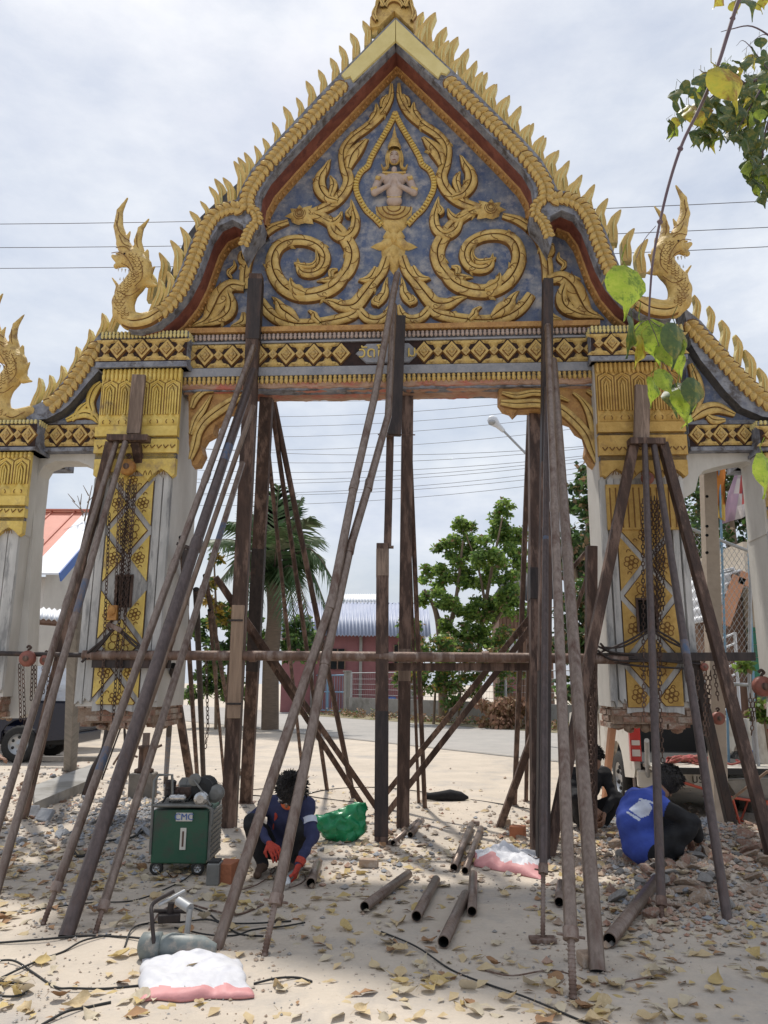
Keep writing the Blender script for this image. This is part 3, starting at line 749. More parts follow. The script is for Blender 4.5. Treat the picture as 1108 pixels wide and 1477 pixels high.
# ---------------- columns
def ragged(x0, x1, zbot, amp, n, seed):
    r_ = random.Random(seed); return [(x0 + (x1 - x0) * i / n, zbot + r_.uniform(-amp, amp)) for i in range(n + 1)]
flower_mb = MB()
def flower_motif(mb, x, z, r_, y, m=1):
    for k_ in range(6):
        a = k_ * math.pi / 3 + .3; cx_, cz_ = x + math.cos(a) * r_ * .58, z + math.sin(a) * r_ * .58
        ringp = [(cx_ + r_ * .30 * math.cos(t * math.pi / 3.5), y, cz_ + r_ * .30 * math.sin(t * math.pi / 3.5)) for t in range(8)]
        mb.tube(ringp, .0055, 4, m, cap=False)
    mb.tube([(x + r_ * .22 * math.cos(t * math.pi / 3.5), y, z + r_ * .22 * math.sin(t * math.pi / 3.5)) for t in range(8)], .0055, 4, m, cap=False)
def clip_poly(P, x0, x1, z0, z1):
    def cl(P, f, g):
        o = []
        for i in range(len(P)):
            a, b = P[i], P[(i + 1) % len(P)]; fa, fb = f(a), f(b)
            if fa >= 0: o.append(a)
            if (fa >= 0) != (fb >= 0): t = fa / (fa - fb); o.append((a[0] + (b[0] - a[0]) * t, a[1] + (b[1] - a[1]) * t))
        return o
    for f in (lambda p: p[0] - x0, lambda p: x1 - p[0], lambda p: p[1] - z0, lambda p: z1 - p[1]):
        P = cl(P, f, None)
        if len(P) < 3: return []
    return P
def shaft(name, x0, x1, gx0, gx1, ztop, zbot, depth, gm, seed, hole=None, tile_top=None, lab=None):
    """square column: brick core, plaster pilasters and a gold panel of diamond tiles"""
    mb = MB()
    slab(mb, x0 + .01, x1 - .01, zbot + .22, ztop, .012, depth, 0)
    col = mb.build(name, ['white_plaster'], gate, label=lab)
    r_ = random.Random(seed)
    # ragged brickwork at the cut foot, every brick a small block
    bm_ = MB(); z = zbot; row = 0
    while z < zbot + .34:
        x = x0 + .03 - (row % 2) * .09
        while x < x1:
            a, b = max(x, x0 + .03), min(x + .175, x1 - .03)
            low = zbot + .10 * abs((x - (x0 + x1) / 2) / (x1 - x0) * 2) ** 2
            if b - a > .03 and z >= low - .02 and r_.random() > .04:
                bm_.box(((a + b) / 2, .078 + r_.uniform(-.010, .010), z + .03), (b - a - .012, .12, .055), Matrix.Rotation(r_.uniform(-.03, .03), 3, 'Y'), 0)
            x += .185
        for sx, sg in ((x0 + .085, 1), (x1 - .085, -1)):
            y = .13 + (row % 2) * .09
            while y < depth - .1:
                if r_.random() > .06: bm_.box((sx + r_.uniform(-.008, .008), y + .085, z + .03), (.12, .165, .055), None, 0)
                y += .18
        z += .066; row += 1
    slab(bm_, x0 + .04, x1 - .04, zbot + .05, zbot + .40, .03, depth - .03, 1)
    for _ in range(26):
        bm_.ell((r_.uniform(x0 + .1, x1 - .1), r_.uniform(.1, depth - .1), zbot + r_.uniform(-.02, .05)), (r_.uniform(.03, .09),) * 2 + (r_.uniform(.02, .07),), 6, 4, m=r_.choice((0, 1)))
    bm_.build('brickwork', ['brick_raw', 'mortar'], col, kind='stuff', label='torn-off brick foot of the column')
    # plaster pilasters with fluting
    for (a, b) in ((x0, gx0), (gx1, x1)):
        if b - a < .03: continue
        pl = MB(); n_ = 2; w_ = (b - a) / n_
        for i in range(n_):
            rag = ragged(a + w_ * i + .004, a + w_ * (i + 1) - .004, zbot + .24 + .05 * i, .04, 4, seed + i * 7)
            pl.plate(rag + [(a + w_ * (i + 1) - .004, ztop - .02), (a + w_ * (i + .5), ztop + .03), (a + w_ * i + .004, ztop - .02)], -.022 - .010 * (i % 2), .012, 0, inset=.007)
        pl.build('pilaster', ['pilaster_plaster'], col)
    # gold panel: grey lattice ground, diamond tiles
    g = MB(); rag = ragged(gx0 + .002, gx1 - .002, zbot + .17, .035, 7, seed + 50)
    g.plate(rag + [(gx1 - .002, ztop), (gx0 + .002, ztop)], -.006, .012, 0); ground = g.build('lattice_ground', ['pilaster_plaster'], col)
    cx_ = (gx0 + gx1) / 2; W = (gx1 - gx0); pitch = W * 1.22; gap = .036; tt = tile_top or ztop
    z = tt; k_ = 0
    while z > zbot:
        for (ox, oz) in ((0, 0), (-W / 2, -pitch / 2), (W / 2, -pitch / 2)):
            c_ = (cx_ + ox, z + oz); hw, hh = W / 2 - gap, pitch / 2 - gap * 1.2
            P = [(c_[0] - hw, c_[1]), (c_[0], c_[1] - hh), (c_[0] + hw, c_[1]), (c_[0], c_[1] + hh)]
            P = clip_poly(P, gx0 + .004, gx1 - .004, zbot + .20 + r_.uniform(0, .04), tt)
            if len(P) < 3: continue
            if hole and abs(c_[0] - hole[0]) < .12 and abs(c_[1] - hole[1]) < .12: continue
            t = MB(); t.plate(P, -.03, -.004, 0, inset=.008, side_m=1)
            xs = [p[0] for p in P]; zs = [p[1] for p in P]; fx = (min(xs) + max(xs)) / 2; fz = sum(zs) / len(zs)
            rr_ = min((max(xs) - min(xs)) * .36, (max(zs) - min(zs)) * .27)
            if rr_ > .04: flower_motif(t, fx, fz, rr_, -.031)
            for sx in (-1, 1):
                for sz in (-1, 1):
                    qx, qz = c_[0] + sx * hw * .42, c_[1] + sz * hh * .38
                    if gx0 + .03 < qx < gx1 - .03 and min(zs) < qz < max(zs) and rr_ > .07:
                        t.tube([(qx + .022 * math.cos(u_ * .9), -.031, qz + .022 * math.sin(u_ * .9)) for u_ in range(5)], .005, 4, 1, cap=False)
            t.build('gold_tile', [gm, 'line_and_shade'], col)
        z -= pitch
    if hole:
        h = MB(); hx, hz_, hw, hh = hole
        h.plate([(hx - hw, hz_ - hh), (hx + hw, hz_ - hh), (hx + hw, hz_ + hh), (hx - hw, hz_ + hh)], -.036, -.002, 0)  # flat black plate, the dark of the hole is only its colour
        for s_ in (-1, 1):
            slab(h, hx + s_ * hw - .012, hx + s_ * hw + .012, hz_ - hh, hz_ + hh, -.06, -.037, 1)
        slab(h, hx - hw - .012, hx + hw + .012, hz_ + hh, hz_ + hh + .02, -.06, -.037, 1)
        h.build('socket_hole', ['inside_shade', 'steel_brown'], col)
    return col

def capital(col, x0, x1, ys, gm, d0=-.10, board=None):
    """cornice, frieze, lotus row, fluted bell and pointed valance; ys = pixel rows already turned to heights"""
    zc0, zf1, zf0, zs, zl, zfl, zm1, zm2, zv, zv1 = ys
    mb = MB(); e = .06
    slab(mb, x0 - e, x1 + e, zs, zc0, d0 + .012, .9, 0)
    slab(mb, x0 - e + .004, x1 + e - .004, zf0, zf1, d0 + .002, d0 + .012, 1)
    slab(mb, x0 - e - .02, x1 + e + .02, zs, zf0 - .012, d0 - .02, .7, 2)
    slab(mb, x0 - .015, x1 - .002, zv, zs - .002, d0 + .05, .002, 3)
    cb = mb.build('capital', ['grey_edge', 'black_gap', 'grey_edge', gm], col)
    frieze(cb, x0 - e + .01, x1 + e - .01, zf1, zf0, d0 + .002, 1, half=.128)
    b = MB(); bead_row(b, x0 - e, x1 + e, (zc0 + zf1) / 2, zc0 - zf1, d0 - .0, .046); 
    for y in np.arange(d0 + .05, .6, .05): b.lathe((x1 + e + .0, y, (zc0 + zf1) / 2), [(.004, -.03), (.022, 0), (.012, .02), (.02, .035)], 6); b.lathe((x0 - e, y, (zc0 + zf1) / 2), [(.004, -.03), (.022, 0), (.012, .02), (.02, .035)], 6)
    b.build('bead_moulding', ['gold_pale'], cb, kind='stuff')
    b = MB(); bead_row(b, x0 - .02, x1 + .01, (zs + zl) / 2 - .01, (zs - zl) * 1.1, d0 + .04, .05); b.build('lotus_moulding', [gm], cb, kind='stuff')
    # flutes: long narrow arches in pairs
    n = 5; w_ = (x1 - x0) / n; yb = d0 + .048
    for i in range(n):
        cx_ = x0 + w_ * (i + .5)
        fl = MB()
        for k_, (hw, top) in enumerate(((.42, 0), (.24, .05), (.08, .10))):
            P = [(cx_ - w_ * hw, zfl + .15), (cx_ - w_ * hw, zl - .06 - top), (cx_, zl - .01 - top), (cx_ + w_ * hw, zl - .06 - top), (cx_ + w_ * hw, zfl + .15)]
            fl.tube([(p[0], yb - .008 * k_, p[1]) for p in P], .011, 6, 0, cap=True)
            P2 = [(cx_ + (p[0] - cx_) * (1.30 if k_ else 1.16), p[1] + (.018 if 0 < j_ < 4 else 0)) for j_, p in enumerate(P)]; fl.tube([(p[0], yb - .003, p[1]) for p in P2], .0055, 4, 1, cap=False)
        # spade at the foot of the flute
        sz = zfl + .02
        dome(fl, [(cx_ - w_ * .5, sz), (cx_ - w_ * .48, sz + .07), (cx_ - w_ * .22, sz + .10), (cx_, sz + .17), (cx_ + w_ * .22, sz + .10), (cx_ + w_ * .48, sz + .07), (cx_ + w_ * .5, sz)], yb, .035)
        for s_ in (-1, 1): fl.tube([(cx_ + s_ * w_ * (.1 + .16 * abs(math.cos(t_))), yb - .03, sz + .035 + .028 * math.sin(t_)) for t_ in (0, 1, 2, 3, 4)], .005, 4, 1, cap=False)
        fl.build('flute', [gm, 'line_and_shade'], cb)
    m2 = MB()
    slab(m2, x0 - .03, x1 + .005, zm1, zfl, d0 + .01, .0, 0)
    slab(m2, x0 - .02, x1, zm1 - .035, zm1 - .001, d0 + .05, .0, 1)
    slab(m2, x0 - .03, x1 + .01, zm2, zm1 - .036, d0 + .02, .0, 0)
    for i in range(12): 
        xx = x0 + (x1 - x0) * (i + .5) / 12; m2.tube([(xx - .028, d0 + .018, zm2 + .09), (xx - .005, d0 + .008, zm2 + .05), (xx + .028, d0 + .018, zm2 + .09)], .007, 4, 2, cap=False)
    slab(m2, x0 - .02, x1, zv, zm2 - .001, d0 + .05, .0, 1)
    # pointed valance
    n = 3; w_ = (x1 - x0) / n; P = [(x0 - .02, zv + .002), (x0 - .02, zv1 + .05)]
    for i in range(n):
        P += [(x0 + w_ * (i + .12), zv1 + .02), (x0 + w_ * (i + .3), zv1 + .075), (x0 + w_ * (i + .5), zv1 + .115), (x0 + w_ * (i + .7), zv1 + .075), (x0 + w_ * (i + .88), zv1 + .02)]
        if i < n - 1: P.append((x0 + w_ * (i + 1), zv1 - .02))
    P += [(x1 + .005, zv1 + .05), (x1 + .005, zv + .002)]
    m2.plate(P, d0 + .03, .0, 0, inset=.008)
    for i in range(n * 2 - 1):
        xx = x0 + w_ * .5 * (i + 1)
        for s_ in (-1, 1): m2.tube([(xx + s_ * (.012 + .03 * t_ * .3), d0 + .028, zv1 + .05 + .05 * math.sin(t_ * .8)) for t_ in range(5)], .005, 4, 2, cap=False)
    m2.build('capital_moulding', [gm, 'grey_edge', 'line_and_shade'], cb)
    return cb
def zrow(px, rows, d=-.1): return [GL(px, r_, d)[1] for r_ in rows]
x0, x1 = GL(125, 817, 0)[0], GL(241, 817, 0)[0]; g0, g1 = GL(150, 817, 0)[0], GL(215, 817, 0)[0]
h = GL(181, 854, 0)
colL = shaft('column', x0, x1, g0, g1, GL(200, 688, 0)[1], GL(180, 1050, 0)[1], .92, 'gold_bright', 11, hole=(h[0], h[1], .085, .17), lab='left column with bright yellow tiles and a white plaster side')
mb = MB(); slab(mb, x0 + .012, x1 - .012, GL(200, 690, 0)[1], GL(200, 530, 0)[1], .0, .92, 0); mb.build('column_head', ['white_plaster'], colL)
cl0, cl1 = GL(142, 600, -.1)[0], GL(256, 600, -.1)[0]
capital(colL, cl0, cl1, zrow(206, (478, 488, 521, 530, 546, 614, 628, 652, 660, 690)), 'gold_bright')
x0, x1 = GL(870, 830, 0)[0], GL(996, 830, 0)[0]; g0, g1 = GL(893, 830, 0)[0], GL(973, 830, 0)[0]
h = GL(932, 889, 0)
colR = shaft('column', x0, x1, g0, g1, GL(930, 690, 0)[1], GL(935, 1052, 0)[1], .62, 'gold_dark', 23, hole=(h[0], h[1], .10, .17), tile_top=GL(930, 765, 0)[1], lab='right column with dull ochre tiles')
mb = MB(); slab(mb, x0 + .012, x1 - .012, GL(930, 692, 0)[1], GL(930, 520, 0)[1], .0, .62, 0); mb.build('column_head', ['white_plaster'], colR)
mb = MB(); slab(mb, g0 - .1, g1 + .09, GL(930, 765, 0)[1], GL(930, 700, 0)[1], -.05, .0, 0)
n = 12
for i in range(n): xx = g0 - .09 + (g1 - g0 + .17) * (i + .5) / n; mb.tube([(xx, -.052, GL(930, 762, 0)[1]), (xx, -.052, GL(930, 705, 0)[1])], .007, 4, 1)
mb.build('necking', ['gold_dark', 'line_and_shade'], colR)
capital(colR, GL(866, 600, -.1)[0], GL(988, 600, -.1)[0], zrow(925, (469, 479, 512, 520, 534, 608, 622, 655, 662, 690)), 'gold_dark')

# corner brackets under the beam
def bracket(pts, vines_, lab):
    mb = MB(); d = .16
    mb.plate([GL(x, y, d) for x, y in pts], d, d + .16, 0, inset=.012, side_m=0)
    for v in vines_: vine(mb, [GL(x, y, d) for x, y, w_ in v], [w_ * PX for x, y, w_ in v], d - .002, .05, 1, 2, 2, n=5)
    mb.build('corner_bracket', ['band_gold', 'gold', 'line_and_shade'], gate, label=lab)
bracket([(271, 556), (352, 556), (352, 584), (338, 594), (330, 594), (323, 606), (312, 612), (308, 626), (297, 632), (291, 642), (294, 655), (286, 671), (276, 672), (271, 640)],
        [[(276, 664, 4), (282, 645, 8), (287, 625, 8), (298, 608, 9), (318, 592, 10), (340, 578, 8), (352, 572, 4)], [(276, 628, 4), (284, 606, 7), (294, 592, 6), (306, 572, 2)], [(278, 590, 4), (284, 575, 7), (296, 566, 5), (310, 566, 2)]], 'scrolled gold bracket at the left corner of the opening, its end broken off')
bracket([(866, 556), (719, 560), (719, 580), (726, 590), (736, 593), (741, 599), (748, 592), (776, 592), (800, 596), (812, 606), (824, 610), (832, 622), (843, 628), (846, 640), (844, 655), (852, 668), (860, 674), (867, 670)],
        [[(722, 582, 5), (745, 584, 8), (775, 583, 8), (805, 590, 9), (828, 608, 9), (845, 628, 9), (853, 648, 8), (860, 668, 4)], [(858, 640, 5), (856, 615, 9), (850, 595, 8), (838, 578, 4), (826, 568, 2)], [(862, 585, 5), (858, 572, 6), (846, 565, 3)], [(724, 568, 3), (745, 572, 6), (770, 568, 6), (800, 572, 5), (820, 580, 2)]], 'long scrolled gold bracket at the right corner of the opening')

# ---------------- naga heads (one continuous carved body each)
def naga(tx, parent, d, mats, sc=1.0, jaw=True):
    def q(x, y, dd=0.0): X, Y_ = tx(x, y); p = GL(X, Y_, d); return (p[0], d + dd, p[1])
    u_ = PX * sc
    C_ = lambda a, b, r0, r1, m_=0: ('c', q(*a), q(*b), r0 * u_, r1 * u_, m_)
    path = [(226, 456, 10), (205, 464, 13), (188, 463, 15), (179, 452, 17), (178, 437, 17), (184, 422, 16), (194, 410, 16), (203, 398, 17), (204, 384, 16), (196, 372, 15)]
    pr = [C_(a[:2], b[:2], a[2], b[2]) for a, b in zip(path[:-1], path[1:])]
    pr += [C_((200, 382), (182, 376), 14, 9), C_((182, 377), (168, 384), 7, 4.5), C_((170, 376), (163, 370), 5, 3),           # upper jaw and snout
           C_((204, 402), (190, 413), 10, 5), C_((190, 413), (172, 415), 5, 3.5), C_((172, 415), (162, 401), 3.2, 1.3),         # lower jaw, curled chin
           C_((170, 414), (166, 423), 3, 1.5),
           C_((188, 372), (178, 352), 13, 11), C_((178, 352), (171, 327), 10, 7.5), C_((171, 327), (173, 305), 7.5, 5), C_((173, 305), (184, 286), 5, 1.4),   # great horn
           C_((203, 372), (199, 348), 9, 6), C_((199, 348), (203, 331), 6, 4.5), C_((203, 331), (215, 316), 4.5, 1.2), C_((214, 395), (223, 385), 7, 1.5), C_((214, 410), (226, 412), 6, 1.5), C_((210, 380), (214, 362), 6, 1.2),
           C_((180, 352), (188, 334), 6, 1.2), C_((190, 362), (193, 356), 5, 2), C_((208, 372), (213, 360), 5, 1), C_((212, 385), (218, 378), 5, 1),
           C_((212, 400), (222, 408), 5, 1), C_((172, 372), (163, 368), 4, 1), C_((186, 366), (168, 366), 3, 1.5)]
    pr += [('e', q(184, 372, -.055), (6 * u_, .025, 5 * u_), None, 0)]
    o = sdf_obj('naga_head', pr, .0095, mats, parent, k=.012, noise_amp=.0012, noise_scale=30)
    mb = MB()
    for i in range(5):
        x_ = 172 + i * 5; p = q(x_, 388 + i * .8, -.02); mb.tube([p, (p[0], p[1], p[2] - .045)], [.010, .002], 5, 0)
        p = q(x_ + 2, 405 - i * .5, -.02); mb.tube([p, (p[0], p[1], p[2] + .035)], [.009, .002], 5, 0)
    mb.ell(q(184, 372, -.09), (.017, .014, .014), 8, 5, m=1)
    mb.build('teeth', ['white_plaster', 'black_gap'], o)
    mb = MB()                                               # dark arcs laid on the neck as the shade of scale cuts
    for i in range(26):
        t_ = i / 25; k_ = 2 + t_ * 6.9; a = path[int(k_)]; b = path[min(int(k_) + 1, len(path) - 1)]; f = k_ - int(k_)
        cx_, cy_, w_ = (a[j] + (b[j] - a[j]) * f for j in range(3))
        for s_ in (-.5, .5) if i % 2 else (-.9, 0, .9):
            ctr = q(cx_ + s_ * 6, cy_, 0); yy = d - w_ * u_ * math.sqrt(max(.05, 1 - (s_ * 6 / w_) ** 2)) - .002
            mb.tube([(ctr[0] + .022 * math.cos(g_), yy, ctr[2] + .022 * math.sin(g_)) for g_ in (3.14, 3.9, 4.7, 5.5, 6.28)], .004, 4, 0, cap=False)
    for ln, dd in (([(167, 373), (178, 372), (188, 379), (196, 392), (199, 406)], .125), ([(180, 386), (190, 392), (195, 404), (192, 412)], .10), ([(178, 428), (192, 434), (208, 424)], .125), ([(176, 345), (182, 357), (194, 362)], .09), ([(170, 322), (176, 340), (190, 352)], .065), ([(204, 378), (210, 392), (210, 408), (200, 420)], .12), ([(172, 364), (184, 362), (196, 370)], .10), ([(174, 310), (172, 330), (176, 348)], .055), ([(200, 340), (200, 356), (206, 368)], .055), ([(190, 464), (205, 468), (222, 460)], .10)):
        mb.tube(spline([Vector(q(x, y)) - Vector((0, dd, 0)) for x, y in ln], 4), .0055, 4, 0, cap=False)
    mb.build('carving_shade_lines', ['line_and_shade'], o, kind='stuff')
    return o
nd = -.20
naga(lambda x, y: (x, y), gate, nd, ['gold'])
naga(lambda x, y: (569.5 + (569.5 - x) * 1.0 + 20, y - 18), gate, nd, ['gold'])
naga(lambda x, y: (x - 180, y + 138), gate, .05, ['gold'])

# ---------------- side wings: low arch, small gable and outer column, both sides
def wing(side):
    d = .12; gm = 'gold_bright' if side == 0 else 'gold'
    if side == 0:
        top = [(150, 655), (150, 650), (-60, 650)]; arch = [(146, 1040), (146, 720), (139, 700), (137, 690), (128, 680), (112, 675), (95, 674), (78, 680), (70, 694), (66, 715), (60, 850), (52, 1035), (-60, 1035)]
        wallp = [(150, 1040)] + arch[:0] + [(150, 648), (-60, 648), (-60, 1035), (50, 1035), (58, 850), (65, 715), (70, 694), (78, 681), (95, 674), (112, 674), (128, 680), (138, 690), (140, 705), (147, 720), (147, 760)]
        wallp = [(-60, 648), (-60, 1036), (26, 1036), (50, 1030), (58, 850), (65, 715), (70, 694), (78, 681), (95, 674), (112, 674), (128, 680), (140, 692), (150, 720), (150, 648)]
        fx0, fx1, ft, fb = -60, 144, 612, 645
        inn = [(146, 532), (128, 552), (116, 567), (100, 585), (89, 594), (68, 605), (40, 608)]
        out_ = [(30, 590), (51, 583), (68, 575), (87, 553), (108, 526), (128, 499), (146, 478)]
        br = [(142, 497), (124, 525), (108, 548), (92, 569), (76, 583)]
        tips = [(53, 552, 48, 585), (71, 545, 66, 577), (87, 533, 82, 566), (107, 508, 101, 545), (126, 480, 120, 516), (146, 457, 141, 493), (163, 445, 160, 478)]
        fill = [(146, 532), (116, 567), (89, 594), (68, 612), (150, 612)]
        fl = 1
    else:
        wallp = [(985, 648), (985, 720), (1003, 708), (1008, 696), (1015, 688), (1030, 683), (1046, 676), (1062, 674), (1078, 682), (1086, 700), (1098, 716), (1104, 760), (1106, 1035), (1240, 1035), (1240, 648)]
        fx0, fx1, ft, fb = 994, 1240, 610, 642
        inn = [(996, 497), (1010, 520), (1024, 537), (1046, 565), (1070, 589), (1100, 602), (1130, 606)]
        out_ = [(1150, 590), (1128, 580), (1108, 566), (1085, 545), (1060, 518), (1036, 490), (1012, 462), (994, 448), (985, 440)]
        br = [(992, 467), (1013, 488), (1035, 511), (1057, 535), (1078, 557), (1100, 576), (1120, 588)]
        tips = [(998, 431, 1003, 463), (1019, 446, 1024, 478), (1038, 467, 1043, 504), (1056, 490, 1063, 526), (1071, 513, 1083, 553), (1092, 536, 1102, 570), (1112, 556, 1120, 588)]
        fill = [(992, 495), (1024, 540), (1046, 568), (1070, 592), (1110, 612), (985, 612)]
        fl = 1
    dx_ = -15 if side == 0 else 15
    wallp = [(x + (dx_ if y < 1036 and (x < 108 if side == 0 else x > 1040) and y > 660 and abs(x) < 1200 and x > -50 else 0), y - (9 if 660 < y < 700 else 0)) for x, y in wallp]
    w_ = MB(); w_.plate([GL(x, y, d + .1) for x, y in wallp], d + .1, d + .36, 0, side_m=0)
    wo = w_.build('side_wall', ['white_plaster'], gate)
    mb = MB(); a, b = GL(fx0, 630, d)[0], GL(fx1, 630, d)[0]; zt, zb_ = GL((fx0 + fx1) / 2, ft, d)[1], GL((fx0 + fx1) / 2, fb, d)[1]
    slab(mb, a, b, zb_ - .05, zt + .05, d + .02, d + .20, 0); slab(mb, a + .01, b - .01, zb_, zt, d + .012, d + .02, 1); slab(mb, a + .003, b - .003, zb_ - .06, zb_ - .015, d - .02, d + .099, 2)
    so = mb.build('side_entablature', ['grey_edge', 'black_gap', 'grey_edge'], gate); frieze(so, a + .02, b - .02, zt, zb_, d + .012, 0)
    mb = MB(); mb.plate([GL(x, y, d + .04) for x, y in fill], d + .04, d + .3, 0); fo = mb.build('side_pediment', ['blue_plaster'], gate)
    mb = MB()
    if side == 0: vs_ = [[(96, 606, 4), (120, 596, 9), (135, 600, 8), (143, 610, 3)], [(136, 600, 5), (130, 580, 8), (136, 562, 9), (146, 552, 5)], [(104, 607, 3), (116, 590, 7), (128, 580, 3)]]
    else: vs_ = [[(998, 604, 5), (1015, 592, 11), (1035, 588, 10), (1060, 598, 4)], [(1000, 596, 6), (1008, 570, 10), (1004, 545, 9), (996, 525, 4)], [(1020, 600, 4), (1030, 606, 8), (1046, 606, 3)]]
    for v in vs_: vine(mb, [GL(x, y, d) for x, y, q in v], [q * PX for x, y, q in v], d + .04, .06, n=5)
    mb.build('scroll_ornament', [gm, 'line_and_shade', 'line_and_shade'], fo)
    bd_ = d - .12
    mb = MB(); mb.plate([GL(x, y, bd_) for x, y in inn + out_], bd_, bd_ + .3, 0, inset=.01, side_m=1); sb = mb.build('side_bargeboard', ['grey_edge', 'dark_roof'], gate)
    Q = [GL(x, y, bd_) for x, y in br]; lay_braid(sb, Q if side else Q[::-1][::-1], bd_ - .004, .075, 1.05)
    for (a1, b1, c1, d1) in tips: flame(sb, (a1, b1), (c1, d1 + 3), bd_ + .06, 1 if side == 0 else 1)
wing(0); wing(1)
x0, x1 = GL(-95, 830, 0)[0], GL(24, 830, 0)[0]
colO = shaft('column', x0, x1, GL(-75, 830, 0)[0], GL(-10, 830, 0)[0], GL(0, 765, 0)[1], GL(0, 1035, 0)[1], .55, 'gold_bright', 31, lab='outer left column with plain white shaft at the picture edge')
mb = MB(); slab(mb, x0, x1, GL(0, 770, 0)[1], GL(0, 650, 0)[1], .0, .5, 0); mb.build('column_head', ['white_plaster'], colO)
capital(colO, GL(-80, 700, -.1)[0], GL(37, 700, -.1)[0], zrow(10, (606, 612, 644, 650, 658, 715, 728, 745, 750, 775)), 'gold_bright')
x0, x1 = GL(1112, 830, 0)[0], GL(1225, 830, 0)[0]
colQ = shaft('column', x0, x1, GL(1135, 830, 0)[0], GL(1200, 830, 0)[0], GL(1150, 765, 0)[1], GL(1150, 1035, 0)[1], .55, 'gold', 37, lab='outer right column just beyond the arch')
mb = MB(); slab(mb, x0, x1, GL(1150, 770, 0)[1], GL(1150, 650, 0)[1], .0, .5, 0); mb.build('column_head', ['white_plaster'], colQ)
capital(colQ, GL(1112, 700, -.1)[0], GL(1228, 700, -.1)[0], zrow(1170, (606, 612, 644, 650, 658, 715, 728, 745, 750, 775)), 'gold')
# ================================================================ shoring posts and raking pipes
BASES = []
def pipe(label, top, base, r, m='pipe_grey', name='prop_pipe', foot=0.0, joints=(), blue=None, group='steel pipes propping the gate', cat='pipe', n=14, over=0.0, via=()):
    """round prop between two measured points; foot = length of the thin screw jack at the bottom"""
    a, b = Vector(base), Vector(top); u_ = (b - a).normalized()
    if over: a = a - u_ * over
    root = thing(name, label, cat, tuple(a), 0, group); r *= .80; BASES.append(a)
    s = a + u_ * foot
    mids = []
    for (vx, vy) in via:                                    # slightly bent pipes: measured points along the run
        d = ray(vx, vy); A2 = np.array([[d.y, -(b.y - a.y)], [d.z, -(b.z - a.z)]]); q_ = np.linalg.solve(A2, np.array([a.y, a.z - EYE])); mids.append(Vector((0, 0, EYE)) + d * float(q_[0]))
    if mids: joints = ()
    for c in (mids[1:-1] if len(mids) > 2 else []):
        jb = MB(); jb.tube([c - u_ * .06, c + u_ * .06], r * 1.12, n, 0); jb.build('coupling', [m], root)
    if mids: s = a + (mids[0] - a).normalized() * foot
    mb = MB(); mb.tube([s] + (mids or [s + (b - s) * .33, s + (b - s) * .66]) + [b], r, n, 0, inner_m=1); mb.build('tube', [m, 'inside_shade'], root)
    for j in joints:
        c = a + (b - a) * j; jb = MB(); jb.tube([c - u_ * .07, c - u_ * .055, c + u_ * .055, c + u_ * .07], [r * 1.02, r * 1.14, r * 1.14, r * 1.02], n, 0); jb.build('coupling', [m], root)
    if blue:
        c0 = a + (b - a) * blue[0]; c1 = a + (b - a) * blue[1]; jb = MB(); jb.tube([c0, c1], r * 1.012, n, 0, cap=False); jb.build('blue_band', ['pipe_blue'], root, label='worn blue painted stretch')
    if foot:
        f = MB(); f.tube([a, s + u_ * .02], r * .5, 8, 0)
        for k_ in range(int(foot / .02)): f.tube([a + u_ * (.02 * k_ + .004), a + u_ * (.02 * k_ + .012)], r * .58, 8, 0)
        f.build('screw_foot', ['steel_rust'], root)
        c = MB(); c.tube([s - u_ * .02, s + u_ * .04], r * 1.18, n, 0); q = u_.cross(Vector((0, 1, 0))).normalized(); c.tube([s - q * r * 2.1, s + q * r * 2.1], r * .22, 6, 0); c.build('collar', ['steel_rust'], root)
    return root
def post(label, top, base, w_, m='steel_brown', name='shoring_post', d_=None, plates=(), patches=(), group='square steel posts shoring the gate', cat='post', cap=False):
    a, b = Vector(base), Vector(top); root = thing(name, label, cat, tuple(a), 0, group); BASES.append(a)
    mb = MB(); mb.beam(a, b, w_, d_ or w_, 0); mb.build('shaft', [m], root, bevel=.006)
    u_ = (b - a).normalized()
    for (t, l_, mm, ex) in patches:
        c = a + (b - a) * t; mb = MB(); mb.beam(c - u_ * l_ / 2, c + u_ * l_ / 2, w_ + ex, (d_ or w_) + ex, 0); mb.build('splice_plate', [mm], root, bevel=.004)
    mb = MB(); mb.beam(a, a + Vector((0, 0, .012)), w_ * 1.6, w_ * 1.6); mb.build('base_plate', ['steel_rust'], root)
    return root
G = gnd
# --- central opening, left side
post('dark square post before the pediment left of the spiral, pale timber strapped low', GW(370, 398, -.06), G(330, 1197), .155, 'steel_brown', patches=((.93, .75, 'steel_black', .012),))
tb = thing('timber_plank', 'pale sawn timber strapped to the leftmost dark post at pipe height', 'plank', tuple(GW(340, 1035, -.22)))
mb = MB(); mb.beam(GW(337, 1036, -.17), GW(344, 873, -.17), .13, .05); mb.build('board', ['wood_light'], tb, bevel=.004)
for yy in (895, 1015): mb = MB(); mb.box(GW(341 if yy < 950 else 338, yy, -.17), (.15, .07, .02)); mb.build('wire_tie', ['steel_black'], tb)
post('black-brown square post just under the beam, behind the first tall post', GW(385, 573, .3), G(355, 1158), .15, 'steel_brown', patches=((.50, 1.6, 'steel_black', .006),))
pipe('rusty brown rear raker starting under the beam beside the second post', GW(392, 585, .5), G(472, 1140), .038, 'steel_brown')
pipe('rusty brown rear raker crossing the palm trunk, right one of the two', GW(394, 575, .55), G(510, 1150), .045, 'steel_brown', joints=(.45,))
pipe('thin brown rear raker seen between the two dark posts and the palm', GW(386, 640, .5), G(437, 1120), .034, 'steel_brown')
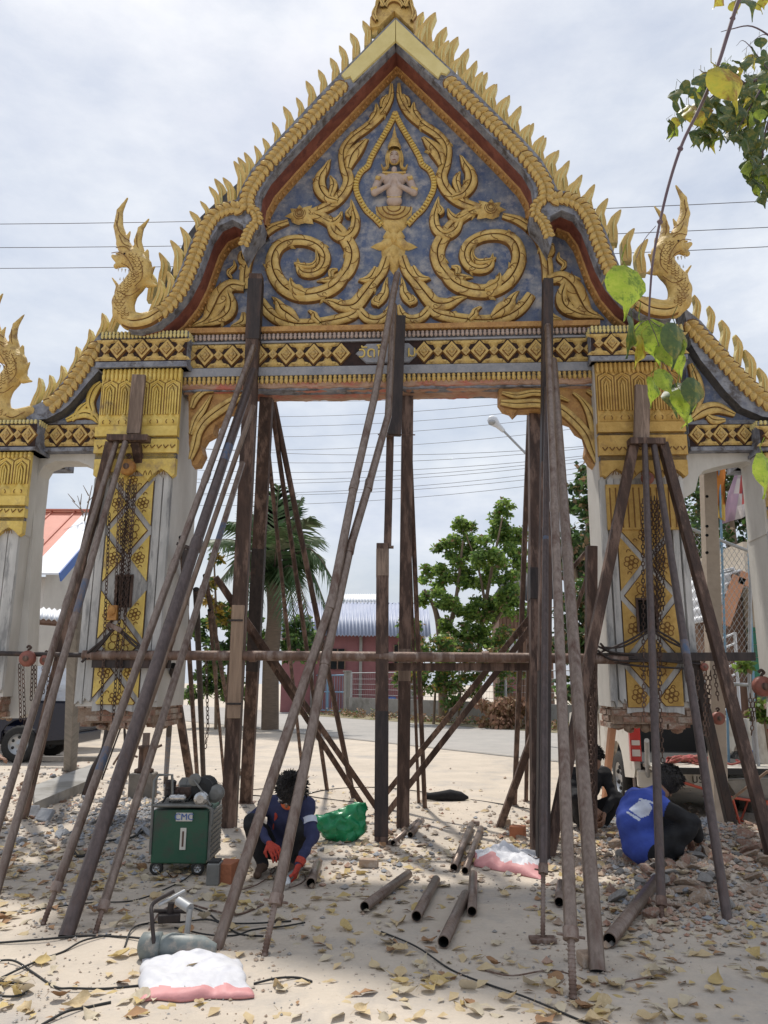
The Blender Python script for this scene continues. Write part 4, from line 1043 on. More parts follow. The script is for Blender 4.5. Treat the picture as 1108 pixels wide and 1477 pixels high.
# --- centre
ph = thing('packing_block', 'tall black steel channel set over the middle of the beam, beside the name panel', 'steel block', tuple(GW(574, 628, -.1)))
mb = MB(); mb.beam(GW(569, 628, -.08), GW(576, 457, -.08), .15, .10); mb.build('channel', ['steel_black'], ph, bevel=.006)
mb = MB(); mb.beam(GW(562, 630, -.09), GW(562, 606, -.09), .10, .05); mb.box(GW(572, 627, -.10), (.42, .012, .012)); mb.build('bolt_plate', ['steel_brown'], ph)
post('slim upper post below the black channel at mid opening', GW(563, 628, .02), GW(559, 790, .02), .085, 'steel_brown', patches=())
post('stout central post under the slim one, light brown head and black foot', GW(552, 785, -.03), G(550, 1217), .135, 'steel_brown', patches=((.93, .30, 'wood_grey', .004), (.22, 1.2, 'steel_black', .004)))
post('tall square post right of centre running from beam to rubble', GW(588, 573, .28), G(581, 1200), .135, 'steel_brown', patches=((.36, .35, 'wood_grey', .003),))
pipe('thin rust-red rear raker right of the central posts', GW(591, 640, .5), G(613, 1166), .037, 'steel_brown')
pipe('thinner rear raker close beside the central post, inner one', GW(588, 700, .5), G(604, 1158), .026, 'steel_brown')
pipe('long bare pipe leaning from the middle of the pediment down to the left foreground', GW(573, 395, -.30), G(312, 1370), .046, via=((401, 1097), (478, 870), (511, 700), (541, 570)))
pipe('long bare pipe leaning from the name panel to the foreground, with thin screw foot', GW(568, 440, -.22), G(381, 1380), .045, foot=.30, via=((441, 1097), (470, 950), (505, 790), (532, 700), (560, 600)))
# --- left front rakers
pipe('leftmost of four rakers leaning off the left dark post, blue band near its foot', GW(366, 500, -.22), G(62, 1334), .041, foot=.22, joints=(.66, .48), blue=(.17, .20))
pipe('thickest raker of the left four, plain foot on the slab', GW(366, 535, -.20), G(95, 1352), .060, 'pipe_dark', joints=(.55,), blue=(.74, .78))
pipe('slim raker of the left four, foot hidden behind the thickest one', GW(366, 585, -.18), G(150, 1207), .037, joints=(.42,))
pipe('rightmost raker of the left four, ending in a clamp by the cables', GW(350, 668, -.16), G(137, 1347), .038, foot=.16, joints=(.6,), blue=(.74, .79))
# --- left column tripod
hd = thing('head_timber', 'grey timber upright wedged on the left capital above the pipe cluster', 'timber', tuple(GW(195, 632, -.2)))
mb = MB(); mb.beam(GW(193, 626, -.19), GW(201, 541, -.19), .155, .05); mb.build('upright', ['wood_grey'], hd, bevel=.005)
mb = MB(); mb.box(GW(186, 633, -.24), (.46, .14, .07)); mb.build('head_plate', ['steel_brown'], hd, bevel=.004)
pipe('outer left pipe from the left capital, running off the picture edge', GW(168, 638, -.26), G(-30, 1280), .040, 'pipe_grey', joints=(.55,))
pipe('blue-banded pipe from the left capital, second from the edge', GW(181, 638, -.28), G(-8, 1296), .042, 'pipe_grey', joints=(.50,), blue=(.52, .60))
post('dark square leg behind the two left pipes, foot in the rubble', GW(160, 638, -.2), G(30, 1190), .095, 'steel_brown')
post('dark square leg slanting right from the left capital', GW(196, 636, -.2), G(277, 1140), .095, 'steel_brown')
# --- right column tripod
hd = thing('head_timber', 'brown timber upright wedged on the right capital below the hanging leaves', 'timber', tuple(GW(925, 640, -.2)))
mb = MB(); mb.beam(GW(925, 633, -.19), GW(927, 556, -.19), .165, .05); mb.build('upright', ['wood_grey'], hd, bevel=.005)
mb = MB(); mb.box(GW(932, 638, -.24), (.38, .14, .07)); mb.build('head_plate', ['steel_brown'], hd, bevel=.004)
post('dark square leg slanting left from the right capital', GW(914, 642, -.2), G(791, 1236), .10, 'steel_brown')
pipe('grey round leg dropping almost straight from the right capital', GW(930, 640, -.27), G(955, 1330), .040, 'pipe_dark', joints=(.34,), foot=.12)
pipe('grey-brown leg from the right capital, ending on the rubble slope', GW(943, 640, -.25), G(1050, 1330), .043, 'pipe_dark', joints=(.4,), blue=(.44, .47))
post('dark square leg slanting right from the right capital to the picture edge', GW(956, 640, -.2), G(1122, 1262), .095, 'steel_brown')
post('short dark square leg behind the right tripod, chain beside it', GW(1000, 950, -.1), G(1060, 1212), .095, 'steel_black')
# --- right of centre
post('tall black post in front of the pediment right of the spiral', GW(790, 405, -.06), G(783, 1240), .115, 'steel_black', patches=((.45, 2.2, 'steel_brown', .004),))
post('brown square post under the right bracket', GW(771, 592, .35), G(777, 1232), .14, 'steel_brown', patches=((.55, .35, 'steel_black', .01),))
post('brown square rear post left of the right group', GW(764, 596, .6), G(742, 1162), .06, 'steel_brown')
post('thin brown rear post second in the right group', GW(768, 596, .7), G(759, 1156), .05, 'steel_brown')
post('dark brown raker kicking left from the right group to the rubble', GW(780, 1030, .1), G(720, 1195), .075, 'steel_brown')
pipe('long bare pipe right of centre, first of the bright pair', GW(790, 470, -.25), G(827, 1442), .045, foot=.30, joints=(.55,))
pipe('long bare pipe right of centre, thicker second of the pair', GW(798, 520, -.22), G(862, 1402), .056, joints=(.52,))
pipe('blue-black upright pipe on a screw jack and plate', GW(789, 560, -.40), G(783, 1358), .034, 'pipe_dark', foot=.42, joints=(.62,), blue=(.60, .63))
mb = MB(); mb.box(G(783, 1358) + Vector((0, 0, .012)), (.16, .10, .022)); mb.build('foot_plate', ['steel_rust'], None, bevel=.003, label='small steel plate under the screw jack of the blue-black pipe', cat='plate')
post('brown square post left of the right column, chain hanging on it', GW(853, 788, -.1), G(852, 1218), .11, 'steel_brown')
pipe('short thin brown pipe sloping up to the brown post by the right column', GW(846, 796, .1), GW(812, 835, .5), .03, 'steel_brown', group='braces beside the right column')
pipe('short thin pale pipe sloping down behind the right pair of pipes', GW(848, 830, .1), GW(822, 905, .3), .028, 'steel_brown', group='braces beside the right column')
# --- braces between the posts
for (a, b, lab) in (((311, 832), (527, 1168), 'long angle brace falling right from the left posts, lower one of the pair'), ((316, 838), (548, 1172), 'long angle brace falling right from the left posts, upper one of the pair'),
                    ((776, 877), (541, 1164), 'long angle brace rising right to the right posts, upper one of the pair'), ((783, 884), (547, 1188), 'long angle brace rising right to the right posts, lower one of the pair')):
    t = GW(a[0], a[1], .15); g_ = G(*b)
    r_ = thing('angle_brace', lab, 'brace', tuple(g_), 0, 'steel angle braces tying the posts')
    mb = MB(); mb.beam(g_, t, .065, .018, 0); mb.beam(g_ + Vector((.024, .03, 0)), t + Vector((.024, .03, 0)), .018, .06, 0); mb.build('angle_bar', ['steel_brown'], r_)
# --- left rear group
pipe('black upright pipe left of the generator top, rear row', GW(283, 850, .35), G(294, 1134), .046, 'steel_black')
pipe('blue-black short upright pipe behind the green welding machine', GW(250, 960, .2), G(239, 1130), .045, 'steel_black', blue=(.1, .5))
pipe('slim brown raker crossing behind the left rakers', GW(296, 830, .3), G(346, 1118), .036, 'steel_brown')
pipe('thin brown rear raker ending beside the bright yard', GW(302, 880, .4), G(324, 1130), .027, 'steel_brown')
pipe('dark brown slanting pipe between the left column and rakers', GW(262, 775, -.05), G(285, 1128), .040, 'steel_brown')
br = thing('steel_bracket', 'small black steel bracket on the white side of the left column', 'bracket', tuple(GW(268, 790, .0)))
mb = MB(); mb.box(GW(272, 790, -.02), (.26, .10, .035), Matrix.Rotation(R(18), 3, 'Y')); mb.box(GW(270, 806, -.02), (.09, .10, .2)); mb.build('plate', ['steel_black'], br, bevel=.004)
# crooked dark log leaning under the left column foot
lg = MB(); pts = [G(122, 1150), G(122, 1150) + Vector((.10, 0, .35)), G(122, 1150) + Vector((.24, .0, .62)), G(122, 1150) + Vector((.28, .02, 1.02))]
lg.tube(spline(pts, 5), [.05 + .035 * i / 15 for i in range(16)], 10); lg.build('timber_prop', ['steel_black'], None, label='crooked dark timber prop below the left column foot', cat='prop', origin=G(122, 1150))
cp = thing('concrete_post', 'square grey concrete post standing by the black pickup', 'post', tuple(G(101, 1112)))
mb = MB(); mb.beam(G(101, 1112), GW(112, 880, .9), .16, .16); mb.build('shaft', ['concrete_old'], cp, bevel=.01)
mb = MB(); b_ = G(101, 1112); mb.box(b_ + Vector((0, 0, .03)), (.22, .22, .06)); mb.build('footing', ['concrete_old'], cp, bevel=.01)
# --- long horizontal pipe and its companions
hp = thing('horizontal_pipe', 'long horizontal steel pipe lashed across both columns at head height', 'pipe', tuple(GW(600, 945, -.34)))
mb = MB(); mb.tube([GW(120, 945, -.13), GW(420, 946, -.13), GW(760, 949, -.13), GW(905, 951, -.13)], .052, 14, 0, inner_m=1); mb.build('tube', ['steel_rust', 'inside_shade'], hp)
mb = MB(); mb.beam(GW(860, 948, -.12), GW(1088, 947, -.12), .085, .085); mb.build('end_bar', ['steel_black'], hp, bevel=.004)
for px in (365, 700): mb = MB(); mb.tube([GW(px - 5, 947, -.13), GW(px + 5, 947, -.13)], .058, 14); mb.build('coupling', ['steel_rust'], hp)
hb = MB(); hb.beam(GW(135, 957, -.09), GW(245, 958, -.09), .09, .09); hb.build('square_bar', ['steel_black'], None, label='short dark square bar under the horizontal pipe at the left column', cat='bar')
hb = MB(); hb.beam(GW(555, 962, -.02), GW(768, 962, -.02), .08, .06); hb.build('square_bar', ['steel_brown'], None, label='brown square bar under the horizontal pipe between the central and right posts', cat='bar')
hb = MB(); hb.tube([GW(-70, 941, -.12), GW(118, 945, -.12)], .026, 8); hb.build('thin_rail', ['steel_black'], None, label='thin black rail carrying the two orange chain hoists', cat='rail')
# --- chains
def chain(mb, pts, step=.045, r=.0055, m=0):
    P = [Vector(p) for p in pts]; k_ = 0
    for a, b in zip(P[:-1], P[1:]):
        L_ = (b - a).length; n = max(1, int(L_ / step)); u_ = (b - a).normalized(); s1 = u_.cross(Vector((.3, 1, .1))).normalized(); s2 = u_.cross(s1)
        for i in range(n):
            c = a + (b - a) * ((i + .5) / n); s_ = s1 if k_ % 2 else s2; k_ += 1
            ring_ = [c + u_ * (.030 * math.cos(t)) + s_ * (.0165 * math.sin(t)) for t in [math.pi / 3 * q for q in range(7)]]
            mb.tube(ring_, r, 4, m, cap=False)
def hoist(label, block, bm, strands, size=.13, hook=None, rope=()):
    root = thing('chain_hoist', label, 'chain hoist', tuple(block)); bl = Vector(block)
    mb = MB(); rot = Matrix.Rotation(R(90), 3, 'X')
    mb.lathe(bl, [(.002, -size * .45), (size * .72, -size * .42), (size * .82, -size * .2), (size * .82, size * .2), (size * .72, size * .42), (.002, size * .45)], 18, 0, axis=rot)
    mb.lathe(bl + Vector((0, -size * .43, 0)), [(.002, -.012), (size * .3, -.012), (size * .32, .012)], 10, 1, axis=rot.inverted())
    mb.build('drum_housing', [bm, 'steel_brown'], root)
    mb = MB(); hk = [bl + Vector((0, 0, size * .7)), bl + Vector((0, 0, size * .9)), bl + Vector((size * .22, 0, size * 1.1)), bl + Vector((0, 0, size * 1.3)), bl + Vector((-size * .2, 0, size * 1.1))]
    mb.tube(spline(hk, 5), size * .12, 7); mb.build('hook', ['steel_brown'], root)
    for s_ in strands:
        mb = MB(); chain(mb, s_); mb.build('chain', ['steel_brown'], root, kind='stuff')
    if hook:
        mb = MB(); h_ = Vector(hook); mb.box(h_, (.10, .07, .16)); mb.ell(h_ + Vector((0, -.035, .02)), (.045, .03, .055), 10, 6, m=0); mb.tube(spline([h_ - Vector((0, 0, .08)), h_ - Vector((.05, 0, .14)), h_ - Vector((0, 0, .20)), h_ - Vector((-.05, 0, .15))], 5), .014, 6, 1); mb.build('hook_block', [bm, 'steel_brown'], root, bevel=.008)
    return root
mat('hoist_gold', (.50, .25, .06), (.30, .13, .04), .6, 14, bump=.4)
mat('hoist_red', (.30, .10, .07), (.20, .07, .05), .5, 10, bump=.2)
D = -.16
hoist('yellow chain hoist hanging below the left capital in front of yellow tiles', GW(184, 674, D), 'hoist_gold',
      [(GW(173, 690, D), GW(166, 880, D)), (GW(177, 690, D), GW(172, 900, D)), (GW(188, 692, D), GW(176, 880, D - .02)), (GW(192, 700, D), GW(180, 890, D - .03)), (GW(196, 700, D), GW(172, 1000, D)), (GW(158, 740, D), GW(146, 1030, D)), (GW(183, 700, D), GW(163, 1050, D)), (GW(186, 700, D + .02), GW(174, 860, D))], .115, hook=GW(163, 884, D - .02))
hoist('orange chain hoist hanging on the thin rail at the left edge', GW(40, 950, D), 'hoist_red', [(GW(28, 958, D), GW(30, 1040, D)), (GW(33, 960, D), GW(36, 1045, D)), (GW(47, 960, D), GW(45, 1010, D)), (GW(51, 960, D), GW(52, 1030, D))], .105)
hoist('smaller red chain hoist second on the thin rail at left', GW(66, 952, D + .05), 'hoist_red', [(GW(62, 962, D + .05), GW(63, 1000, D + .05)), (GW(71, 962, D + .05), GW(68, 1010, D + .05))], .075)
hoist('red chain hoist under the right capital behind the tripod legs', GW(934, 690, D + .04), 'hoist_red',
      [(GW(944, 716, D + .04), GW(948, 890, D + .04)), (GW(951, 716, D + .04), GW(953, 900, D + .04)), (GW(939, 716, D + .04), GW(943, 905, D + .04)), (GW(947, 720, D), GW(950, 1000, D)), (GW(927, 720, D), GW(929, 1040, D)), (GW(953, 920, D), GW(952, 1010, D)), (GW(957, 725, D + .04), GW(957, 880, D + .04)), (GW(951, 1000, D), GW(956, 1100, D))], .085)
hoist('red chain hoist low beside the right column under the bar end', GW(1016, 962, D), 'hoist_red', [(GW(1007, 968, D), GW(1004, 1050, D)), (GW(1019, 968, D), GW(1016, 1060, D)), (GW(1025, 968, D), GW(1020, 1062, D))], .05)
hoist('orange ball-shaped hoist hanging over the white truck bed', GW(1036, 1036, .5), 'hoist_red', [(GW(1036, 1010, .5), GW(1030, 960, .5))], .085)
hoist('rust red trolley hoist at the right edge above the wheelbarrow', GW(1100, 990, .2), 'hoist_red', [(GW(1082, 1000, .2), GW(1084, 1040, .2)), (GW(1090, 1000, .2), GW(1084, 1060, .2))], .13)
c_ = thing('hanging_chain', 'rusty chain hanging on the brown post left of the right column', 'chain', tuple(GW(856, 1000, -.2)))
mb = MB(); chain(mb, [GW(858, 960, -.2), GW(856, 1210, -.2)]); chain(mb, [GW(852, 980, -.2), GW(853, 1180, -.2)]); mb.build('links', ['steel_brown'], c_, kind='stuff')
c_ = thing('hanging_chain', 'thin chain loop hanging between the left rear props', 'chain', tuple(GW(298, 940, .3)))
mb = MB(); chain(mb, [GW(297, 930, .3), GW(300, 1050, .3), GW(296, 1080, .3)]); mb.build('links', ['steel_brown'], c_, kind='stuff')
# wire rope slings
def ropes(label, runs, r=.012, name='rope_sling'):
    root = thing(name, label, 'wire rope', tuple(runs[0][0]))
    for rn in runs:
        mb = MB(); mb.tube(spline(rn, 6), r, 6); mb.build('rope', ['steel_black'], root)
ropes('black wire sling spread in a V over the left column', [[GW(166, 905, D), GW(150, 922, D), GW(126, 942, D - .02)], [GW(168, 902, D), GW(148, 928, D), GW(128, 950, D)], [GW(170, 905, D), GW(190, 922, D), GW(212, 940, D)], [GW(172, 910, D), GW(195, 932, D), GW(220, 945, D)], [GW(163, 908, D), GW(140, 934, D), GW(118, 955, D)]], .014)
mb = MB(); mb.box(GW(166, 905, D - .03), (.17, .06, .05), Matrix.Rotation(R(25), 3, 'Y')); mb.build('shackle_plate', ['steel_rust'], None, label='grey shackle plate joining the left sling ropes', cat='shackle', bevel=.004)
ropes('black wire sling spread in a V over the right column, bunched at left', [[GW(938, 905, D), GW(905, 925, D), GW(868, 940, D)], [GW(938, 910, D), GW(900, 932, D), GW(866, 934, D)], [GW(940, 905, D), GW(970, 922, D), GW(995, 940, D)], [GW(942, 910, D), GW(965, 925, D), GW(990, 936, D)],
      [GW(862, 932, D), GW(890, 944, D), GW(930, 950, D)], [GW(862, 938, D - .02), GW(885, 952, D - .03), GW(935, 954, D)], [GW(866, 928, D), GW(880, 940, D - .04), GW(915, 944, D)], [GW(862, 942, D), GW(900, 958, D), GW(1000, 965, D)], [GW(864, 944, D), GW(890, 948, D), GW(1010, 958, D)]], .012)
# ================================================================ things behind the gate
NG = Vector((0, 0, 0))
def boxw(mb, x0, x1, y0, y1, z0, z1, m=0): return mb.box(((x0 + x1) / 2, (y0 + y1) / 2, (z0 + z1) / 2), (x1 - x0, y1 - y0, z1 - z0), None, m)
mat('wall_white', (.62, .59, .54), (.54, .51, .47), .9, 1.5, bump=.1)
mat('roof_orange', (.62, .22, .15), (.52, .19, .13), .6, 2)
mat('sheet_white', (.72, .74, .76), (.62, .63, .66), .5, 3)
mat('fascia_blue', (.055, .13, .42), (.07, .15, .38), .5, 4)
mat('wall_pink', (.29, .125, .13), (.24, .105, .11), .9, 1.5)
mat('roof_blue', (.30, .335, .44), (.38, .41, .50), .5, 1.2)
mat('dark_glass', (.012, .014, .018), rough=.15)
mat('concrete_wall', (.33, .32, .30), (.26, .25, .235), .95, 1.5, bump=.3, c3=(.18, .17, .15), s3=.9)
mat('galv', (.42, .43, .44), (.34, .35, .36), .5, 8, .4)
mat('paint_blue', (.17, .34, .50), (.22, .36, .48), .5, 6)
mat('paint_cream', (.62, .58, .47), (.56, .52, .42), .35, 3)
mat('hut_wood', (.17, .10, .07), (.24, .15, .11), .9, 4, bump=.4, stretch=(3, 3, .5))
mat('thatch', (.25, .13, .08), (.34, .20, .13), .95, 9, bump=1)
mat('green_wall', (.035, .19, .115), (.05, .23, .14), .7, 2, c3=(.07, .12, .08), s3=2)
mat('orange_wood', (.60, .30, .17), (.52, .26, .15), .7, 4)
mat('beige_wall', (.58, .50, .40), (.52, .45, .36), .9, 2)
mat('wire_dark', (.10, .10, .115), rough=.6)
mat('bark', (.16, .115, .08), (.23, .17, .12), .95, 6, bump=.8, stretch=(2, 2, .5))
mat('palm_bark', (.20, .15, .11), (.13, .10, .075), .95, 8, bump=.8, stretch=(.5, .5, 4))
def leafmat(name, a, b, c=None, tr=.35, rough=.5): mat(name, a, b, rough, 1.6, c3=c, s3=.8, trans=tr, lo=.4, hi=.6)
leafmat('leaf_bright', (.21, .33, .06), (.31, .42, .10), (.14, .24, .06), .5)
leafmat('leaf_mid', (.085, .165, .045), (.14, .24, .065), (.055, .11, .035), .45)
leafmat('leaf_dark', (.025, .06, .018), (.055, .10, .03), (.09, .07, .03))
leafmat('leaf_yellow', (.50, .33, .05), (.32, .26, .05))
leafmat('palm_leaf', (.05, .105, .035), (.10, .165, .065), (.16, .18, .10))
leafmat('leaf_dry', (.22, .14, .07), (.32, .22, .12))

def leaf_cloud(blobs, n, size, seed, mats, mix, droop=.3):
    """many small folded leaf faces scattered through clumps"""
    r_ = random.Random(seed); mb = MB(); tot = sum(b[3] ** 2 for b in blobs)
    for (x, y, z, r) in blobs:
        k_ = int(n * r * r / tot)
        subs = [Vector((x + r * r_.uniform(-.8, .8), y + r * r_.uniform(-.8, .8), z + r * r_.uniform(-.75, .8))) for _ in range(9)]
        for i in range(k_):
            c = subs[i % 9]; rr_ = r * .48 * r_.random() ** .4
            a, b = r_.uniform(0, 6.283), math.acos(r_.uniform(-1, 1))
            p = c + Vector((math.cos(a) * math.sin(b), math.sin(a) * math.sin(b), math.cos(b) * .8)) * rr_
            u_ = Vector((r_.gauss(0, 1), r_.gauss(0, 1), r_.gauss(-droop, .6))).normalized(); v_ = u_.cross(Vector((r_.gauss(0, 1), r_.gauss(0, 1), r_.gauss(0, 1)))).normalized()
            s_ = size * r_.uniform(.6, 1.3)
            mb.add([p, p + u_ * s_ * .5 + v_ * s_ * .28, p + u_ * s_, p + u_ * s_ * .5 - v_ * s_ * .28], [(0, 1, 2, 3)], r_.choices(range(len(mats)), mix)[0], True)
    return mb
def tree(name, label, base, trunk_runs, blobs, n, size, seed, mats, mix, bark='bark', cat='tree'):
    root = thing(name, label, cat, tuple(base))
    mb = MB()
    for run, r0, r1 in trunk_runs:
        sp = spline(run, 5); mb.tube(sp, [r0 + (r1 - r0) * i / (len(sp) - 1) for i in range(len(sp))], 8)
    mb.build('trunk', [bark], root)
    leaf_cloud(blobs, n, size, seed, mats, mix).build('crown', mats, root, kind='stuff')
    return root
def pb(px, py, rpx, Y, dy=0.0):
    p = at(px, py, Y + dy); return (p.x, p.y, p.z, rpx / FPX * Y)
def basep(px, Y): p = at(px, 985, Y); return Vector((p.x, Y, 0))

# the light green tree across the street
Y = 33; r_ = random.Random(5)
bl = [pb(x, y, r * .95, Y, r_.uniform(-1.2, 1.2)) for x, y, r in ((731, 733, 15), (722, 760, 24), (745, 775, 20), (668, 762, 18), (640, 790, 18), (672, 790, 24), (705, 795, 26), (738, 805, 22), (622, 828, 17), (650, 830, 24), (690, 838, 26), (728, 845, 24), (611, 862, 12), (640, 868, 20), (672, 875, 22), (708, 885, 24), (745, 880, 18), (655, 905, 20), (690, 915, 22))]
b0 = basep(640, Y); k2 = basep(690, Y)
tree('broadleaf_tree', 'light green feathery tree standing behind the roadside wall at mid opening', b0,
     [([b0, at(636, 930, Y), at(628, 880, Y), at(612, 850, Y)], .22, .05), ([at(636, 930, Y), at(655, 880, Y), at(668, 780, Y)], .14, .04), ([k2, at(692, 930, Y), at(706, 840, Y), at(725, 745, Y)], .16, .03), ([at(692, 930, Y), at(735, 860, Y), at(742, 790, Y)], .09, .03), ([at(700, 870, Y), at(690, 820, Y), at(672, 770, Y)], .07, .02)],
     bl, 22000, .19, 3, ['leaf_bright', 'leaf_mid', 'leaf_dry'], (7, 3, .4))
Y = 31
bl = [pb(x, y, r, Y, r_.uniform(-1, 1)) for x, y, r in ((590, 905, 18), (600, 940, 22), (635, 935, 25), (670, 945, 24), (640, 975, 24), (680, 990, 18), (610, 985, 18), (585, 975, 16), (705, 950, 18), (735, 925, 20), (720, 955, 20), (745, 965, 18), (730, 990, 14), (655, 1005, 16))]
tree('shrubbery', 'mixed green shrubs growing behind the wire fence under the light green tree', basep(640, Y), [([basep(625, Y), at(630, 960, Y)], .06, .03), ([basep(660, Y), at(668, 950, Y)], .05, .03)], bl, 8500, .19, 9, ['leaf_mid', 'leaf_bright', 'leaf_dry', 'leaf_yellow'], (5, 2.5, 2, .5), cat='shrub')
Y = 28
bl = [pb(x, y, r, Y, r_.uniform(-1, 1)) for x, y, r in ((298, 905, 22), (325, 885, 20), (350, 905, 22), (310, 945, 26), (345, 950, 26), (300, 985, 20), (330, 990, 20), (430, 905, 22), (445, 935, 18), (415, 935, 18), (372, 930, 20), (275, 1000, 12))]
tree('shrubbery', 'dense dark green bush behind the left posts below the palm', basep(330, Y), [([basep(330, Y), at(330, 950, Y)], .08, .04)], bl, 8500, .2, 12, ['leaf_mid', 'leaf_dark', 'leaf_bright'], (5, 3, 2), cat='shrub')
bl = [pb(x, y, r, 27) for x, y, r in ((312, 805, 8), (318, 880, 10), (328, 888, 8), (305, 842, 8), (300, 862, 7), (335, 895, 8), (310, 895, 8))]
tree('flowering_tree', 'small tree with yellow blossom seen between the left rakers', basep(315, 27), [([basep(315, 27), at(312, 900, 27), at(309, 810, 27)], .06, .03)], bl, 700, .22, 14, ['leaf_yellow', 'leaf_dry', 'leaf_mid'], (5, 2, 2))
# coconut palm
Y = 27; b0 = basep(392, Y); crown = at(394, 838, Y)
pm = thing('coconut_palm', 'coconut palm with drooping fronds and grey trunk left of the opening middle', 'palm tree', tuple(b0))
mb = MB(); sp = spline([b0, at(391, 950, Y), at(396, 890, Y), crown], 8); mb.tube(sp, [.30 - .06 * i / (len(sp) - 1) for i in range(len(sp))], 10); mb.build('trunk', ['palm_bark'], pm)
def frond(tip, sag, n=52, ll=1.05, seed=0, hang=.8):
    r_ = random.Random(seed); mb = MB(); mid = (crown + tip) / 2 + Vector((0, 0, sag)); P = spline([crown, mid, tip], 14); P = [Vector(p) for p in P]
    mb.tube(P, [.05 - .04 * i / (len(P) - 1) for i in range(len(P))], 5)
    for i in range(2, n):
        f = i / n * (len(P) - 1); j = min(int(f), len(P) - 2); p = P[j].lerp(P[j + 1], f - j); t = (P[j + 1] - P[j]).normalized()
        side = t.cross(Vector((0, 0, 1)))
        if side.length < .1: side = Vector((1, 0, 0))
        side.normalize(); L_ = ll * (math.sin(math.pi * min(1, .12 + .88 * i / n)) ** .5) * r_.uniform(.8, 1.1)
        for s_ in (-1, 1):
            d = (side * s_ * r_.uniform(.5, .9) + t * r_.uniform(.4, .8) + Vector((0, 0, -hang * r_.uniform(.4, 1.1)))).normalized(); w_ = t * .045
            mb.add([p - w_, p + w_, p + d * L_ * .55 + w_ * .8 + Vector((0, 0, .02)), p + d * L_ * .55 - w_ * .6, p + d * L_ + Vector((0, 0, -.10 * L_))], [(0, 1, 2, 3), (3, 2, 4)], 1)
    mb.build('frond', ['palm_bark', 'palm_leaf'], pm)
for i, (tx_, ty_, dy, sag, hg) in enumerate(((468, 808, 0, .9, 1.0), (496, 862, -1, 1.4, 1.1), (482, 905, .5, 1.5, 1.1), (450, 905, -2, 1.2, .9), (430, 935, 1.5, 1.5, 1), (300, 778, .5, .6, .6), (318, 836, -1, 1.0, 1.1), (330, 905, 0, 1.6, 1.1), (352, 930, -1.6, 1.4, 1), (420, 722, .8, .4, .3), (448, 745, -1, .7, .5), (388, 715, 1.5, .2, .2), (360, 735, .5, .4, .4), (330, 752, -1.2, .8, .6), (405, 760, -2.2, .5, .5), (462, 776, 1.8, .7, .7), (410, 900, -2.5, 1.1, 1), (345, 870, -2, 1.1, 1), (436, 718, 0, .3, .2), (402, 700, 0, .2, .2))):
    frond(at(tx_, ty_, Y + dy), sag, seed=i, hang=hg)
# dark trees at the right
Y = 17; bl = []
for i in range(34): bl.append(pb(r_.uniform(815, 880), r_.uniform(700, 1000), r_.uniform(20, 32), Y, r_.uniform(-1.5, 1.5)))
bl += [pb(845, 680, 12, Y), pb(832, 700, 14, Y), pb(818, 730, 12, Y)]
b0 = basep(850, Y)
tree('broadleaf_tree', 'tall dark tree with brownish leaves between the right pipes and the right column', b0, [([b0, at(848, 850, Y), at(852, 720, Y)], .22, .06), ([at(848, 900, Y), at(825, 800, Y)], .08, .03)], bl, 14000, .16, 21, ['leaf_dark', 'leaf_mid', 'leaf_dry'], (5, 3, 1.6))
Y = 19; bl = [pb(r_.uniform(975, 1170), r_.uniform(660, 960), r_.uniform(24, 40), Y, r_.uniform(-2, 2)) for i in range(48)]
b0 = basep(1060, Y)
tree('broadleaf_tree', 'dense dark tree filling the right arch behind the flags', b0, [([b0, at(1060, 850, Y), at(1050, 720, Y)], .3, .08), ([at(1060, 860, Y), at(1110, 760, Y)], .12, .04)], bl, 17000, .17, 22, ['leaf_dark', 'leaf_mid', 'leaf_dry'], (6, 3, .8))
Y = 24; bl = [pb(x, y, r, Y) for x, y, r in ((72, 920, 16), (92, 925, 14), (60, 930, 12), (110, 930, 14), (128, 925, 12))]
tree('shrubbery', 'green bush under the awning in the left arch', basep(80, Y), [([basep(80, Y), at(80, 930, Y)], .05, .03)], bl, 2200, .22, 23, ['leaf_mid', 'leaf_bright', 'leaf_yellow'], (4, 3, 1), cat='shrub')
bt = thing('bare_tree', 'leafless twiggy tree top above the orange roof in the left arch', 'tree', tuple(basep(123, 24))); mb = MB(); Y = 24; b0 = basep(123, Y)
for run in ([b0, at(120, 760, Y), at(133, 700, Y)], [at(120, 745, Y), at(112, 715, Y)], [at(122, 740, Y), at(104, 722, Y)], [at(126, 725, Y), at(138, 712, Y)], [at(128, 715, Y), at(120, 700, Y)], [at(116, 728, Y), at(118, 712, Y)], [at(108, 724, Y), at(98, 712, Y)]): mb.tube(run, [.05, .03, .012][:len(run)] if len(run) == 3 else [.02, .008], 5)
mb.build('trunk', ['bark'], bt)

# wires
def wire(lab, a, b, Ya, Yb, r=.018, sag=0):
    p, q = at(*a, Ya), at(*b, Yb); d = q - p; p = p - d * .6; q = q + d * .6
    P = [p.lerp(q, i / 16) for i in range(17)]
    for i, v in enumerate(P): v.z += sag * (((i - 8) / 8) ** 2 * 2.84 - .4)
    mb = MB(); mb.tube(P, r, 5, cap=False)
    return mb.build('power_line', ['wire_dark'], None, label=lab, cat='power line', group='power lines strung across behind the gate')
for i, (a, b) in enumerate((((0, 325), (1108, 292)), ((0, 359), (1108, 330)), ((0, 389), (1108, 358)))):
    wire('overhead wire, %s of the three crossing open sky beside the naga heads' % ('highest', 'middle one', 'lowest')[i], a, b, 24, 21, .012, .25)
rows = [(580, 568), (603, 580), (617, 594), (632, 608), (651, 628), (655, 657), (669, 661), (683, 672), (694, 676), (699, 681), (713, 690), (716, 697), (730, 706)]
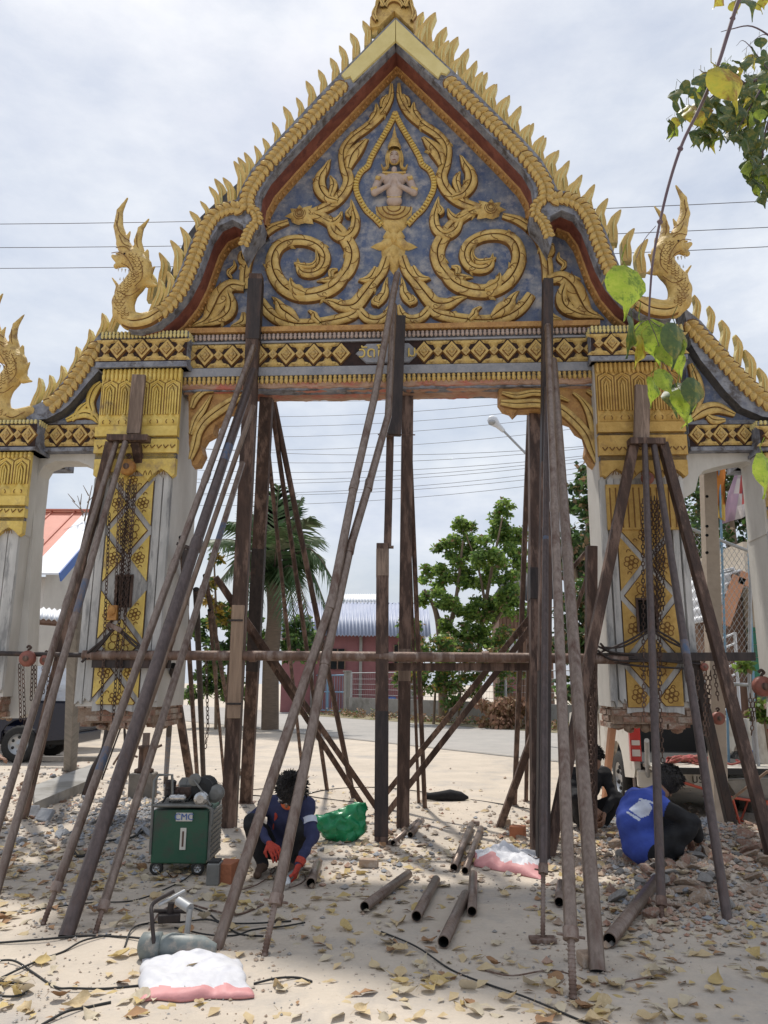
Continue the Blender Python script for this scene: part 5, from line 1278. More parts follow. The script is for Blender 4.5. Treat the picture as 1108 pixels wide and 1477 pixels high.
ordn = ['first', 'second', 'third', 'fourth', 'fifth', 'sixth', 'seventh', 'eighth', 'ninth', 'tenth', 'eleventh', 'twelfth', 'thirteenth']
for i, (ya, yb) in enumerate(rows):
    wire('%s wire from the top among those crossing the sky inside the gateway' % ordn[i], (395, ya), (800, yb - 4 if i < 5 else yb - 8), 30 + i * .4, 28 + i * .4, .010 if i < 5 else .011, .3)
# street lamp
Y = 21; bp = at(768, 985, Y); sl_ = thing('street_lamp', 'street lamp with grey head on a slanting arm inside the gateway', 'street lamp', (bp.x, Y, 0))
mb = MB(); mb.tube([Vector((bp.x, Y, 0)), at(772, 664, Y)], [.09, .06], 10); mb.build('pole', ['galv'], sl_)
mb = MB(); mb.tube([at(772, 668, Y), at(724, 619, Y)], .035, 8); mb.build('arm', ['galv'], sl_)
mb = MB(); a, b = at(706, 602, Y), at(727, 622, Y); d = (b - a).normalized()
mb.tube([a - d * .02, a + d * .03, a + d * .16, a + d * .28, a + d * .34, b], [.02, .12, .15, .11, .085, .06], 12); mb.build('lamp_head', ['sheet_white'], sl_)
mb = MB(); mb.ell(a + d * .14 + Vector((-.02, -.03, -.06)), (.13, .13, .09), 12, 6); mb.build('diffuser', ['galv'], sl_)
# the wall along the street, with posts and wire
fw = thing('roadside_wall', 'low grey concrete wall with steel posts and wire fencing beyond the street', 'wall', tuple(st(0, 0)))
mb = MB(); a, b = st(.3, 0), st(26, 0); rot = Matrix.Rotation(math.atan2(ud.y, ud.x), 3, 'Z')
mb.box((a + b) / 2 + Vector((0, 0, .42)), ((b - a).length, .16, .86), rot); mb.build('wall', ['concrete_wall'], fw, bevel=.01)
for s_ in np.arange(.4, 26, 2.7):
    p = st(float(s_), 0); mb = MB(); mb.box(p + Vector((0, 0, 1.45)), (.07, .07, 1.3), rot); mb.build('post', ['galv'], fw)
mb = MB()
for zz_ in (1.0, 1.25, 1.5, 1.75, 2.05): mb.tube([st(.4, 0, zz_), st(26, 0, zz_)], .008 if zz_ < 2 else .022, 4)
for s_ in np.arange(.5, 26, .16): mb.tube([st(float(s_), 0, .86), st(float(s_) + .12, 0, 2.05)], .004, 3, cap=False)
mb.build('fence_wire', ['galv'], fw, kind='stuff')
gp = thing('gate_post', 'square pale concrete gate post at the left end of the roadside wall', 'post', tuple(st(0, 0))); mb = MB(); mb.box(st(0, 0, 1.05), (.26, .26, 2.1), rot); mb.box(st(0, 0, 2.13), (.34, .34, .08), rot); mb.build('pillar', ['concrete_wall'], gp, bevel=.015)
bg_ = thing('metal_gate', 'light blue steel tube gate across the pink house driveway', 'gate', tuple(st(-3, -.2)))
for s0, s1 in ((-3.95, -2.05), (-1.95, -.2)):
    mb = MB()
    for a, b in (((s0, .12), (s0, 1.95)), ((s1, .12), (s1, 1.95)), ((s0, 1.95), (s1, 1.95)), ((s0, .15), (s1, .15)), ((s0, 1.1), (s1, 1.1))): mb.tube([st(a[0], -.1, a[1]), st(b[0], -.1, b[1])], .035, 8)
    for q in range(7): s_ = s0 + (s1 - s0) * (q + .5) / 7; mb.tube([st(s_, -.1, .15), st(s_, -.1, 1.95)], .010, 5)
    mb.build('gate_leaf', ['paint_blue'], bg_)
wp = thing('gate_post', 'white gate post left of the blue gate', 'post', tuple(st(-4.2, 0))); mb = MB(); mb.box(st(-4.15, 0, 1.0), (.2, .2, 2.0), rot); mb.box(st(-4.15, 0, 2.02), (.26, .26, .06), rot); mb.build('pillar', ['wall_white'], wp, bevel=.01)
bs = MB(); bs.lathe(st(-.9, -3.5), [(.01, .9), (.32, .85), (.38, .55), (.30, .1), (.25, 0)], 12); bs.lathe(st(-.9, -3.5) + Vector((.3, .2, 0)), [(.01, .6), (.25, .58), (.28, .3), (.2, 0)], 10); bs.build('blue_drum', ['fascia_blue'], None, label='small blue drums in the driveway behind the blue gate', cat='drum')
# pink house with corrugated roof
def corrugated(mb, p00, p10, p01, p11, waves, amp, m=0, n_=4, thick=.03):
    p00, p10, p01, p11 = map(Vector, (p00, p10, p01, p11)); nrm = (p10 - p00).cross(p01 - p00).normalized(); k_ = waves * n_; vs = []
    for i in range(k_ + 1):
        t = i / k_; o = nrm * amp * math.sin(t * waves * 2 * math.pi)
        a, b = p00.lerp(p10, t) + o, p01.lerp(p11, t) + o; vs += [a, b, a - nrm * thick, b - nrm * thick]
    fs = []
    for i in range(k_):
        q = i * 4; fs += [(q, q + 4, q + 5, q + 1), (q + 2, q + 3, q + 7, q + 6), (q, q + 2, q + 6, q + 4), (q + 1, q + 5, q + 7, q + 3)]
    return mb.add(vs, fs, m, True)
Y = 42; hs = thing('pink_house', 'low pink house with pale blue corrugated roof across the street', 'house', tuple(at(530, 985, Y)))
e0, e1 = at(395, 915, Y), at(622, 918, Y); w0 = Vector((e0.x + .4, Y + .6, 0)); w1 = Vector((e1.x - .4, Y + .6, 0))
mb = MB(); boxw(mb, w0.x, w1.x, Y + .6, Y + 5, 0, e0.z + .1, 0); mb.build('wall', ['wall_pink'], hs)
r0, r1 = at(395, 868, Y + 4), at(618, 870, Y + 4)
mb = MB(); corrugated(mb, e0, e1, r0, r1, 44, .05); mb.build('roof', ['roof_blue'], hs)
mb = MB(); corrugated(mb, r0, r1, (r0.x, Y + 8, e0.z), (r1.x, Y + 8, e1.z), 30, .05); mb.build('roof', ['roof_blue'], hs)
for (a, b, c_, d_) in ((476, 498, 936, 965), (568, 582, 930, 960)):
    p, q = at(a, d_, Y + .58), at(b, c_, Y + .58); mb = MB(); boxw(mb, p.x, q.x, Y + .52, Y + .58, p.z, q.z); wn = mb.build('window', ['dark_glass'], hs)
    mb = MB()
    for x in (p.x, (p.x + q.x) / 2, q.x): boxw(mb, x - .03, x + .03, Y + .48, Y + .52, p.z, q.z)
    mb.build('frame', ['hut_wood'], wn)
for px in (450, 520, 595): x = at(px, 950, Y).x; mb = MB(); boxw(mb, x - .08, x + .08, Y + .45, Y + .6, 0, e0.z - .05); mb.build('pillar', ['concrete_wall'], hs)
Y = 60; wr = thing('white_roofed_house', 'white roof ridge of a farther house above the pink one', 'house', tuple(at(520, 985, Y)))
a, b, c_, d_ = at(470, 868, Y), at(560, 868, Y), at(485, 857, Y + 3), at(548, 857, Y + 3)
mb = MB(); corrugated(mb, a, b, c_, d_, 20, .05); mb.build('roof', ['sheet_white'], wr)
mb = MB(); boxw(mb, a.x + .3, b.x - .3, Y + .4, Y + 5, 0, a.z); mb.build('wall', ['wall_white'], wr)
# wooden hut behind the fence
Y = 37; ht = thing('wooden_hut', 'brown wooden hut with a low dark roof behind the right posts', 'hut', tuple(at(740, 985, Y)))
p, q = at(722, 985, Y), at(800, 985, Y); zt = at(722, 880, Y).z
mb = MB(); 
for i in range(14): x = p.x + (q.x - p.x) * i / 14; boxw(mb, x, x + (q.x - p.x) / 14 - .02, Y + .02 * (i % 2), Y + 2.5, 0, zt)
mb.build('wall', ['hut_wood'], ht, kind='stuff')
mb = MB(); corrugated(mb, at(705, 870, Y - .6), at(805, 862, Y - .6), at(735, 822, Y + 2), at(800, 815, Y + 2), 16, .04); mb.build('roof', ['dark_roof'], ht)
mb = MB(); corrugated(mb, at(728, 946, Y - .2), at(752, 946, Y - .2), at(730, 922, Y - .15), at(752, 922, Y - .15), 5, .03); mb.build('sheet_panel', ['sheet_white'], ht)
mb = MB(); p, q = at(722, 1000, Y - .3), at(748, 962, Y - .3); boxw(mb, p.x, q.x, Y - .35, Y - .25, p.z, q.z); mb.build('door', ['wall_pink'], ht)
Y = 28.5; c0 = at(715, 1000, Y)
th = leaf_cloud([(c0.x + k_ * .4 - .1, Y, .55 + .1 * (k_ % 2), .55) for k_ in range(3)], 1500, .2, 5, ['thatch', 'leaf_dry'], (3, 2), droop=1.2)
th.build('straw_heap', ['thatch', 'leaf_dry'], None, kind='stuff', label='brown heap of dry straw and mats behind the wall by the right posts', cat='heap')
# left house
X0 = -9.4; lh = thing('white_house', 'white house with orange roof and blue bargeboard seen through the left arch', 'house', (X0, 23, 0))
zr, ze = 6.9, 4.4; Yr, Ye = 24.6, 21.0
zat = lambda y: ze + (zr - ze) * (y - Ye) / (Yr - Ye)
mb = MB(); y0, y1 = Ye + .4, Yr + 2.4
mb.add([(X0, y0, 0), (X0, y1, 0), (X0, y1, zat(y0)), (X0, Yr, zr - .12), (X0, y0, zat(y0) - .1)], [(0, 1, 2, 3, 4)], 0)
mb.add([(X0 - .15, y0, 0), (X0 - 9, y0, 0), (X0 - 9, y0, zat(y0) - .1), (X0 - .15, y0, zat(y0) - .1)], [(0, 1, 2, 3)], 0)
boxw(mb, X0 - 9, X0 - .002, y0 + .01, y1, 0, ze - .02, 0); mb.build('wall', ['wall_white'], lh)
ov = .55
def roofplane(xa, xb, m, nm, z_off=0, rib=0):
    mb = MB(); mb.add([(xa, Ye, ze + z_off), (xb, Ye, ze + z_off), (xb, Yr, zr + z_off), (xa, Yr, zr + z_off), (xa, Ye, ze + z_off - .05), (xb, Ye, ze + z_off - .05), (xb, Yr, zr + z_off - .05), (xa, Yr, zr + z_off - .05)], [(0, 1, 2, 3), (7, 6, 5, 4), (0, 4, 5, 1), (1, 5, 6, 2), (3, 7, 4, 0)], 0)
    if rib:
        x = xa + .1
        while x < xb: mb.tube([(x, Ye, ze + z_off + .02), (x, Yr, zr + z_off + .02)], .03, 5); x += rib
    mb.build(nm, [m], lh)
roofplane(X0 - 9, X0 - .35, 'roof_orange', 'roof', .03, .75); roofplane(X0 - .345, X0 + ov, 'sheet_white', 'roof_edge_sheet', .035)
mb = MB(); mb.beam((X0 + ov + .02, Ye, ze - .08), (X0 + ov + .02, Yr, zr - .08), .26, .04, up=(1, 0, 0)); mb.beam((X0 + ov + .02, Yr + .01, zr - .08), (X0 + ov + .02, Yr + 2.6, ze - .05), .26, .04, up=(1, 0, 0)); mb.build('bargeboard', ['fascia_blue'], lh)
mb = MB(); mb.box((X0 - 4, Yr + .02, zr + .08), (9, .3, .05)); mb.build('ridge_cap', ['roof_orange'], lh)
mb = MB(); mb.box((X0 - 4.5, Ye - .03, ze - .06), (9, .05, .2)); mb.build('fascia', ['fascia_blue'], lh)
aw = thing('awning', 'pale sheet awning on dark frame under the white house gable', 'awning', tuple(at(75, 985, 15.0)))
mb = MB(); corrugated(mb, at(30, 888, 18.5), at(108, 896, 18.5), at(30, 873, 19.8), at(108, 882, 19.8), 10, .03); mb.build('sheet', ['sheet_white'], aw)
mb = MB(); mb.beam(at(30, 893, 18.6), at(112, 899, 18.6), .12, .08, up=(0, 0, 1)); mb.beam(at(108, 985, 18.6) - Vector((0, 0, 1.55)), at(108, 895, 18.6), .08, .08); mb.beam(at(40, 898, 19), at(108, 903, 19), .22, .06, up=(0, 0, 1)); mb.build('frame', ['hut_wood'], aw)
# right house
Y = 12.5; rh = thing('green_house', 'green boarded house with orange gable boards at the right edge', 'house', tuple(at(1110, 985, Y)))
x0 = at(1082, 900, Y).x; x1 = x0 + 6
mb = MB(); z = 0; ztop = at(1090, 905, Y).z
while z < ztop: boxw(mb, x0, x1, Y, Y + .12, z, min(z + .19, ztop)); z += .2
mb.build('green_boarding', ['green_wall'], rh, kind='stuff')
mb = MB(); boxw(mb, x0 + .02, x1, Y + .03, Y + 3, 0, ztop + 1.4); mb.build('wall', ['beige_wall'], rh)
gz = [at(1043, 900, Y - .9), at(1066, 832, Y - .9), at(1110, 848, Y - .9), at(1190, 880, Y - .9)]
mb = MB()
for a, b in zip(gz[:-1], gz[1:]): mb.beam(a, b, .20, .05, up=(0, 1, 0))
mb.build('bargeboard', ['orange_wood'], rh)
mb = MB(); a, b = gz[1] + Vector((-.1, 0, .13)), gz[3] + Vector((0, 0, .13)); corrugated(mb, a, b, a + Vector((.1, 2.5, .12)), b + Vector((.1, 2.5, .3)), 14, .03); a = gz[0] + Vector((-.1, 0, .08)); b = gz[1] + Vector((-.08, 0, .14)); corrugated(mb, a, b, a + Vector((0, 2.5, 0)), b + Vector((0, 2.5, .1)), 5, .03); mb.build('roof', ['sheet_white'], rh)
mb = MB(); mb.beam(at(1052, 812, Y + .6), at(1190, 818, Y + .6), .16, .10, up=(0, 1, 0)); mb.build('ridge_cap', ['fascia_blue'], rh)
mb = MB(); boxw(mb, at(1050, 900, Y).x, x0 - .01, Y + .2, Y + 3, 0, at(1066, 850, Y).z); mb.build('brown_wall', ['hut_wood'], rh)  # plain dark brown wall left of the green boarding

# flags
def flag(label, pole_top, pole_base_px, Y, mats, grid):
    root = thing('flag', label, 'flag', tuple(at(*pole_base_px, Y)))
    mb = MB(); mb.tube([Vector((at(*pole_base_px, Y).x, Y, 0)), at(*pole_top, Y)], .016, 8); mb.build('flagpole', ['paint_blue'], root)
    nU, nV = len(grid[0]), len(grid); mb = MB(); vs = []; r_ = random.Random(3)
    for row in grid:
        for k_, p in enumerate(row): vs.append(at(p[0], p[1], Y + .04 * math.sin(k_ * 2.1 + p[1] * .1)))
    for j in range(nV - 1):
        for i in range(nU - 1): mb.f.append((j * nU + i, j * nU + i + 1, (j + 1) * nU + i + 1, (j + 1) * nU + i)); mb.m.append(mats[1][j][i]); mb.sm.append(True)
    mb.v = [tuple(v) for v in vs]; o = mb.build('cloth', mats[0], root); s_ = o.modifiers.new('thickness', 'SOLIDIFY'); s_.thickness = .004
mat('flag_orange', (.72, .30, .06), (.62, .24, .05), .8, 8, trans=.3); mat('flag_yellow', (.78, .58, .16), (.7, .5, .14), .8, 8, trans=.3)
mat('flag_pink', (.60, .45, .55), (.52, .40, .52), .8, 6, trans=.35); mat('flag_red', (.55, .12, .12), rough=.8, trans=.3); mat('flag_white', (.72, .68, .68), rough=.8, trans=.3); mat('flag_purple', (.25, .20, .36), rough=.8, trans=.3)
flag('orange and yellow flag hanging limp on a blue pole in the right arch', (1037, 662), (1038, 985), 10.2, (['flag_orange', 'flag_yellow'], [[0, 0, 0, 0], [0, 0, 0, 0], [0, 0, 1, 0], [1, 1, 1, 1]]),
     [[(1028, 665), (1033, 663), (1038, 662), (1043, 664), (1047, 668)], [(1028, 690), (1033, 690), (1038, 690), (1042, 690), (1046, 690)], [(1028, 712), (1033, 713), (1037, 714), (1042, 714), (1046, 712)], [(1029, 728), (1033, 728), (1037, 730), (1042, 728), (1046, 728)], [(1030, 740), (1034, 744), (1038, 748), (1042, 750), (1046, 752)]])
flag('pale pink and white flag with a red and purple edge, slanting off a blue pole', (1075, 660), (1077, 985), 10.6, (['flag_pink', 'flag_white', 'flag_red', 'flag_purple'], [[0, 1, 2, 3], [0, 1, 2, 3], [0, 0, 1, 2], [0, 0, 1, 1]]),
     [[(1066, 668), (1068, 668), (1071, 668), (1073, 668), (1075, 668)], [(1058, 690), (1063, 690), (1068, 690), (1072, 690), (1076, 690)], [(1050, 712), (1058, 712), (1066, 712), (1071, 712), (1076, 712)], [(1046, 735), (1055, 732), (1063, 730), (1070, 728), (1076, 726)], [(1041, 756), (1050, 753), (1060, 750), (1069, 748), (1076, 744)]])
# pole with bolt holes
up = thing('utility_pole', 'tall pale concrete pole with bolt holes behind the right arch', 'pole', tuple(basep(1020, 8.95)))
mb = MB(); b0 = basep(1021, 8.95); tp = at(1017, 560, 8.95); mb.beam(b0, tp, .155, .15); mb.build('shaft', ['concrete_post'], up, bevel=.008)
for py in (716, 759, 772, 797, 852, 910, 1000): 
    p = at(1020, py, 8.87); mb = MB(); mb.tube([p + Vector((0, -.004, 0)), p + Vector((0, .01, 0))], .018, 8); mb.build('bolt_hole', ['inside_shade'], up)  # black discs colour in the dark of the holes
# chain-link panel
Y = 10.0; cl = thing('chain_link_panel', 'chain-link panel on grey pipe frame leaning in the right arch', 'fence panel', tuple(at(1040, 985, Y)))
fp_ = [at(985, 758, Y), at(1036, 778, Y), at(1083, 796, Y), at(1081, 988, Y), at(1036, 985, Y), at(985, 983, Y)]
for a, b in ((0, 1), (1, 2), (2, 3), (3, 4), (4, 5), (1, 4)): mb = MB(); mb.tube([fp_[a], fp_[b]], .022, 8); mb.build('frame_pipe', ['galv'], cl)
mb = MB()
for i in range(-30, 34):
    for s_ in (1, -1):
        seg = []
        for k_ in range(41):
            py = 755 + k_ * 6; px = 1034 + i * 7.2 + s_ * (py - 870) * .62
            top = 758 + (px - 985) * .385
            if 985 <= px <= 1083 and top <= py <= 985: seg.append(at(px, py, Y + .012 * s_))
        if len(seg) > 1: mb.tube([seg[0], seg[-1]], .0035, 3, cap=False)
mb.build('wire_mesh', ['galv'], cl, kind='stuff')
mb = MB(); mb.beam(basep(1081, 10), at(1081, 985, 10), .05, .05); mb.beam(basep(1036, 10), at(1036, 985, 10), .05, .05); mb.build('support_leg', ['galv'], cl)
# white rack
Y = 10.9; rk = thing('metal_rack', 'white tubular rack behind the chain-link panel', 'rack', tuple(basep(1045, Y)))
mb = MB()
for px in (1030, 1060): mb.tube([basep(px, Y), at(px, 912 if px > 1040 else 926, Y)], .022, 8)
mb.build('upright', ['sheet_white'], rk)
for k_ in range(9): py = 926 + k_ * 15; mb = MB(); mb.tube([at(1030, py, Y), at(1060, py - 13, Y)], .016, 6); mb.build('rung', ['sheet_white'], rk)

vg = [tuple(st(s_, rng.uniform(.2, 1.6), .08)) + (rng.uniform(.35, .6),) for s_ in np.arange(0, 26, .45)]
vm = leaf_cloud(vg, 7000, .13, 77, ['leaf_dry', 'leaf_mid', 'thatch'], (5, 2, 3), droop=-.6); vm.v = [(v[0], v[1], abs(v[2]) * .6) for v in vm.v]
vm.build('verge_grass', ['leaf_dry', 'leaf_mid', 'thatch'], None, origin=(0, 0, 0), kind='stuff')
# ================================================================ vehicles and yard equipment
mat('truck_black', (.008, .010, .022), (.012, .014, .03), .25, 2); mat('truck_white', (.66, .63, .56), (.58, .55, .49), .35, 2, c3=(.42, .37, .30), s3=2)
mat('tyre', (.02, .02, .02), (.035, .033, .03), .9, 20, bump=.4); mat('rim', (.36, .37, .38), rough=.35, metal=.7)
mat('lamp_red', (.45, .02, .015), rough=.2); mat('lamp_clear', (.55, .50, .46), rough=.2); mat('plate_white', (.66, .64, .58), rough=.5); mat('rubber', (.025, .025, .025), rough=.8)
mat('window_glass', (.03, .04, .045), rough=.08)
mat('machine_green', (.018, .085, .050), (.03, .105, .06), .45, 8, c3=(.05, .06, .05), s3=4); mat('machine_grey', (.22, .22, .21), (.15, .15, .14), .5, 9, .3); mat('chrome', (.5, .5, .5), rough=.25, metal=.9)
mat('brick_box', (.40, .15, .075), (.32, .12, .06), .9, 12, bump=.4)
def wheel(parent, c, r, w_, axis='X'):
    rot = Matrix.Rotation(R(90), 3, 'Y') if axis == 'X' else Matrix.Rotation(R(90), 3, 'X')
    mb = MB(); mb.lathe(c, [(r * .58, -w_ * .45), (r * .86, -w_ * .5), (r, -w_ * .34), (r, w_ * .34), (r * .86, w_ * .5), (r * .58, w_ * .45)], 26, 0, axis=rot)
    for k_ in range(26):
        a = 2 * math.pi * k_ / 26; q = rot @ Vector((math.cos(a) * r, math.sin(a) * r, 0)); tb_ = rot @ Vector((0, 0, w_ * .3)); mb.tube([Vector(c) + q - tb_, Vector(c) + q + tb_], .010 * r / .33, 4, 0)
    wo = mb.build('tyre', ['tyre'], parent)
    mb = MB(); mb.lathe(c, [(r * .58, -w_ * .44), (r * .54, -w_ * .32), (r * .2, -w_ * .28), (.004, -w_ * .38)], 20, 0, axis=rot); mb.lathe(c, [(r * .58, w_ * .44), (r * .54, w_ * .32), (r * .2, w_ * .28), (.004, w_ * .38)], 20, 0, axis=rot)
    for k_ in range(6):
        a = 2 * math.pi * k_ / 6
        for s_ in (-1, 1): mb.ell(Vector(c) + rot @ Vector((math.cos(a) * r * .38, math.sin(a) * r * .38, s_ * w_ * .31)), (r * .09, r * .09, r * .09), 6, 4, m=1)
    mb.build('rim', ['rim', 'rubber'], wo)
def pickup(name, label, loc, rotz, paint, canopy=False, tail_down=True, platetxt=None):
    """pickup truck standing at loc, its tail towards local -y"""
    root = thing(name, label, 'pickup truck', loc, rotz); ORG[root.name] = Vector((0, 0, 0))
    W = .85
    for s_ in (-1, 1):
        prof = [(-2.35, .55), (-2.35, 1.10), (-.35, 1.12), (-.35, .42), (-1.05, .42)] + [(-1.42 + .40 * math.cos(a), .42 + .42 * math.sin(a)) for a in [math.pi * k_ / 8 for k_ in range(1, 8)]] + [(-1.84, .42), (-2.30, .46)]
        mb = MB(); xo, xi = s_ * W, s_ * (W - .07); n = len(prof)
        vs = [(xo, p[0], p[1]) for p in prof] + [(xi, p[0], p[1]) for p in prof]
        f1 = tuple(range(n)); f2 = tuple(range(2 * n - 1, n - 1, -1))
        mb.add(vs, [f1, f2] + [(i, (i + 1) % n, (i + 1) % n + n, i + n) for i in range(n)]); mb.build('bed_side', [paint], root, bevel=.02)
        mb = MB(); mb.box((s_ * (W - .02), -2.36, .84), (.13, .08, .40), None, 0); mb.box((s_ * (W - .02), -2.405, .86), (.10, .012, .06), None, 1); mb.box((s_ * (W - .02), -2.405, .74), (.10, .012, .08), None, 1); mb.build('tail_light', ['lamp_red', 'lamp_clear'], root, bevel=.008)
        for yw in (-1.42, 1.35): wheel(root, (s_ * (W - .10), yw, .345), .345, .21)
        prof = [(-.32, .42), (-.32, 1.10), (-.20, 1.62), (.85, 1.66), (1.25, 1.12), (2.30, 1.02), (2.42, .80), (2.42, .42), (1.80, .42)] + [(1.35 + .41 * math.cos(a), .42 + .40 * math.sin(a)) for a in [math.pi * k_ / 8 for k_ in range(1, 8)]] + [(.90, .42)]
        if s_ == 1:
            mb = MB(); n = len(prof); vs = [(W * (.9 if p[1] > 1.3 else 1), p[0], p[1]) for p in prof] + [(-W * (.9 if p[1] > 1.3 else 1), p[0], p[1]) for p in prof]
            mb.add(vs, [tuple(range(n)), tuple(range(2 * n - 1, n - 1, -1))] + [(i, (i + 1) % n, (i + 1) % n + n, i + n) for i in range(n)]); mb.build('cab', [paint], root, bevel=.03)
        mb = MB(); mb.add([(s_ * (W + .006), -.18, 1.14), (s_ * (W + .006), 1.05, 1.14), (s_ * (W * .9 + .012), .78, 1.58), (s_ * (W * .9 + .012), -.10, 1.57)], [(0, 1, 2, 3)]); mb.build('side_window', ['window_glass'], root)
    mb = MB(); mb.add([(-.68, -.335, 1.16), (.68, -.335, 1.16), (.62, -.235, 1.58), (-.62, -.235, 1.58)], [(0, 1, 2, 3)]); mb.build('rear_window', ['window_glass'], root)
    mb = MB(); mb.box((0, -1.35, .58), (1.58, 2.0, .06)); mb.box((0, -.40, .82), (1.58, .05, .52)); mb.build('bed_floor', ['rubber' if tail_down else paint], root)
    if tail_down:
        mb = MB(); mb.box((0, -2.60, .60), (1.50, .50, .05)); mb.box((0, -2.86, .585), (1.54, .03, .075), None, 1); mb.build('tailgate', [paint, 'rubber'], root, bevel=.01, label='lowered tailgate with black edge strip')
    else:
        mb = MB(); mb.box((0, -2.34, .83), (1.50, .06, .52)); mb.build('tailgate', [paint], root, bevel=.015)
    mb = MB(); mb.box((0, -2.38, .44), (1.66, .10, .20)); mb.build('bumper', [paint], root, bevel=.02)
    mb = MB(); mb.box((0, -1.3, .40), (1.3, 2.0, .14)); mb.box((0, -1.42, .33), (1.5, .12, .12)); mb.build('chassis', ['rubber'], root)
    if platetxt:
        mb = MB(); mb.box((.02, -2.44, .445), (.40, .012, .17)); pl = mb.build('licence_plate', ['plate_white'], root, bevel=.004)
        tm = text_mesh(platetxt, .135, .001); tm.materials.append(M['rubber']); inst(tm, 'lettering', pl, (.02, -2.449, .45), (R(90), 0, 0))
    return root
p = gnd(968, 1150); wtp = pickup('pickup_truck', 'white pickup seen from behind the right column, tailgate down, plate บร 4147', (p.x, 10.75 + 2.35 - .9, 0), R(-4), 'truck_white', platetxt='บร 4147')
r_ = random.Random(8)
mb = MB()
for i in range(16):
    p0 = Vector((r_.uniform(-.35, .35), -2.35 + r_.uniform(-.2, .2), .66)); P = [p0 + Vector((.16 * math.cos(t + i), .10 * math.sin(t * 1.3 + i), .03 * math.sin(t * 2 + i) + .005)) for t in np.linspace(0, 5, 12)]
    mb.tube(P, .013, 5)
mat('rope_red', (.35, .05, .06), (.25, .12, .08), .8, 20)
o = mb.build('rope_coil', ['rope_red'], None, origin=(0, 0, .62), label='tangle of dark red rope lying on the lowered tailgate of the white pickup', cat='rope'); Mw = Matrix.Translation(wtp.location) @ Matrix.Rotation(R(-4), 4, 'Z'); o.matrix_world = Mw @ Matrix.Translation((0, 0, .62))
p = gnd(20, 1098); blk = pickup('pickup_truck', 'black pickup parked beyond the left arch with a silver wheel showing', (-8.5, 16.5, 0), R(90), 'truck_black', tail_down=False)
tm = text_mesh('Di', .16, .002); tm.materials.append(M['chrome'])
o = inst(tm, 'lettering', blk, (-.862, -1.95, .98), (R(90), 0, R(-90)))
# white covered car behind the black pickup
cv = thing('covered_car', 'car under a white crumpled cover behind the black pickup', 'car', tuple(basep(75, 19)))
prs = [('e', tuple(at(70, 1000, 18.8) + Vector((0, 0, .0))), (1.3, .9, .62), None, 0), ('e', tuple(at(95, 1010, 19)), (1.5, .9, .42), None, 0), ('e', tuple(at(30, 1012, 19)), (1.6, .9, .42), None, 0)]
mat('cover_white', (.66, .67, .68), (.56, .57, .6), .6, 6, bump=1.0)
sdf_obj('cover', prs, .06, ['cover_white'], cv, k=.3, noise_amp=.03, noise_scale=4)
# wheelbarrow
Y = 8.4; wb = thing('wheelbarrow', 'grey wheelbarrow with orange-red frame at the right edge', 'wheelbarrow', tuple(gnd(1080, 1186)))
mat('frame_red', (.50, .09, .05), (.40, .08, .05), .6, 10); mat('tray_grey', (.20, .20, .19), (.28, .27, .25), .6, 6, .4, bump=.3)
c0 = gnd(1085, 1186)
rim_ = [(-.36, -.26, .50), (.42, -.26, .53), (.52, 0, .54), (.42, .26, .53), (-.36, .26, .50)]; bot = [(-.20, -.16, .28), (.18, -.16, .30), (.24, 0, .30), (.18, .16, .30), (-.20, .16, .28)]
vs = [Vector(v) + c0 for v in rim_ + bot]; mb = MB(); mb.add(vs, [(i, (i + 1) % 5, (i + 1) % 5 + 5, i + 5) for i in range(5)] + [(9, 8, 7, 6, 5)]); mb.tube([vs[0], vs[1], vs[2], vs[3], vs[4], vs[0]], .013, 6)
o = mb.build('tray', ['tray_grey'], wb); s_ = o.modifiers.new('thickness', 'SOLIDIFY'); s_.thickness = .008
mb = MB()
for s_ in (-.22, .22):
    mb.tube([c0 + Vector((-.85, s_, .46)), c0 + Vector((-.3, s_, .30)), c0 + Vector((.45, s_ * .5, .18))], .016, 7)
    mb.tube([c0 + Vector((-.30, s_, .30)), c0 + Vector((-.24, s_, .01)), c0 + Vector((-.02, s_, .01)), c0 + Vector((.10, s_, .27))], .014, 7)
mb.tube([c0 + Vector((-.13, -.22, .02)), c0 + Vector((-.13, .22, .02))], .012, 6); mb.build('frame', ['frame_red'], wb)
wheel(wb, c0 + Vector((.52, 0, .17)), .17, .07, 'Y')
mb = MB(); mb.tube([gnd(1010, 1192) + Vector((0, 0, .03)), at(1108, 1112, 8.2)], .014, 7); mb.build('wooden_stick', ['wood_light'], None, label='thin pale stick leaning across the wheelbarrow', cat='stick')
bk = MB(); b0 = basep(1081, 10.4) + Vector((0, 0, .42)); bk.lathe(b0, [(.12, 0), (.16, .3), (.175, .31), (.175, .33), (.15, .33)], 16); bk.build('bucket', ['fascia_blue'], None, label='blue plastic bucket on a stand near the white pickup', cat='bucket')
bk = MB(); b0 = basep(1081, 10.4); bk.box(b0 + Vector((0, 0, .21)), (.4, .35, .42)); bk.build('crate', ['concrete_old'], None, label='grey block under the blue bucket', cat='block', bevel=.01)
pbd = MB(); a, b = gnd(1088, 1150), gnd(1180, 1150); pbd.box(Vector(((a.x + b.x) / 2, 9.9, .50)), (1.2, .05, 1.0)); pbd.build('pink_board', ['flag_pink'], None, label='pale pink board standing at the right edge behind the wheelbarrow', cat='board', bevel=.004)
mb = MB(); mb.tube([basep(1083, 9.6), at(1083, 985, 9.6)], .022, 8); mb.build('steel_pole', ['galv'], None, label='thin grey steel pole beside the blue bucket', cat='pole')
Y = 9.7; bl = [pb(x, y, r, Y) for x, y, r in ((1098, 1018, 11), (1108, 1030, 12), (1092, 1030, 8), (1070, 960, 8), (1078, 955, 6))]
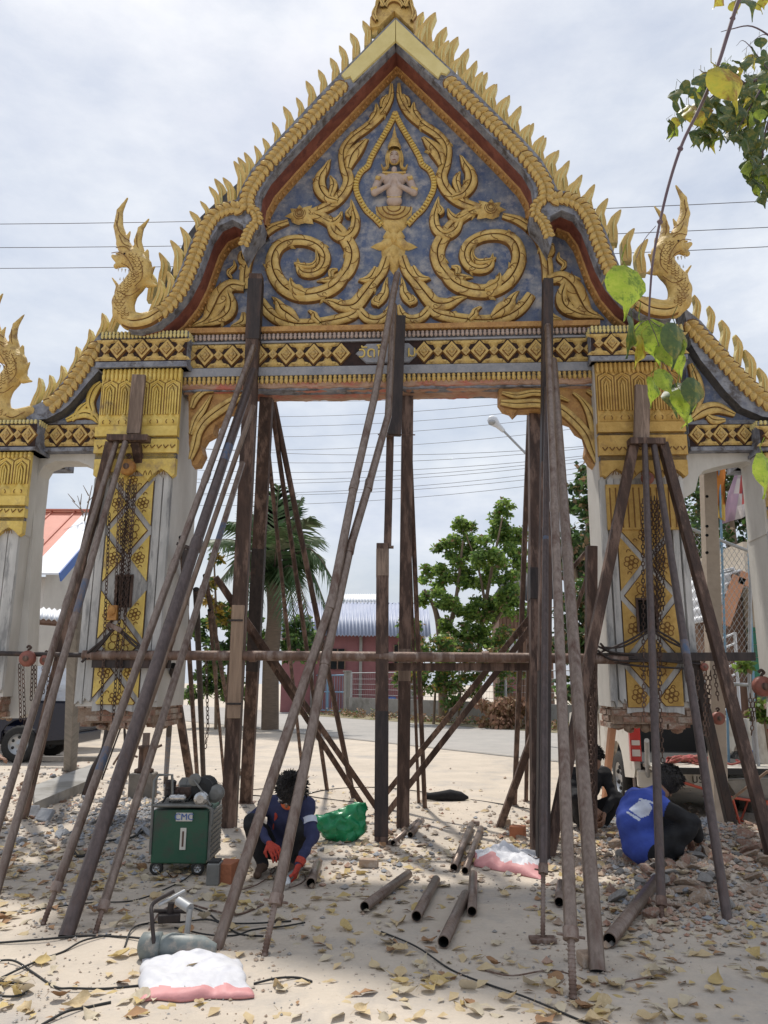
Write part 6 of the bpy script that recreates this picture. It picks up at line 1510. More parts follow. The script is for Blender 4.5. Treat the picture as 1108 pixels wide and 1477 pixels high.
tree('potted_plant', 'light green leafy plant at the right edge under the red trolley', basep(1105, Y), [([basep(1105, Y), at(1103, 1040, Y), at(1100, 1015, Y)], .02, .01)], bl, 500, .09, 31, ['leaf_bright', 'leaf_mid', 'leaf_dry'], (5, 2, 1), cat='plant')
# jack under the right column: tube on a grey pot
jk = thing('hydraulic_jack', 'grey-green jack with steel tube under the right column', 'jack', tuple(gnd(917, 1172)))
b0 = gnd(917, 1172); mb = MB(); mb.lathe(b0, [(.002, 0), (.11, 0), (.115, .02), (.105, .22), (.115, .23), (.115, .25), (.002, .25)], 18); mb.build('body', ['machine_grey'], jk)
mb = MB(); mb.lathe(b0 + Vector((.03, 0, .25)), [(.06, 0), (.06, .03), (.042, .035), (.042, .75), (.002, .75)], 14); mb.build('ram', ['steel_brown'], jk)
mb = MB(); q = gnd(900, 1165); mb.tube([q, q + Vector((0, 0, .13)), q + Vector((.11, 0, .13))], .012, 6); mb.build('handle', ['steel_rust'], jk)
mb = MB(); mb.tube([gnd(936, 1165), at(933, 1068, 9.1)], .028, 10); mb.build('prop_pipe', ['galv'], None, label='pale short pipe standing beside the jack under the right column', cat='pipe')
mb = MB(); mb.beam(gnd(872, 1158), GW(884, 1040, .3), .075, .05); mb.build('shoring_post', ['orange_wood'], None, label='brown wooden strut leaning against the left tail light of the white pickup', cat='post')
# left jack on concrete block
b0 = gnd(205, 1152); jb = thing('concrete_block', 'rough concrete block carrying a jack under the left column', 'block', tuple(b0)); mb = MB(); mb.box(b0 + Vector((0, 0, .17)), (.32, .30, .34)); mb.build('block', ['concrete_old'], jb, bevel=.02)
jk = thing('hydraulic_jack', 'dark jack with coiled pump on a concrete block under the left column', 'jack', tuple(b0 + Vector((0, 0, .34)))); b1 = b0 + Vector((0, 0, .34))
mb = MB(); mb.lathe(b1, [(.002, 0), (.13, 0), (.13, .04), (.085, .06), (.085, .30), (.10, .31), (.10, .35), (.05, .36), (.05, .52), (.002, .52)], 16); mb.build('body', ['steel_brown'], jk)
mb = MB(); mb.tube([b1 + Vector((-.1, 0, .2)), b1 + Vector((-.32, -.02, .28)), b1 + Vector((-.42, -.02, .10))], .016, 6); mb.tube([b1 + Vector((.08, 0, .3)), b1 + Vector((.22, 0, .36))], .02, 6); mb.build('handle', ['steel_rust'], jk)
tr = thing('tripod_stand', 'thin black tripod with small machinery by the left column foot', 'tripod', tuple(gnd(172, 1125))); b0 = gnd(172, 1125); tp = b0 + Vector((0, 0, .95))
for dx, dy in ((-.25, -.1), (.22, -.15), (.02, .25)): mb = MB(); mb.tube([b0 + Vector((dx, dy, 0)), tp], .014, 6); mb.build('leg', ['steel_black'], tr)
mb = MB(); mb.box(tp, (.26, .16, .12)); mb.ell(tp + Vector((-.14, -.05, .05)), (.07, .06, .06), 8, 5); mb.tube([tp + Vector((-.3, 0, .02)), tp + Vector((.25, 0, .1))], .02, 6); mb.build('head', ['steel_black'], tr, bevel=.01)
# concrete sill at left
sl2 = MB(); a, b, c_, d_ = gnd(48, 1148), gnd(138, 1112), gnd(140, 1134), gnd(48, 1176)
sl2.add([a + Vector((0, 0, .14)), b + Vector((0, 0, .14)), c_ + Vector((0, 0, .14)), d_ + Vector((0, 0, .14)), a, b, c_, d_], [(0, 1, 2, 3), (3, 2, 6, 7), (1, 5, 6, 2), (0, 3, 7, 4)], 0); sl2.build('concrete_sill', ['concrete_wall'], None, label='low concrete kerb slab in front of the black pickup', cat='kerb')
mb = MB(); mb.beam(gnd(52, 1107) + Vector((0, 0, .16)), gnd(140, 1108) + Vector((0, 0, .16)), .12, .08, up=(0, 0, 1)); mb.build('horizontal_beam', ['concrete_old'], None, label='low dark horizontal beam behind the concrete post at left', cat='beam')
# ---------------- green welding generator
o3 = gnd(259, 1262); wm = thing('welding_machine', 'green wheeled welding machine marked CMC with exposed motor on top', 'machine', tuple(o3))
fx, fy = o3.x, o3.y
mb = MB(); mb.box((fx - .01, fy + .20, .30), (.46, .46, .42)); mb.build('case', ['machine_green'], wm, bevel=.012)
mb = MB(); mb.box((fx + .232, fy + .20, .30), (.022, .42, .38))
for k_ in range(9): mb.box((fx + .246, fy + .20, .14 + k_ * .04), (.012, .38, .012))
mb.build('side_grille', ['machine_grey'], wm)
mb = MB(); mb.box((fx + .02, fy - .036, .455), (.135, .008, .066)); lp = mb.build('name_plate', ['plate_white'], wm)
tm = text_mesh('CMC', .066, .0035); tm.materials.append(M['fascia_blue']); inst(tm, 'lettering', lp, None, mtx=Matrix.Translation(Vector((fx + .02, fy - .042, .455)) - ORG[lp.name]) @ Matrix.Rotation(R(90), 4, 'X') @ Matrix.Scale(1.1, 4))
mb = MB(); mb.box((fx + .02, fy - .037, .285), (.050, .010, .17), None, 0); mb.box((fx + .02, fy - .043, .285), (.016, .006, .12), None, 1); mb.build('gauge_slot', ['plate_white', 'steel_rust'], wm, bevel=.004)
mb = MB(); L3 = lambda x, y, z: Vector((fx + x, fy + y, z))
mb.tube([L3(-.245, -.03, .16), L3(-.25, -.03, .56), L3(-.25, -.03, .74), L3(-.23, .02, .78), L3(-.12, .03, .78), L3(-.1, .03, .52)], .012, 7)
mb.tube([L3(-.24, -.05, .545), L3(.20, -.05, .545), L3(.245, -.04, .52), L3(.25, -.03, .40)], .015, 7); mb.tube([L3(.22, .4, .5), L3(.23, .42, .62), L3(-.2, .42, .62)], .012, 7); mb.build('tube_frame', ['machine_grey'], wm, kind='stuff')
for i, (x, y, z, r0, l_, mm, ax_) in enumerate(((.13, .18, .66, .095, .26, 'rubber', 'Y'), (.15, -.02, .60, .055, .10, 'chrome', 'Y'), (.07, .05, .74, .05, .05, 'machine_grey', 'Y'), (-.06, .15, .62, .05, .22, 'steel_brown', 'X'), (-.02, .30, .66, .07, .2, 'machine_grey', 'X'), (.24, .12, .62, .07, .12, 'machine_grey', 'Y'), (-.15, .12, .66, .05, .14, 'steel_black', 'Z'), (-.05, -.01, .60, .03, .14, 'chrome', 'X'))):
    rot = {'X': Matrix.Rotation(R(90), 3, 'Y'), 'Y': Matrix.Rotation(R(90), 3, 'X'), 'Z': Matrix.Identity(3)}[ax_]
    mb = MB(); mb.lathe(L3(x, y, z), [(.003, -l_ / 2), (r0 * .6, -l_ / 2), (r0, -l_ * .4), (r0, -l_ * .15), (r0 * .9, -l_ * .1), (r0, 0), (r0 * .9, l_ * .12), (r0, l_ * .4), (r0 * .6, l_ / 2), (.003, l_ / 2)], 14, axis=rot, smooth=False); mb.build('motor_part' if i else 'motor', [mm], wm)
mb = MB(); r_ = random.Random(4)
for k_ in range(10): a = L3(r_.uniform(-.2, .2), r_.uniform(0, .35), .53); b = L3(r_.uniform(-.2, .2), r_.uniform(0, .35), .56); mb.tube(spline([a, (a + b) / 2 + Vector((0, 0, r_.uniform(.05, .16))), b], 6), .009, 5)
mb.build('hoses', ['rubber'], wm)
mb = MB(); mb.tube([L3(.07, .02, .74), L3(.16, -.05, .66), L3(.24, -.06, .55)], .008, 5); mb.box(L3(-.02, .15, .545), (.40, .34, .03)); mb.build('mounting_plate', ['machine_grey'], wm)
for x in (-.19, .15): wheel(wm, L3(x, -.01, .055), .055, .035, 'X' if 0 else 'Y')
for x in (-.19, .15): wheel(wm, L3(x, .38, .055), .055, .035, 'Y')
bb = gnd(325, 1275); mb = MB(); mb.box(bb + Vector((0, .08, .075)), (.14, .20, .15), Matrix.Rotation(R(-12), 3, 'Z')); mb.build('brick', ['brick_box'], None, label='orange-red brick standing beside the green welding machine', cat='brick', bevel=.006)
bb = gnd(306, 1278); bt_ = thing('battery', 'small dark grey battery box between machine and orange brick', 'battery', tuple(bb)); mb = MB(); mb.box(bb + Vector((0, .08, .08)), (.10, .16, .16)); mb.build('case', ['machine_grey'], bt_, bevel=.008); mb = MB(); mb.box(bb + Vector((0, .08, .168)), (.08, .12, .016)); mb.build('lid', ['rubber'], bt_, bevel=.004)
# ================================================================ the workers
mat('skin', (.30, .165, .105), (.24, .13, .085), .6, 9); mat('hair', (.012, .010, .010), (.03, .025, .022), .7, 60, bump=1.0, bscale=90)
mat('shirt_navy', (.022, .028, .075), (.035, .04, .10), .9, 12, bump=.5, bscale=14); mat('cloth_black', (.010, .010, .012), (.020, .020, .022), .95, 12, bump=.5, bscale=14)
mat('shirt_blue', (.028, .055, .30), (.045, .085, .38), .85, 6, bump=.5, bscale=12); mat('print_white', (.60, .64, .72), (.50, .54, .66), .85, 30)
mat('glove_red', (.48, .06, .035), (.36, .045, .03), .9, 30, bump=.5); mat('mask_orange', (.75, .17, .06), (.62, .13, .05), .8, 12); mat('goggle_white', (.75, .72, .68), rough=.4); mat('sandal', (.10, .06, .04), rough=.8)
def person(label, o, J, mats_idx, mats, facedir, hood=None, extra=(), res=.0095, hairr=1.0, paint=None):
    """J: joints in metres from o. mats_idx: skin, shirt, trousers, shoe indices"""
    root = thing('person', label, 'person', tuple(o)); V_ = lambda k_: tuple(Vector(J[k_]) + Vector(o))
    sk, sh, tr, so = mats_idx; F = Vector(facedir).normalized(); hd = Vector(V_('head')); upv = (hd - Vector(V_('neck'))).normalized(); sd = F.cross(upv).normalized(); F = upv.cross(sd)
    C_ = lambda a, b, r0, r1, m: ('c', V_(a), V_(b), r0, r1, m)
    pr = [C_('pelvis', 'waist', .145, .125, tr if J.get('longtr') else sh), C_('waist', 'chest', .130, .150, sh), C_('chest', 'neck', .13, .062, sh), C_('neck', 'head', .052, .055, sk)]
    rotm = [[sd[i], F[i], upv[i]] for i in range(3)]
    pr += [('e', tuple(hd + upv * .02), (.078, .095, .105), rotm, sk), ('e', tuple(hd + F * .025 - upv * .06), (.055, .065, .055), rotm, sk)]
    pr += [('c', tuple(hd + F * .092 + upv * .015), tuple(hd + F * .112 - upv * .022), .010, .015, sk)]
    for s_ in (-1, 1): pr.append(('e', tuple(hd + sd * .080 * s_ - upv * .005), (.012, .02, .03), rotm, sk)); pr.append(('e', tuple(hd + sd * .032 * s_ + F * .080 + upv * .008), (.016, .012, .010), rotm, sk))
    for s_ in 'LR':
        pr += [C_('chest', 'sh' + s_, .115, .080, sh), C_('sh' + s_, 'el' + s_, .062, .048, sh), C_('el' + s_, 'wr' + s_, .046, .032, sh if J.get('long') else sk)]
        pr += [C_('pelvis', 'hip' + s_, .13, .115, tr), C_('hip' + s_, 'kn' + s_, .105, .070, tr), C_('kn' + s_, 'cf' + s_, .070, .064, tr), C_('cf' + s_, 'an' + s_, .062, .042, tr), C_('an' + s_, 'to' + s_, .042, .030, so)]
    pr += list(extra)
    body = sdf_obj('body', pr, res, mats, root, k=.032, noise_amp=.0065, noise_scale=15, paint=paint)
    # hair: shell of tufts over the skull
    r_ = random.Random(int(o[0] * 100)); hp_ = [('e', tuple(hd + upv * .045 - F * .018), (.096 * hairr, .104 * hairr, .096 * hairr), rotm, 0)]
    for i in range(46):
        a, b = r_.uniform(0, 6.283), r_.uniform(0, 1.75); d = upv * math.cos(b) + (sd * math.cos(a) + F * math.sin(a)) * math.sin(b)
        if d.dot(F) > .55 and d.dot(upv) < .45: continue
        p = hd + upv * .04 - F * .015 + d * .088 * hairr; q = p + (d + Vector((r_.uniform(-.5, .5), r_.uniform(-.5, .5), -.3))) * .030
        hp_.append(('c', tuple(p), tuple(q), .014, .004, 0))
    if hairr:
        ho = sdf_obj('hair', hp_, .0075, ['hair'], root, k=.012); mb = MB()
        for i in range(520):
            a, b = r_.uniform(0, 6.283), r_.uniform(0, 1.75); d = upv * math.cos(b) + (sd * math.cos(a) + F * math.sin(a)) * math.sin(b)
            if d.dot(F) > .5 and d.dot(upv) < .35: continue
            p = hd + upv * .042 - F * .016 + d * .092 * hairr; t_ = (d + Vector((r_.gauss(0, .5), r_.gauss(0, .5), r_.gauss(-.1, .4)))).normalized(); s2 = t_.cross(d + Vector((.01, 0, 0))).normalized() * .0035
            mb.add([p - s2 * 2, p + s2 * 2, p + t_ * .028 + d * .006 + s2, p + t_ * r_.uniform(.035, .055) - Vector((0, 0, .008))], [(0, 1, 2), (0, 2, 3)])
        mb.build('hair_strands', ['hair'], ho, kind='stuff')
    return root, hd, F, upv, sd
def hand(root, wrist, d, palm_n, curl, m, name='hand', sc=1.0, thumb_side=1):
    """palm, four unequal curled fingers and a thumb, as one small surface"""
    d = Vector(d).normalized(); n = Vector(palm_n); n = (n - d * n.dot(d)).normalized(); s_ = d.cross(n) * thumb_side; w = Vector(wrist); pr = []
    T = tuple
    for k_ in (-.5, -.17, .17, .5): pr.append(('c', T(w), T(w + d * .075 * sc + s_ * k_ * .068 * sc), .020 * sc, .0135 * sc, 0))
    for k_, L_ in ((-.56, .062), (-.19, .074), (.19, .080), (.56, .072)):
        b = w + d * .080 * sc + s_ * k_ * .070 * sc; dd = d.copy(); 
        for seg, (fr, rr) in enumerate(((.42, .0105), (.33, .0095), (.25, .008))):
            ang = curl * (.7 + .5 * seg); dd = (dd * math.cos(ang) + n * math.sin(ang)).normalized(); e = b + dd * L_ * fr * 1.15 * sc
            pr.append(('c', T(b), T(e), rr * sc, rr * .92 * sc, 0)); b = e
            nn = n * math.cos(ang) - d * math.sin(ang)
    b = w + d * .028 * sc + s_ * .03 * sc; e = b + (s_ * .8 + d * .6 + n * .3).normalized() * .045 * sc; g_ = e + (d * .8 + n * .6).normalized() * .034 * sc
    pr += [('c', T(b), T(e), .015 * sc, .012 * sc, 0), ('c', T(e), T(g_), .012 * sc, .009 * sc, 0)]
    return sdf_obj(name, pr, .0042, [m], root, k=.008)
# man with orange mask cutting a pipe
o = gnd(400, 1264)
J = dict(pelvis=(-.02, .26, .22), waist=(.0, .24, .32), chest=(.05, .08, .50), neck=(.09, -.04, .60), head=(.105, -.15, .675),
         shL=(-.10, .06, .55), elL=(-.22, -.02, .44), wrL=(-.05, -.22, .30), shR=(.22, .02, .54), elR=(.29, -.12, .33), wrR=(.205, -.30, .155),
         hipL=(-.11, .24, .20), knL=(-.21, -.10, .42), cfL=(-.18, .02, .24), anL=(-.13, .06, .07), toL=(-.15, -.10, .035),
         hipR=(.09, .24, .20), knR=(.20, -.04, .38), cfR=(.15, .05, .22), anR=(.10, .08, .07), toR=(.09, -.08, .035), long=True)
mt = ['skin', 'shirt_navy', 'cloth_black', 'sandal', 'mask_orange']
p1, hd, F, U, Sd = person('man in navy jacket and orange mask squatting over a pipe with a cutting tool', o, J, (0, 1, 2, 3), mt, (-.12, -.92, -.38), hairr=1.28)
mb = MB(); mb2 = MB()
prs = [('e', tuple(hd + F * .045 - U * .048), (.070, .072, .058), [[Sd[i], F[i], U[i]] for i in range(3)], 0), ('c', tuple(hd + F * .07 - U * .06), tuple(hd + F * .04 - U * .14), .045, .035, 0)]
sdf_obj('face_mask', prs, .007, ['mask_orange'], p1, k=.03)
for s_ in (-1, 1):
    c = hd + Sd * .037 * s_ + F * .103 + U * .012; mb2.ell(c, (.026, .012, .018), 10, 6)
    mb.tube([c + Sd * .034 * math.cos(a) + U * .023 * math.sin(a) for a in [math.pi * k_ / 6 for k_ in range(13)]], .0055, 6, 0, cap=False); mb.tube([c + Sd * .032 * s_, hd + Sd * .088 * s_ + F * .0], .0045, 5)
mb.tube([hd + Sd * .006 + F * .110 + U * .014, hd - Sd * .006 + F * .110 + U * .014], .005, 5); g_ = mb.build('goggles', ['goggle_white'], p1); mb2.build('lens', ['dark_glass'], g_)
V_ = lambda k_: Vector(J[k_]) + o
mb = MB(); a, b = V_('shR').lerp(V_('elR'), .42), V_('shR').lerp(V_('elR'), .62); mb.tube([a, b], [.0665, .0635], 16, cap=False); mb.build('sleeve_band', ['print_white'], p1)
cuff = MB(); a, b = V_('elR').lerp(V_('wrR'), .82), V_('wrR'); cuff.tube([a, b], [.043, .038], 14); cuff.build('glove_cuff', ['glove_red'], p1)
hand(p1, V_('wrR'), (-.22, -.35, -.55), (-.9, .1, .1), .75, 'glove_red', 'gloved_hand', 1.1)
hand(p1, V_('wrL'), (.62, -.55, -.50), (.2, .2, -.9), .6, 'glove_red', 'gloved_hand', 1.05, -1)
mb = MB()
a, b = V_('shR') + Vector((-.05, -.07, -.03)), V_('elR') + Vector((-.06, -.02, .18)); mb.tube([V_('shL') + Vector((.07, -.03, .05)), V_('chest') + Vector((-.07, -.13, -.03)), V_('waist') + Vector((-.06, -.13, .0))], .014, 6); mb.build('vest_strap', ['glove_red'], p1)
ag = thing('angle_grinder', 'small grey cutting tool held by the gloved man at the pipe end', 'grinder', tuple(V_('wrR') + Vector((-.08, -.10, -.12)))); c = V_('wrR') + Vector((-.06, -.06, -.07))
mb = MB(); mb.tube([c + Vector((.08, .10, .05)), c + Vector((.0, .0, .0)), c + Vector((-.05, -.06, -.02))], [.022, .028, .03], 12); mb.build('body', ['machine_grey'], ag)
mb = MB(); mb.lathe(c + Vector((-.05, -.07, -.03)), [(.002, -.004), (.062, -.004), (.062, .004), (.002, .004)], 20, axis=Matrix.Rotation(R(70), 3, 'X')); mb.build('disc', ['chrome'], ag)
# man in blue shirt, back turned
o = gnd(935, 1256)
J = dict(pelvis=(-.06, .0, .22), waist=(-.10, -.01, .34), chest=(-.02, -.02, .52), neck=(.13, .05, .63), head=(.225, .08, .70),
         shL=(-.03, .14, .58), elL=(.22, .20, .42), wrL=(.40, .18, .27), shR=(.10, -.15, .55), elR=(.36, -.14, .42), wrR=(.46, .02, .26),
         hipL=(-.02, .12, .20), knL=(.30, .20, .40), cfL=(.20, .18, .22), anL=(.10, .16, .07), toL=(.26, .18, .035),
         hipR=(.0, -.12, .20), knR=(.32, -.15, .38), cfR=(.20, -.13, .21), anR=(.10, -.11, .07), toR=(.25, -.13, .035), long=True)
mt = ['skin', 'shirt_blue', 'cloth_black', 'sandal', 'print_white']
B_ = lambda x, y, z: tuple(Vector((x, y, z)) + o)
ext = [('c', B_(.12, -.165, .54), B_(.36, -.145, .42), .066, .052, 2), ('c', B_(.36, -.14, .42), B_(.45, .0, .27), .052, .04, 2), ('c', B_(-.02, -.06, .22), B_(-.02, .06, .22), .165, .165, 1), ('c', B_(-.09, -.02, .42), B_(-.04, .03, .50), .165, .155, 1)]
PR = [[(907, 1167), (922, 1155), (936, 1157), (941, 1165), (936, 1176), (924, 1180)], [(922, 1151), (942, 1156), (942, 1159), (921, 1154)], [(903, 1172), (905, 1170), (924, 1181), (923, 1185)]]
def back_print(C, mi):
    """white print on the back of the shirt, given by its outline in the photograph"""
    Rm = np.array(CAMROT.inverted()); q = (C - np.array([0, 0, EYE])) @ Rm.T; px = CX + FPX * q[:, 0] / -q[:, 2]; py = CY - FPX * q[:, 1] / -q[:, 2]; mi = mi.copy()
    near = C[:, 1] < o[1] + .05
    for P_ in PR:
        ins = np.ones(len(C), bool); n_ = len(P_); A = sum(P_[i][0] * P_[(i + 1) % n_][1] - P_[(i + 1) % n_][0] * P_[i][1] for i in range(n_)); s_ = 1 if A > 0 else -1
        for i in range(n_):
            (x0, y0), (x1, y1) = P_[i], P_[(i + 1) % n_]; ins &= s_ * ((x1 - x0) * (py - y0) - (y1 - y0) * (px - x0)) > 0
        mi[ins & near & (mi == 1)] = 4
    return mi
p2, hd, F, U, Sd = person('man in bright blue shirt with white back print squatting with his back turned', o, J, (0, 1, 2, 3), mt, (.80, .25, -.5), extra=ext, hairr=1.25, paint=back_print, res=.008)
mb = MB()
for s_, (x, z, a) in enumerate(((.01, .585, -.5), (-.155, .44, -.35))):
    c = Vector(B_(x, -.172 + .03 * s_, z)); mb.box(c, (.10, .008, .014), Matrix.Rotation(R(24), 3, 'Y'))
V_ = lambda k_: Vector(J[k_]) + o
hand(p2, V_('wrR'), (.4, .1, -.6), (-.5, .1, -.3), .5, 'skin'); hand(p2, V_('wrL'), (.4, 0, -.6), (-.5, -.1, -.3), .5, 'skin', thumb_side=-1)
# man in black behind the pipes
o = gnd(852, 1202)
J = dict(pelvis=(-.04, .10, .22), waist=(-.04, .08, .34), chest=(.0, .0, .56), neck=(.02, -.06, .68), head=(.03, -.13, .77),
         shL=(-.17, .0, .60), elL=(-.20, -.16, .42), wrL=(-.02, -.26, .30), shR=(.18, -.02, .60), elR=(.22, -.16, .40), wrR=(.08, -.28, .24),
         hipL=(-.10, .06, .20), knL=(-.17, -.22, .40), cfL=(-.14, -.10, .22), anL=(-.10, -.04, .07), toL=(-.12, -.20, .035),
         hipR=(.08, .06, .20), knR=(.26, -.16, .36), cfR=(.18, -.08, .22), anR=(.12, -.04, .07), toR=(.13, -.20, .035), long=True)
p3, hd, F, U, Sd = person('man in black clothes crouching behind the bright pair of pipes', o, J, (0, 2, 2, 3), ['skin', 'shirt_navy', 'cloth_black', 'sandal'], (.2, -.8, -.5), res=.012)
sdf_obj('head_cloth', [('e', tuple(hd + Vector((-.05, .02, .0))), (.075, .09, .09), None, 0), ('c', tuple(hd + Vector((-.07, .0, .0))), tuple(hd + Vector((-.10, .0, -.12))), .05, .03, 0)], .012, ['print_white'], p3, k=.03)
V_ = lambda k_: Vector(J[k_]) + o
hand(p3, V_('wrR'), (-.2, -.4, -.6), (-.7, .2, 0), .6, 'skin'); hand(p3, V_('wrL'), (.4, -.3, -.6), (.2, .2, -.6), .6, 'skin', thumb_side=-1)
# person cut off by the left edge
o = gnd(-42, 1128) + Vector((0, 0, .02))
J = dict(pelvis=(-.10, .10, .24), waist=(-.10, .08, .34), chest=(-.04, .0, .54), neck=(.02, -.02, .66), head=(.08, -.04, .75),
         shL=(-.02, .14, .58), elL=(.18, .18, .42), wrL=(.38, .12, .34), shR=(.04, -.16, .58), elR=(.20, -.16, .36), wrR=(.42, -.06, .36),
         hipL=(-.06, .14, .22), knL=(.20, .16, .40), cfL=(.18, .15, .24), anL=(.20, .14, .10), toL=(.36, .12, .04),
         hipR=(-.06, -.06, .22), knR=(.20, -.14, .34), cfR=(.22, -.13, .22), anR=(.26, -.10, .08), toR=(.44, -.10, .04), longtr=True)
p4, *_ = person('seated person mostly beyond the left edge, only forearm and shoe showing', o, J, (0, 1, 1, 3), ['skin', 'shirt_navy', 'cloth_black', 'sandal'], (.9, -.1, -.3), res=.014)
hand(p4, Vector(J['wrR']) + o, (.8, 0, -.2), (0, 0, -1), .5, 'skin')
# ================================================================ things lying on the ground
def H(p): return Vector((p.x, p.y, hgt(p.x, p.y)))
# cut pipes
for (a, b, r, lab) in (((526, 1318), (589, 1268), .040, 'cut pipe lying at mid opening, leftmost of the near row, mouth to the viewer'),
                       ((601, 1332), (629, 1276), .040, 'short cut pipe second in the near row, mouth to the viewer'),
                       ((640, 1368), (672, 1300), .042, 'longest near cut pipe, closest to the viewer'), ((681, 1325), (683, 1268), .038, 'cut pipe touching the upper end of the longest near one'),
                       ((655, 1258), (680, 1200), .038, 'left of two parallel cut pipes beside the white sack'), ((671, 1262), (694, 1202), .034, 'right of two parallel cut pipes beside the white sack'),
                       ((807, 1310), (810, 1284), .040, 'short cut pipe seen between the blue-black pipe and the bright pair'), ((880, 1368), (948, 1286), .048, 'cut pipe lying right of the bright pair under the round leg'),
                       ((448, 1283), (458, 1254), .043, 'short cut pipe just being cut in front of the gloved hand'), ((567, 1222), (604, 1192), .032, 'dark cut pipe lying at the foot of the stout central post'),
                       ((592, 1212), (609, 1192), .034, 'stubby cut pipe at the foot of the tall post right of centre')):
    p, q = H(gnd(*a)) + Vector((0, 0, r)), H(gnd(*b)) + Vector((0, 0, r)); u_ = (q - p).normalized()
    r *= .88; root = thing('cut_pipe', lab, 'pipe', tuple(p), 0, 'cut pipes lying on the ground')
    x = Vector((0, 0, 1)).cross(u_).normalized(); y = u_.cross(x); n = 16; vs = []; fs = []
    for (pt, rr) in ((p + u_ * .12, r * .86), (p, r * .86), (p, r), (q, r), (q, r * .86), (q - u_ * .12, r * .86)):
        for j in range(n): t = 2 * math.pi * j / n; vs.append(pt + (x * math.cos(t) + y * math.sin(t)) * rr)
    mb = MB(); mb.v = [tuple(v) for v in vs]
    for i in range(5):
        for j in range(n): c = i * n + j; d = i * n + (j + 1) % n; mb.f.append((c, d, d + n, c + n)); mb.m.append(1 if i in (0, 4) else 0); mb.sm.append(i not in (1, 3))
    for e, sgn in ((0, 1), (5, -1)): mb.f.append(tuple(range(e * n, e * n + n))[::sgn]); mb.m.append(1); mb.sm.append(False)
    mb.build('tube', ['pipe_grey', 'inside_shade'], root)
# sacks
mat('sack_white', (.62, .62, .64), (.52, .52, .56), .55, 9, bump=.15, bscale=30); mat('sack_pink', (.60, .27, .27), (.54, .24, .24), .6, 9, bump=.15, bscale=30)
mat('bag_green', (.012, .22, .08), (.03, .34, .15), .3, 5, bump=.3, trans=.25); 
def sack(name, label, cat, quad, hmax, bandf, mats, seed, n=34, wr=.02, thick=True):
    """crumpled bag over four ground points (near-left, near-right, far-right, far-left)"""
    Q = [gnd(*q) for q in quad]; mb = MB(); vs = []; r_ = Vector((seed * 3.1, 0, 0))
    def P(u, v): return Q[0].lerp(Q[1], u).lerp(Q[3].lerp(Q[2], u), v)
    for side in (1, 0):
        for j in range(n + 1):
            for i in range(n + 1):
                u, v = i / n, j / n; p = P(u, v); e = (max(0, 16 * u * (1 - u) * v * (1 - v))) ** .42
                p = p + Vector((mn.noise(Vector((v * 4, seed, 0))) * .03, mn.noise(Vector((u * 4, seed, 5))) * .03, 0))
                w_ = mn.noise(p * 7 + r_) * wr + abs(mn.noise(p * 11 + r_)) * wr * 1.1 + mn.noise(p * 3.2 + r_) * wr * 1.6
                z = (.010 + hmax * e + w_ * (.3 + e) if side else .004) + hgt(p.x, p.y)
                vs.append((p.x, p.y, max(z, .006 if side else .003)))
    N_ = (n + 1) ** 2; mb.v = vs
    for s_ in (0, 1):
        for j in range(n):
            for i in range(n):
                a = s_ * N_ + j * (n + 1) + i; f = (a, a + 1, a + n + 2, a + n + 1)
                mb.f.append(f if s_ == 0 else f[::-1]); mb.m.append(bandf((i + .5) / n, (j + .5) / n)); mb.sm.append(True)
    edge = [(i, 0) for i in range(n)] + [(n, j) for j in range(n)] + [(n - i, n) for i in range(n)] + [(0, n - j) for j in range(n)]
    for k_ in range(len(edge)):
        a = edge[k_]; b = edge[(k_ + 1) % len(edge)]; ia = a[1] * (n + 1) + a[0]; ib = b[1] * (n + 1) + b[0]
        mb.f.append((ib, ia, ia + N_, ib + N_)); mb.m.append(bandf(min(a[0] / n, .99), min(a[1] / n, .99))); mb.sm.append(True)
    return mb.build(name, mats, None, label=label, cat=cat)
sack('sack', 'white woven sack with pink borders lying flat in the left foreground', 'sack', ((201, 1448), (367, 1440), (345, 1388), (203, 1382)), .046, lambda u, v: 1 if v < .09 + .08 * u + .03 * math.sin(u * 9) or (v > .90 and u < .6) else 0, ['sack_white', 'sack_pink'], 3, wr=.020)
sack('sack', 'crumpled white and pink sack lying beside the blue-black pipe', 'sack', ((684, 1250), (782, 1270), (778, 1234), (680, 1232)), .08, lambda u, v: 1 if v < .17 + .08 * math.sin(u * 7) or u < .06 else 0, ['sack_white', 'sack_pink'], 9, wr=.035)
# green plastic bag, standing crumpled
Q0 = gnd(492, 1216); prs = [('e', tuple(Q0 + Vector((0, .05, .14))), (.20, .12, .16), None, 0), ('e', tuple(Q0 + Vector((.12, .06, .20))), (.13, .08, .16), None, 0), ('e', tuple(Q0 + Vector((-.14, .06, .16))), (.12, .08, .09), None, 0), ('c', tuple(Q0 + Vector((.18, .06, .30))), tuple(Q0 + Vector((.23, .06, .36))), .05, .015, 0), ('c', tuple(Q0 + Vector((-.16, .06, .20))), tuple(Q0 + Vector((-.24, .06, .26))), .06, .015, 0), ('c', tuple(Q0 + Vector((0, .06, .26))), tuple(Q0 + Vector((.2, .06, .33))), .04, .03, 0)]
V, Fc, mi = sdf_surface(prs, .014, .06); mb = MB()
mb.v = [tuple(Vector(v) + Vector((mn.noise(Vector(v) * 16), mn.noise(Vector(v) * 16 + Vector((9, 0, 0))), mn.noise(Vector(v) * 12 + Vector((0, 7, 0))))) * .035) for v in map(lambda q: tuple(map(float, q)), V)]
mb.v = [(v[0], v[1], max(v[2], .012)) for v in mb.v]
mb.f = [tuple(map(int, f)) for f in Fc]; mb.m = [0] * len(mb.f); mb.sm = [True] * len(mb.f); mb.build('plastic_bag', ['bag_green'], None, label='shiny crumpled green plastic bag beside the squatting man', cat='bag')
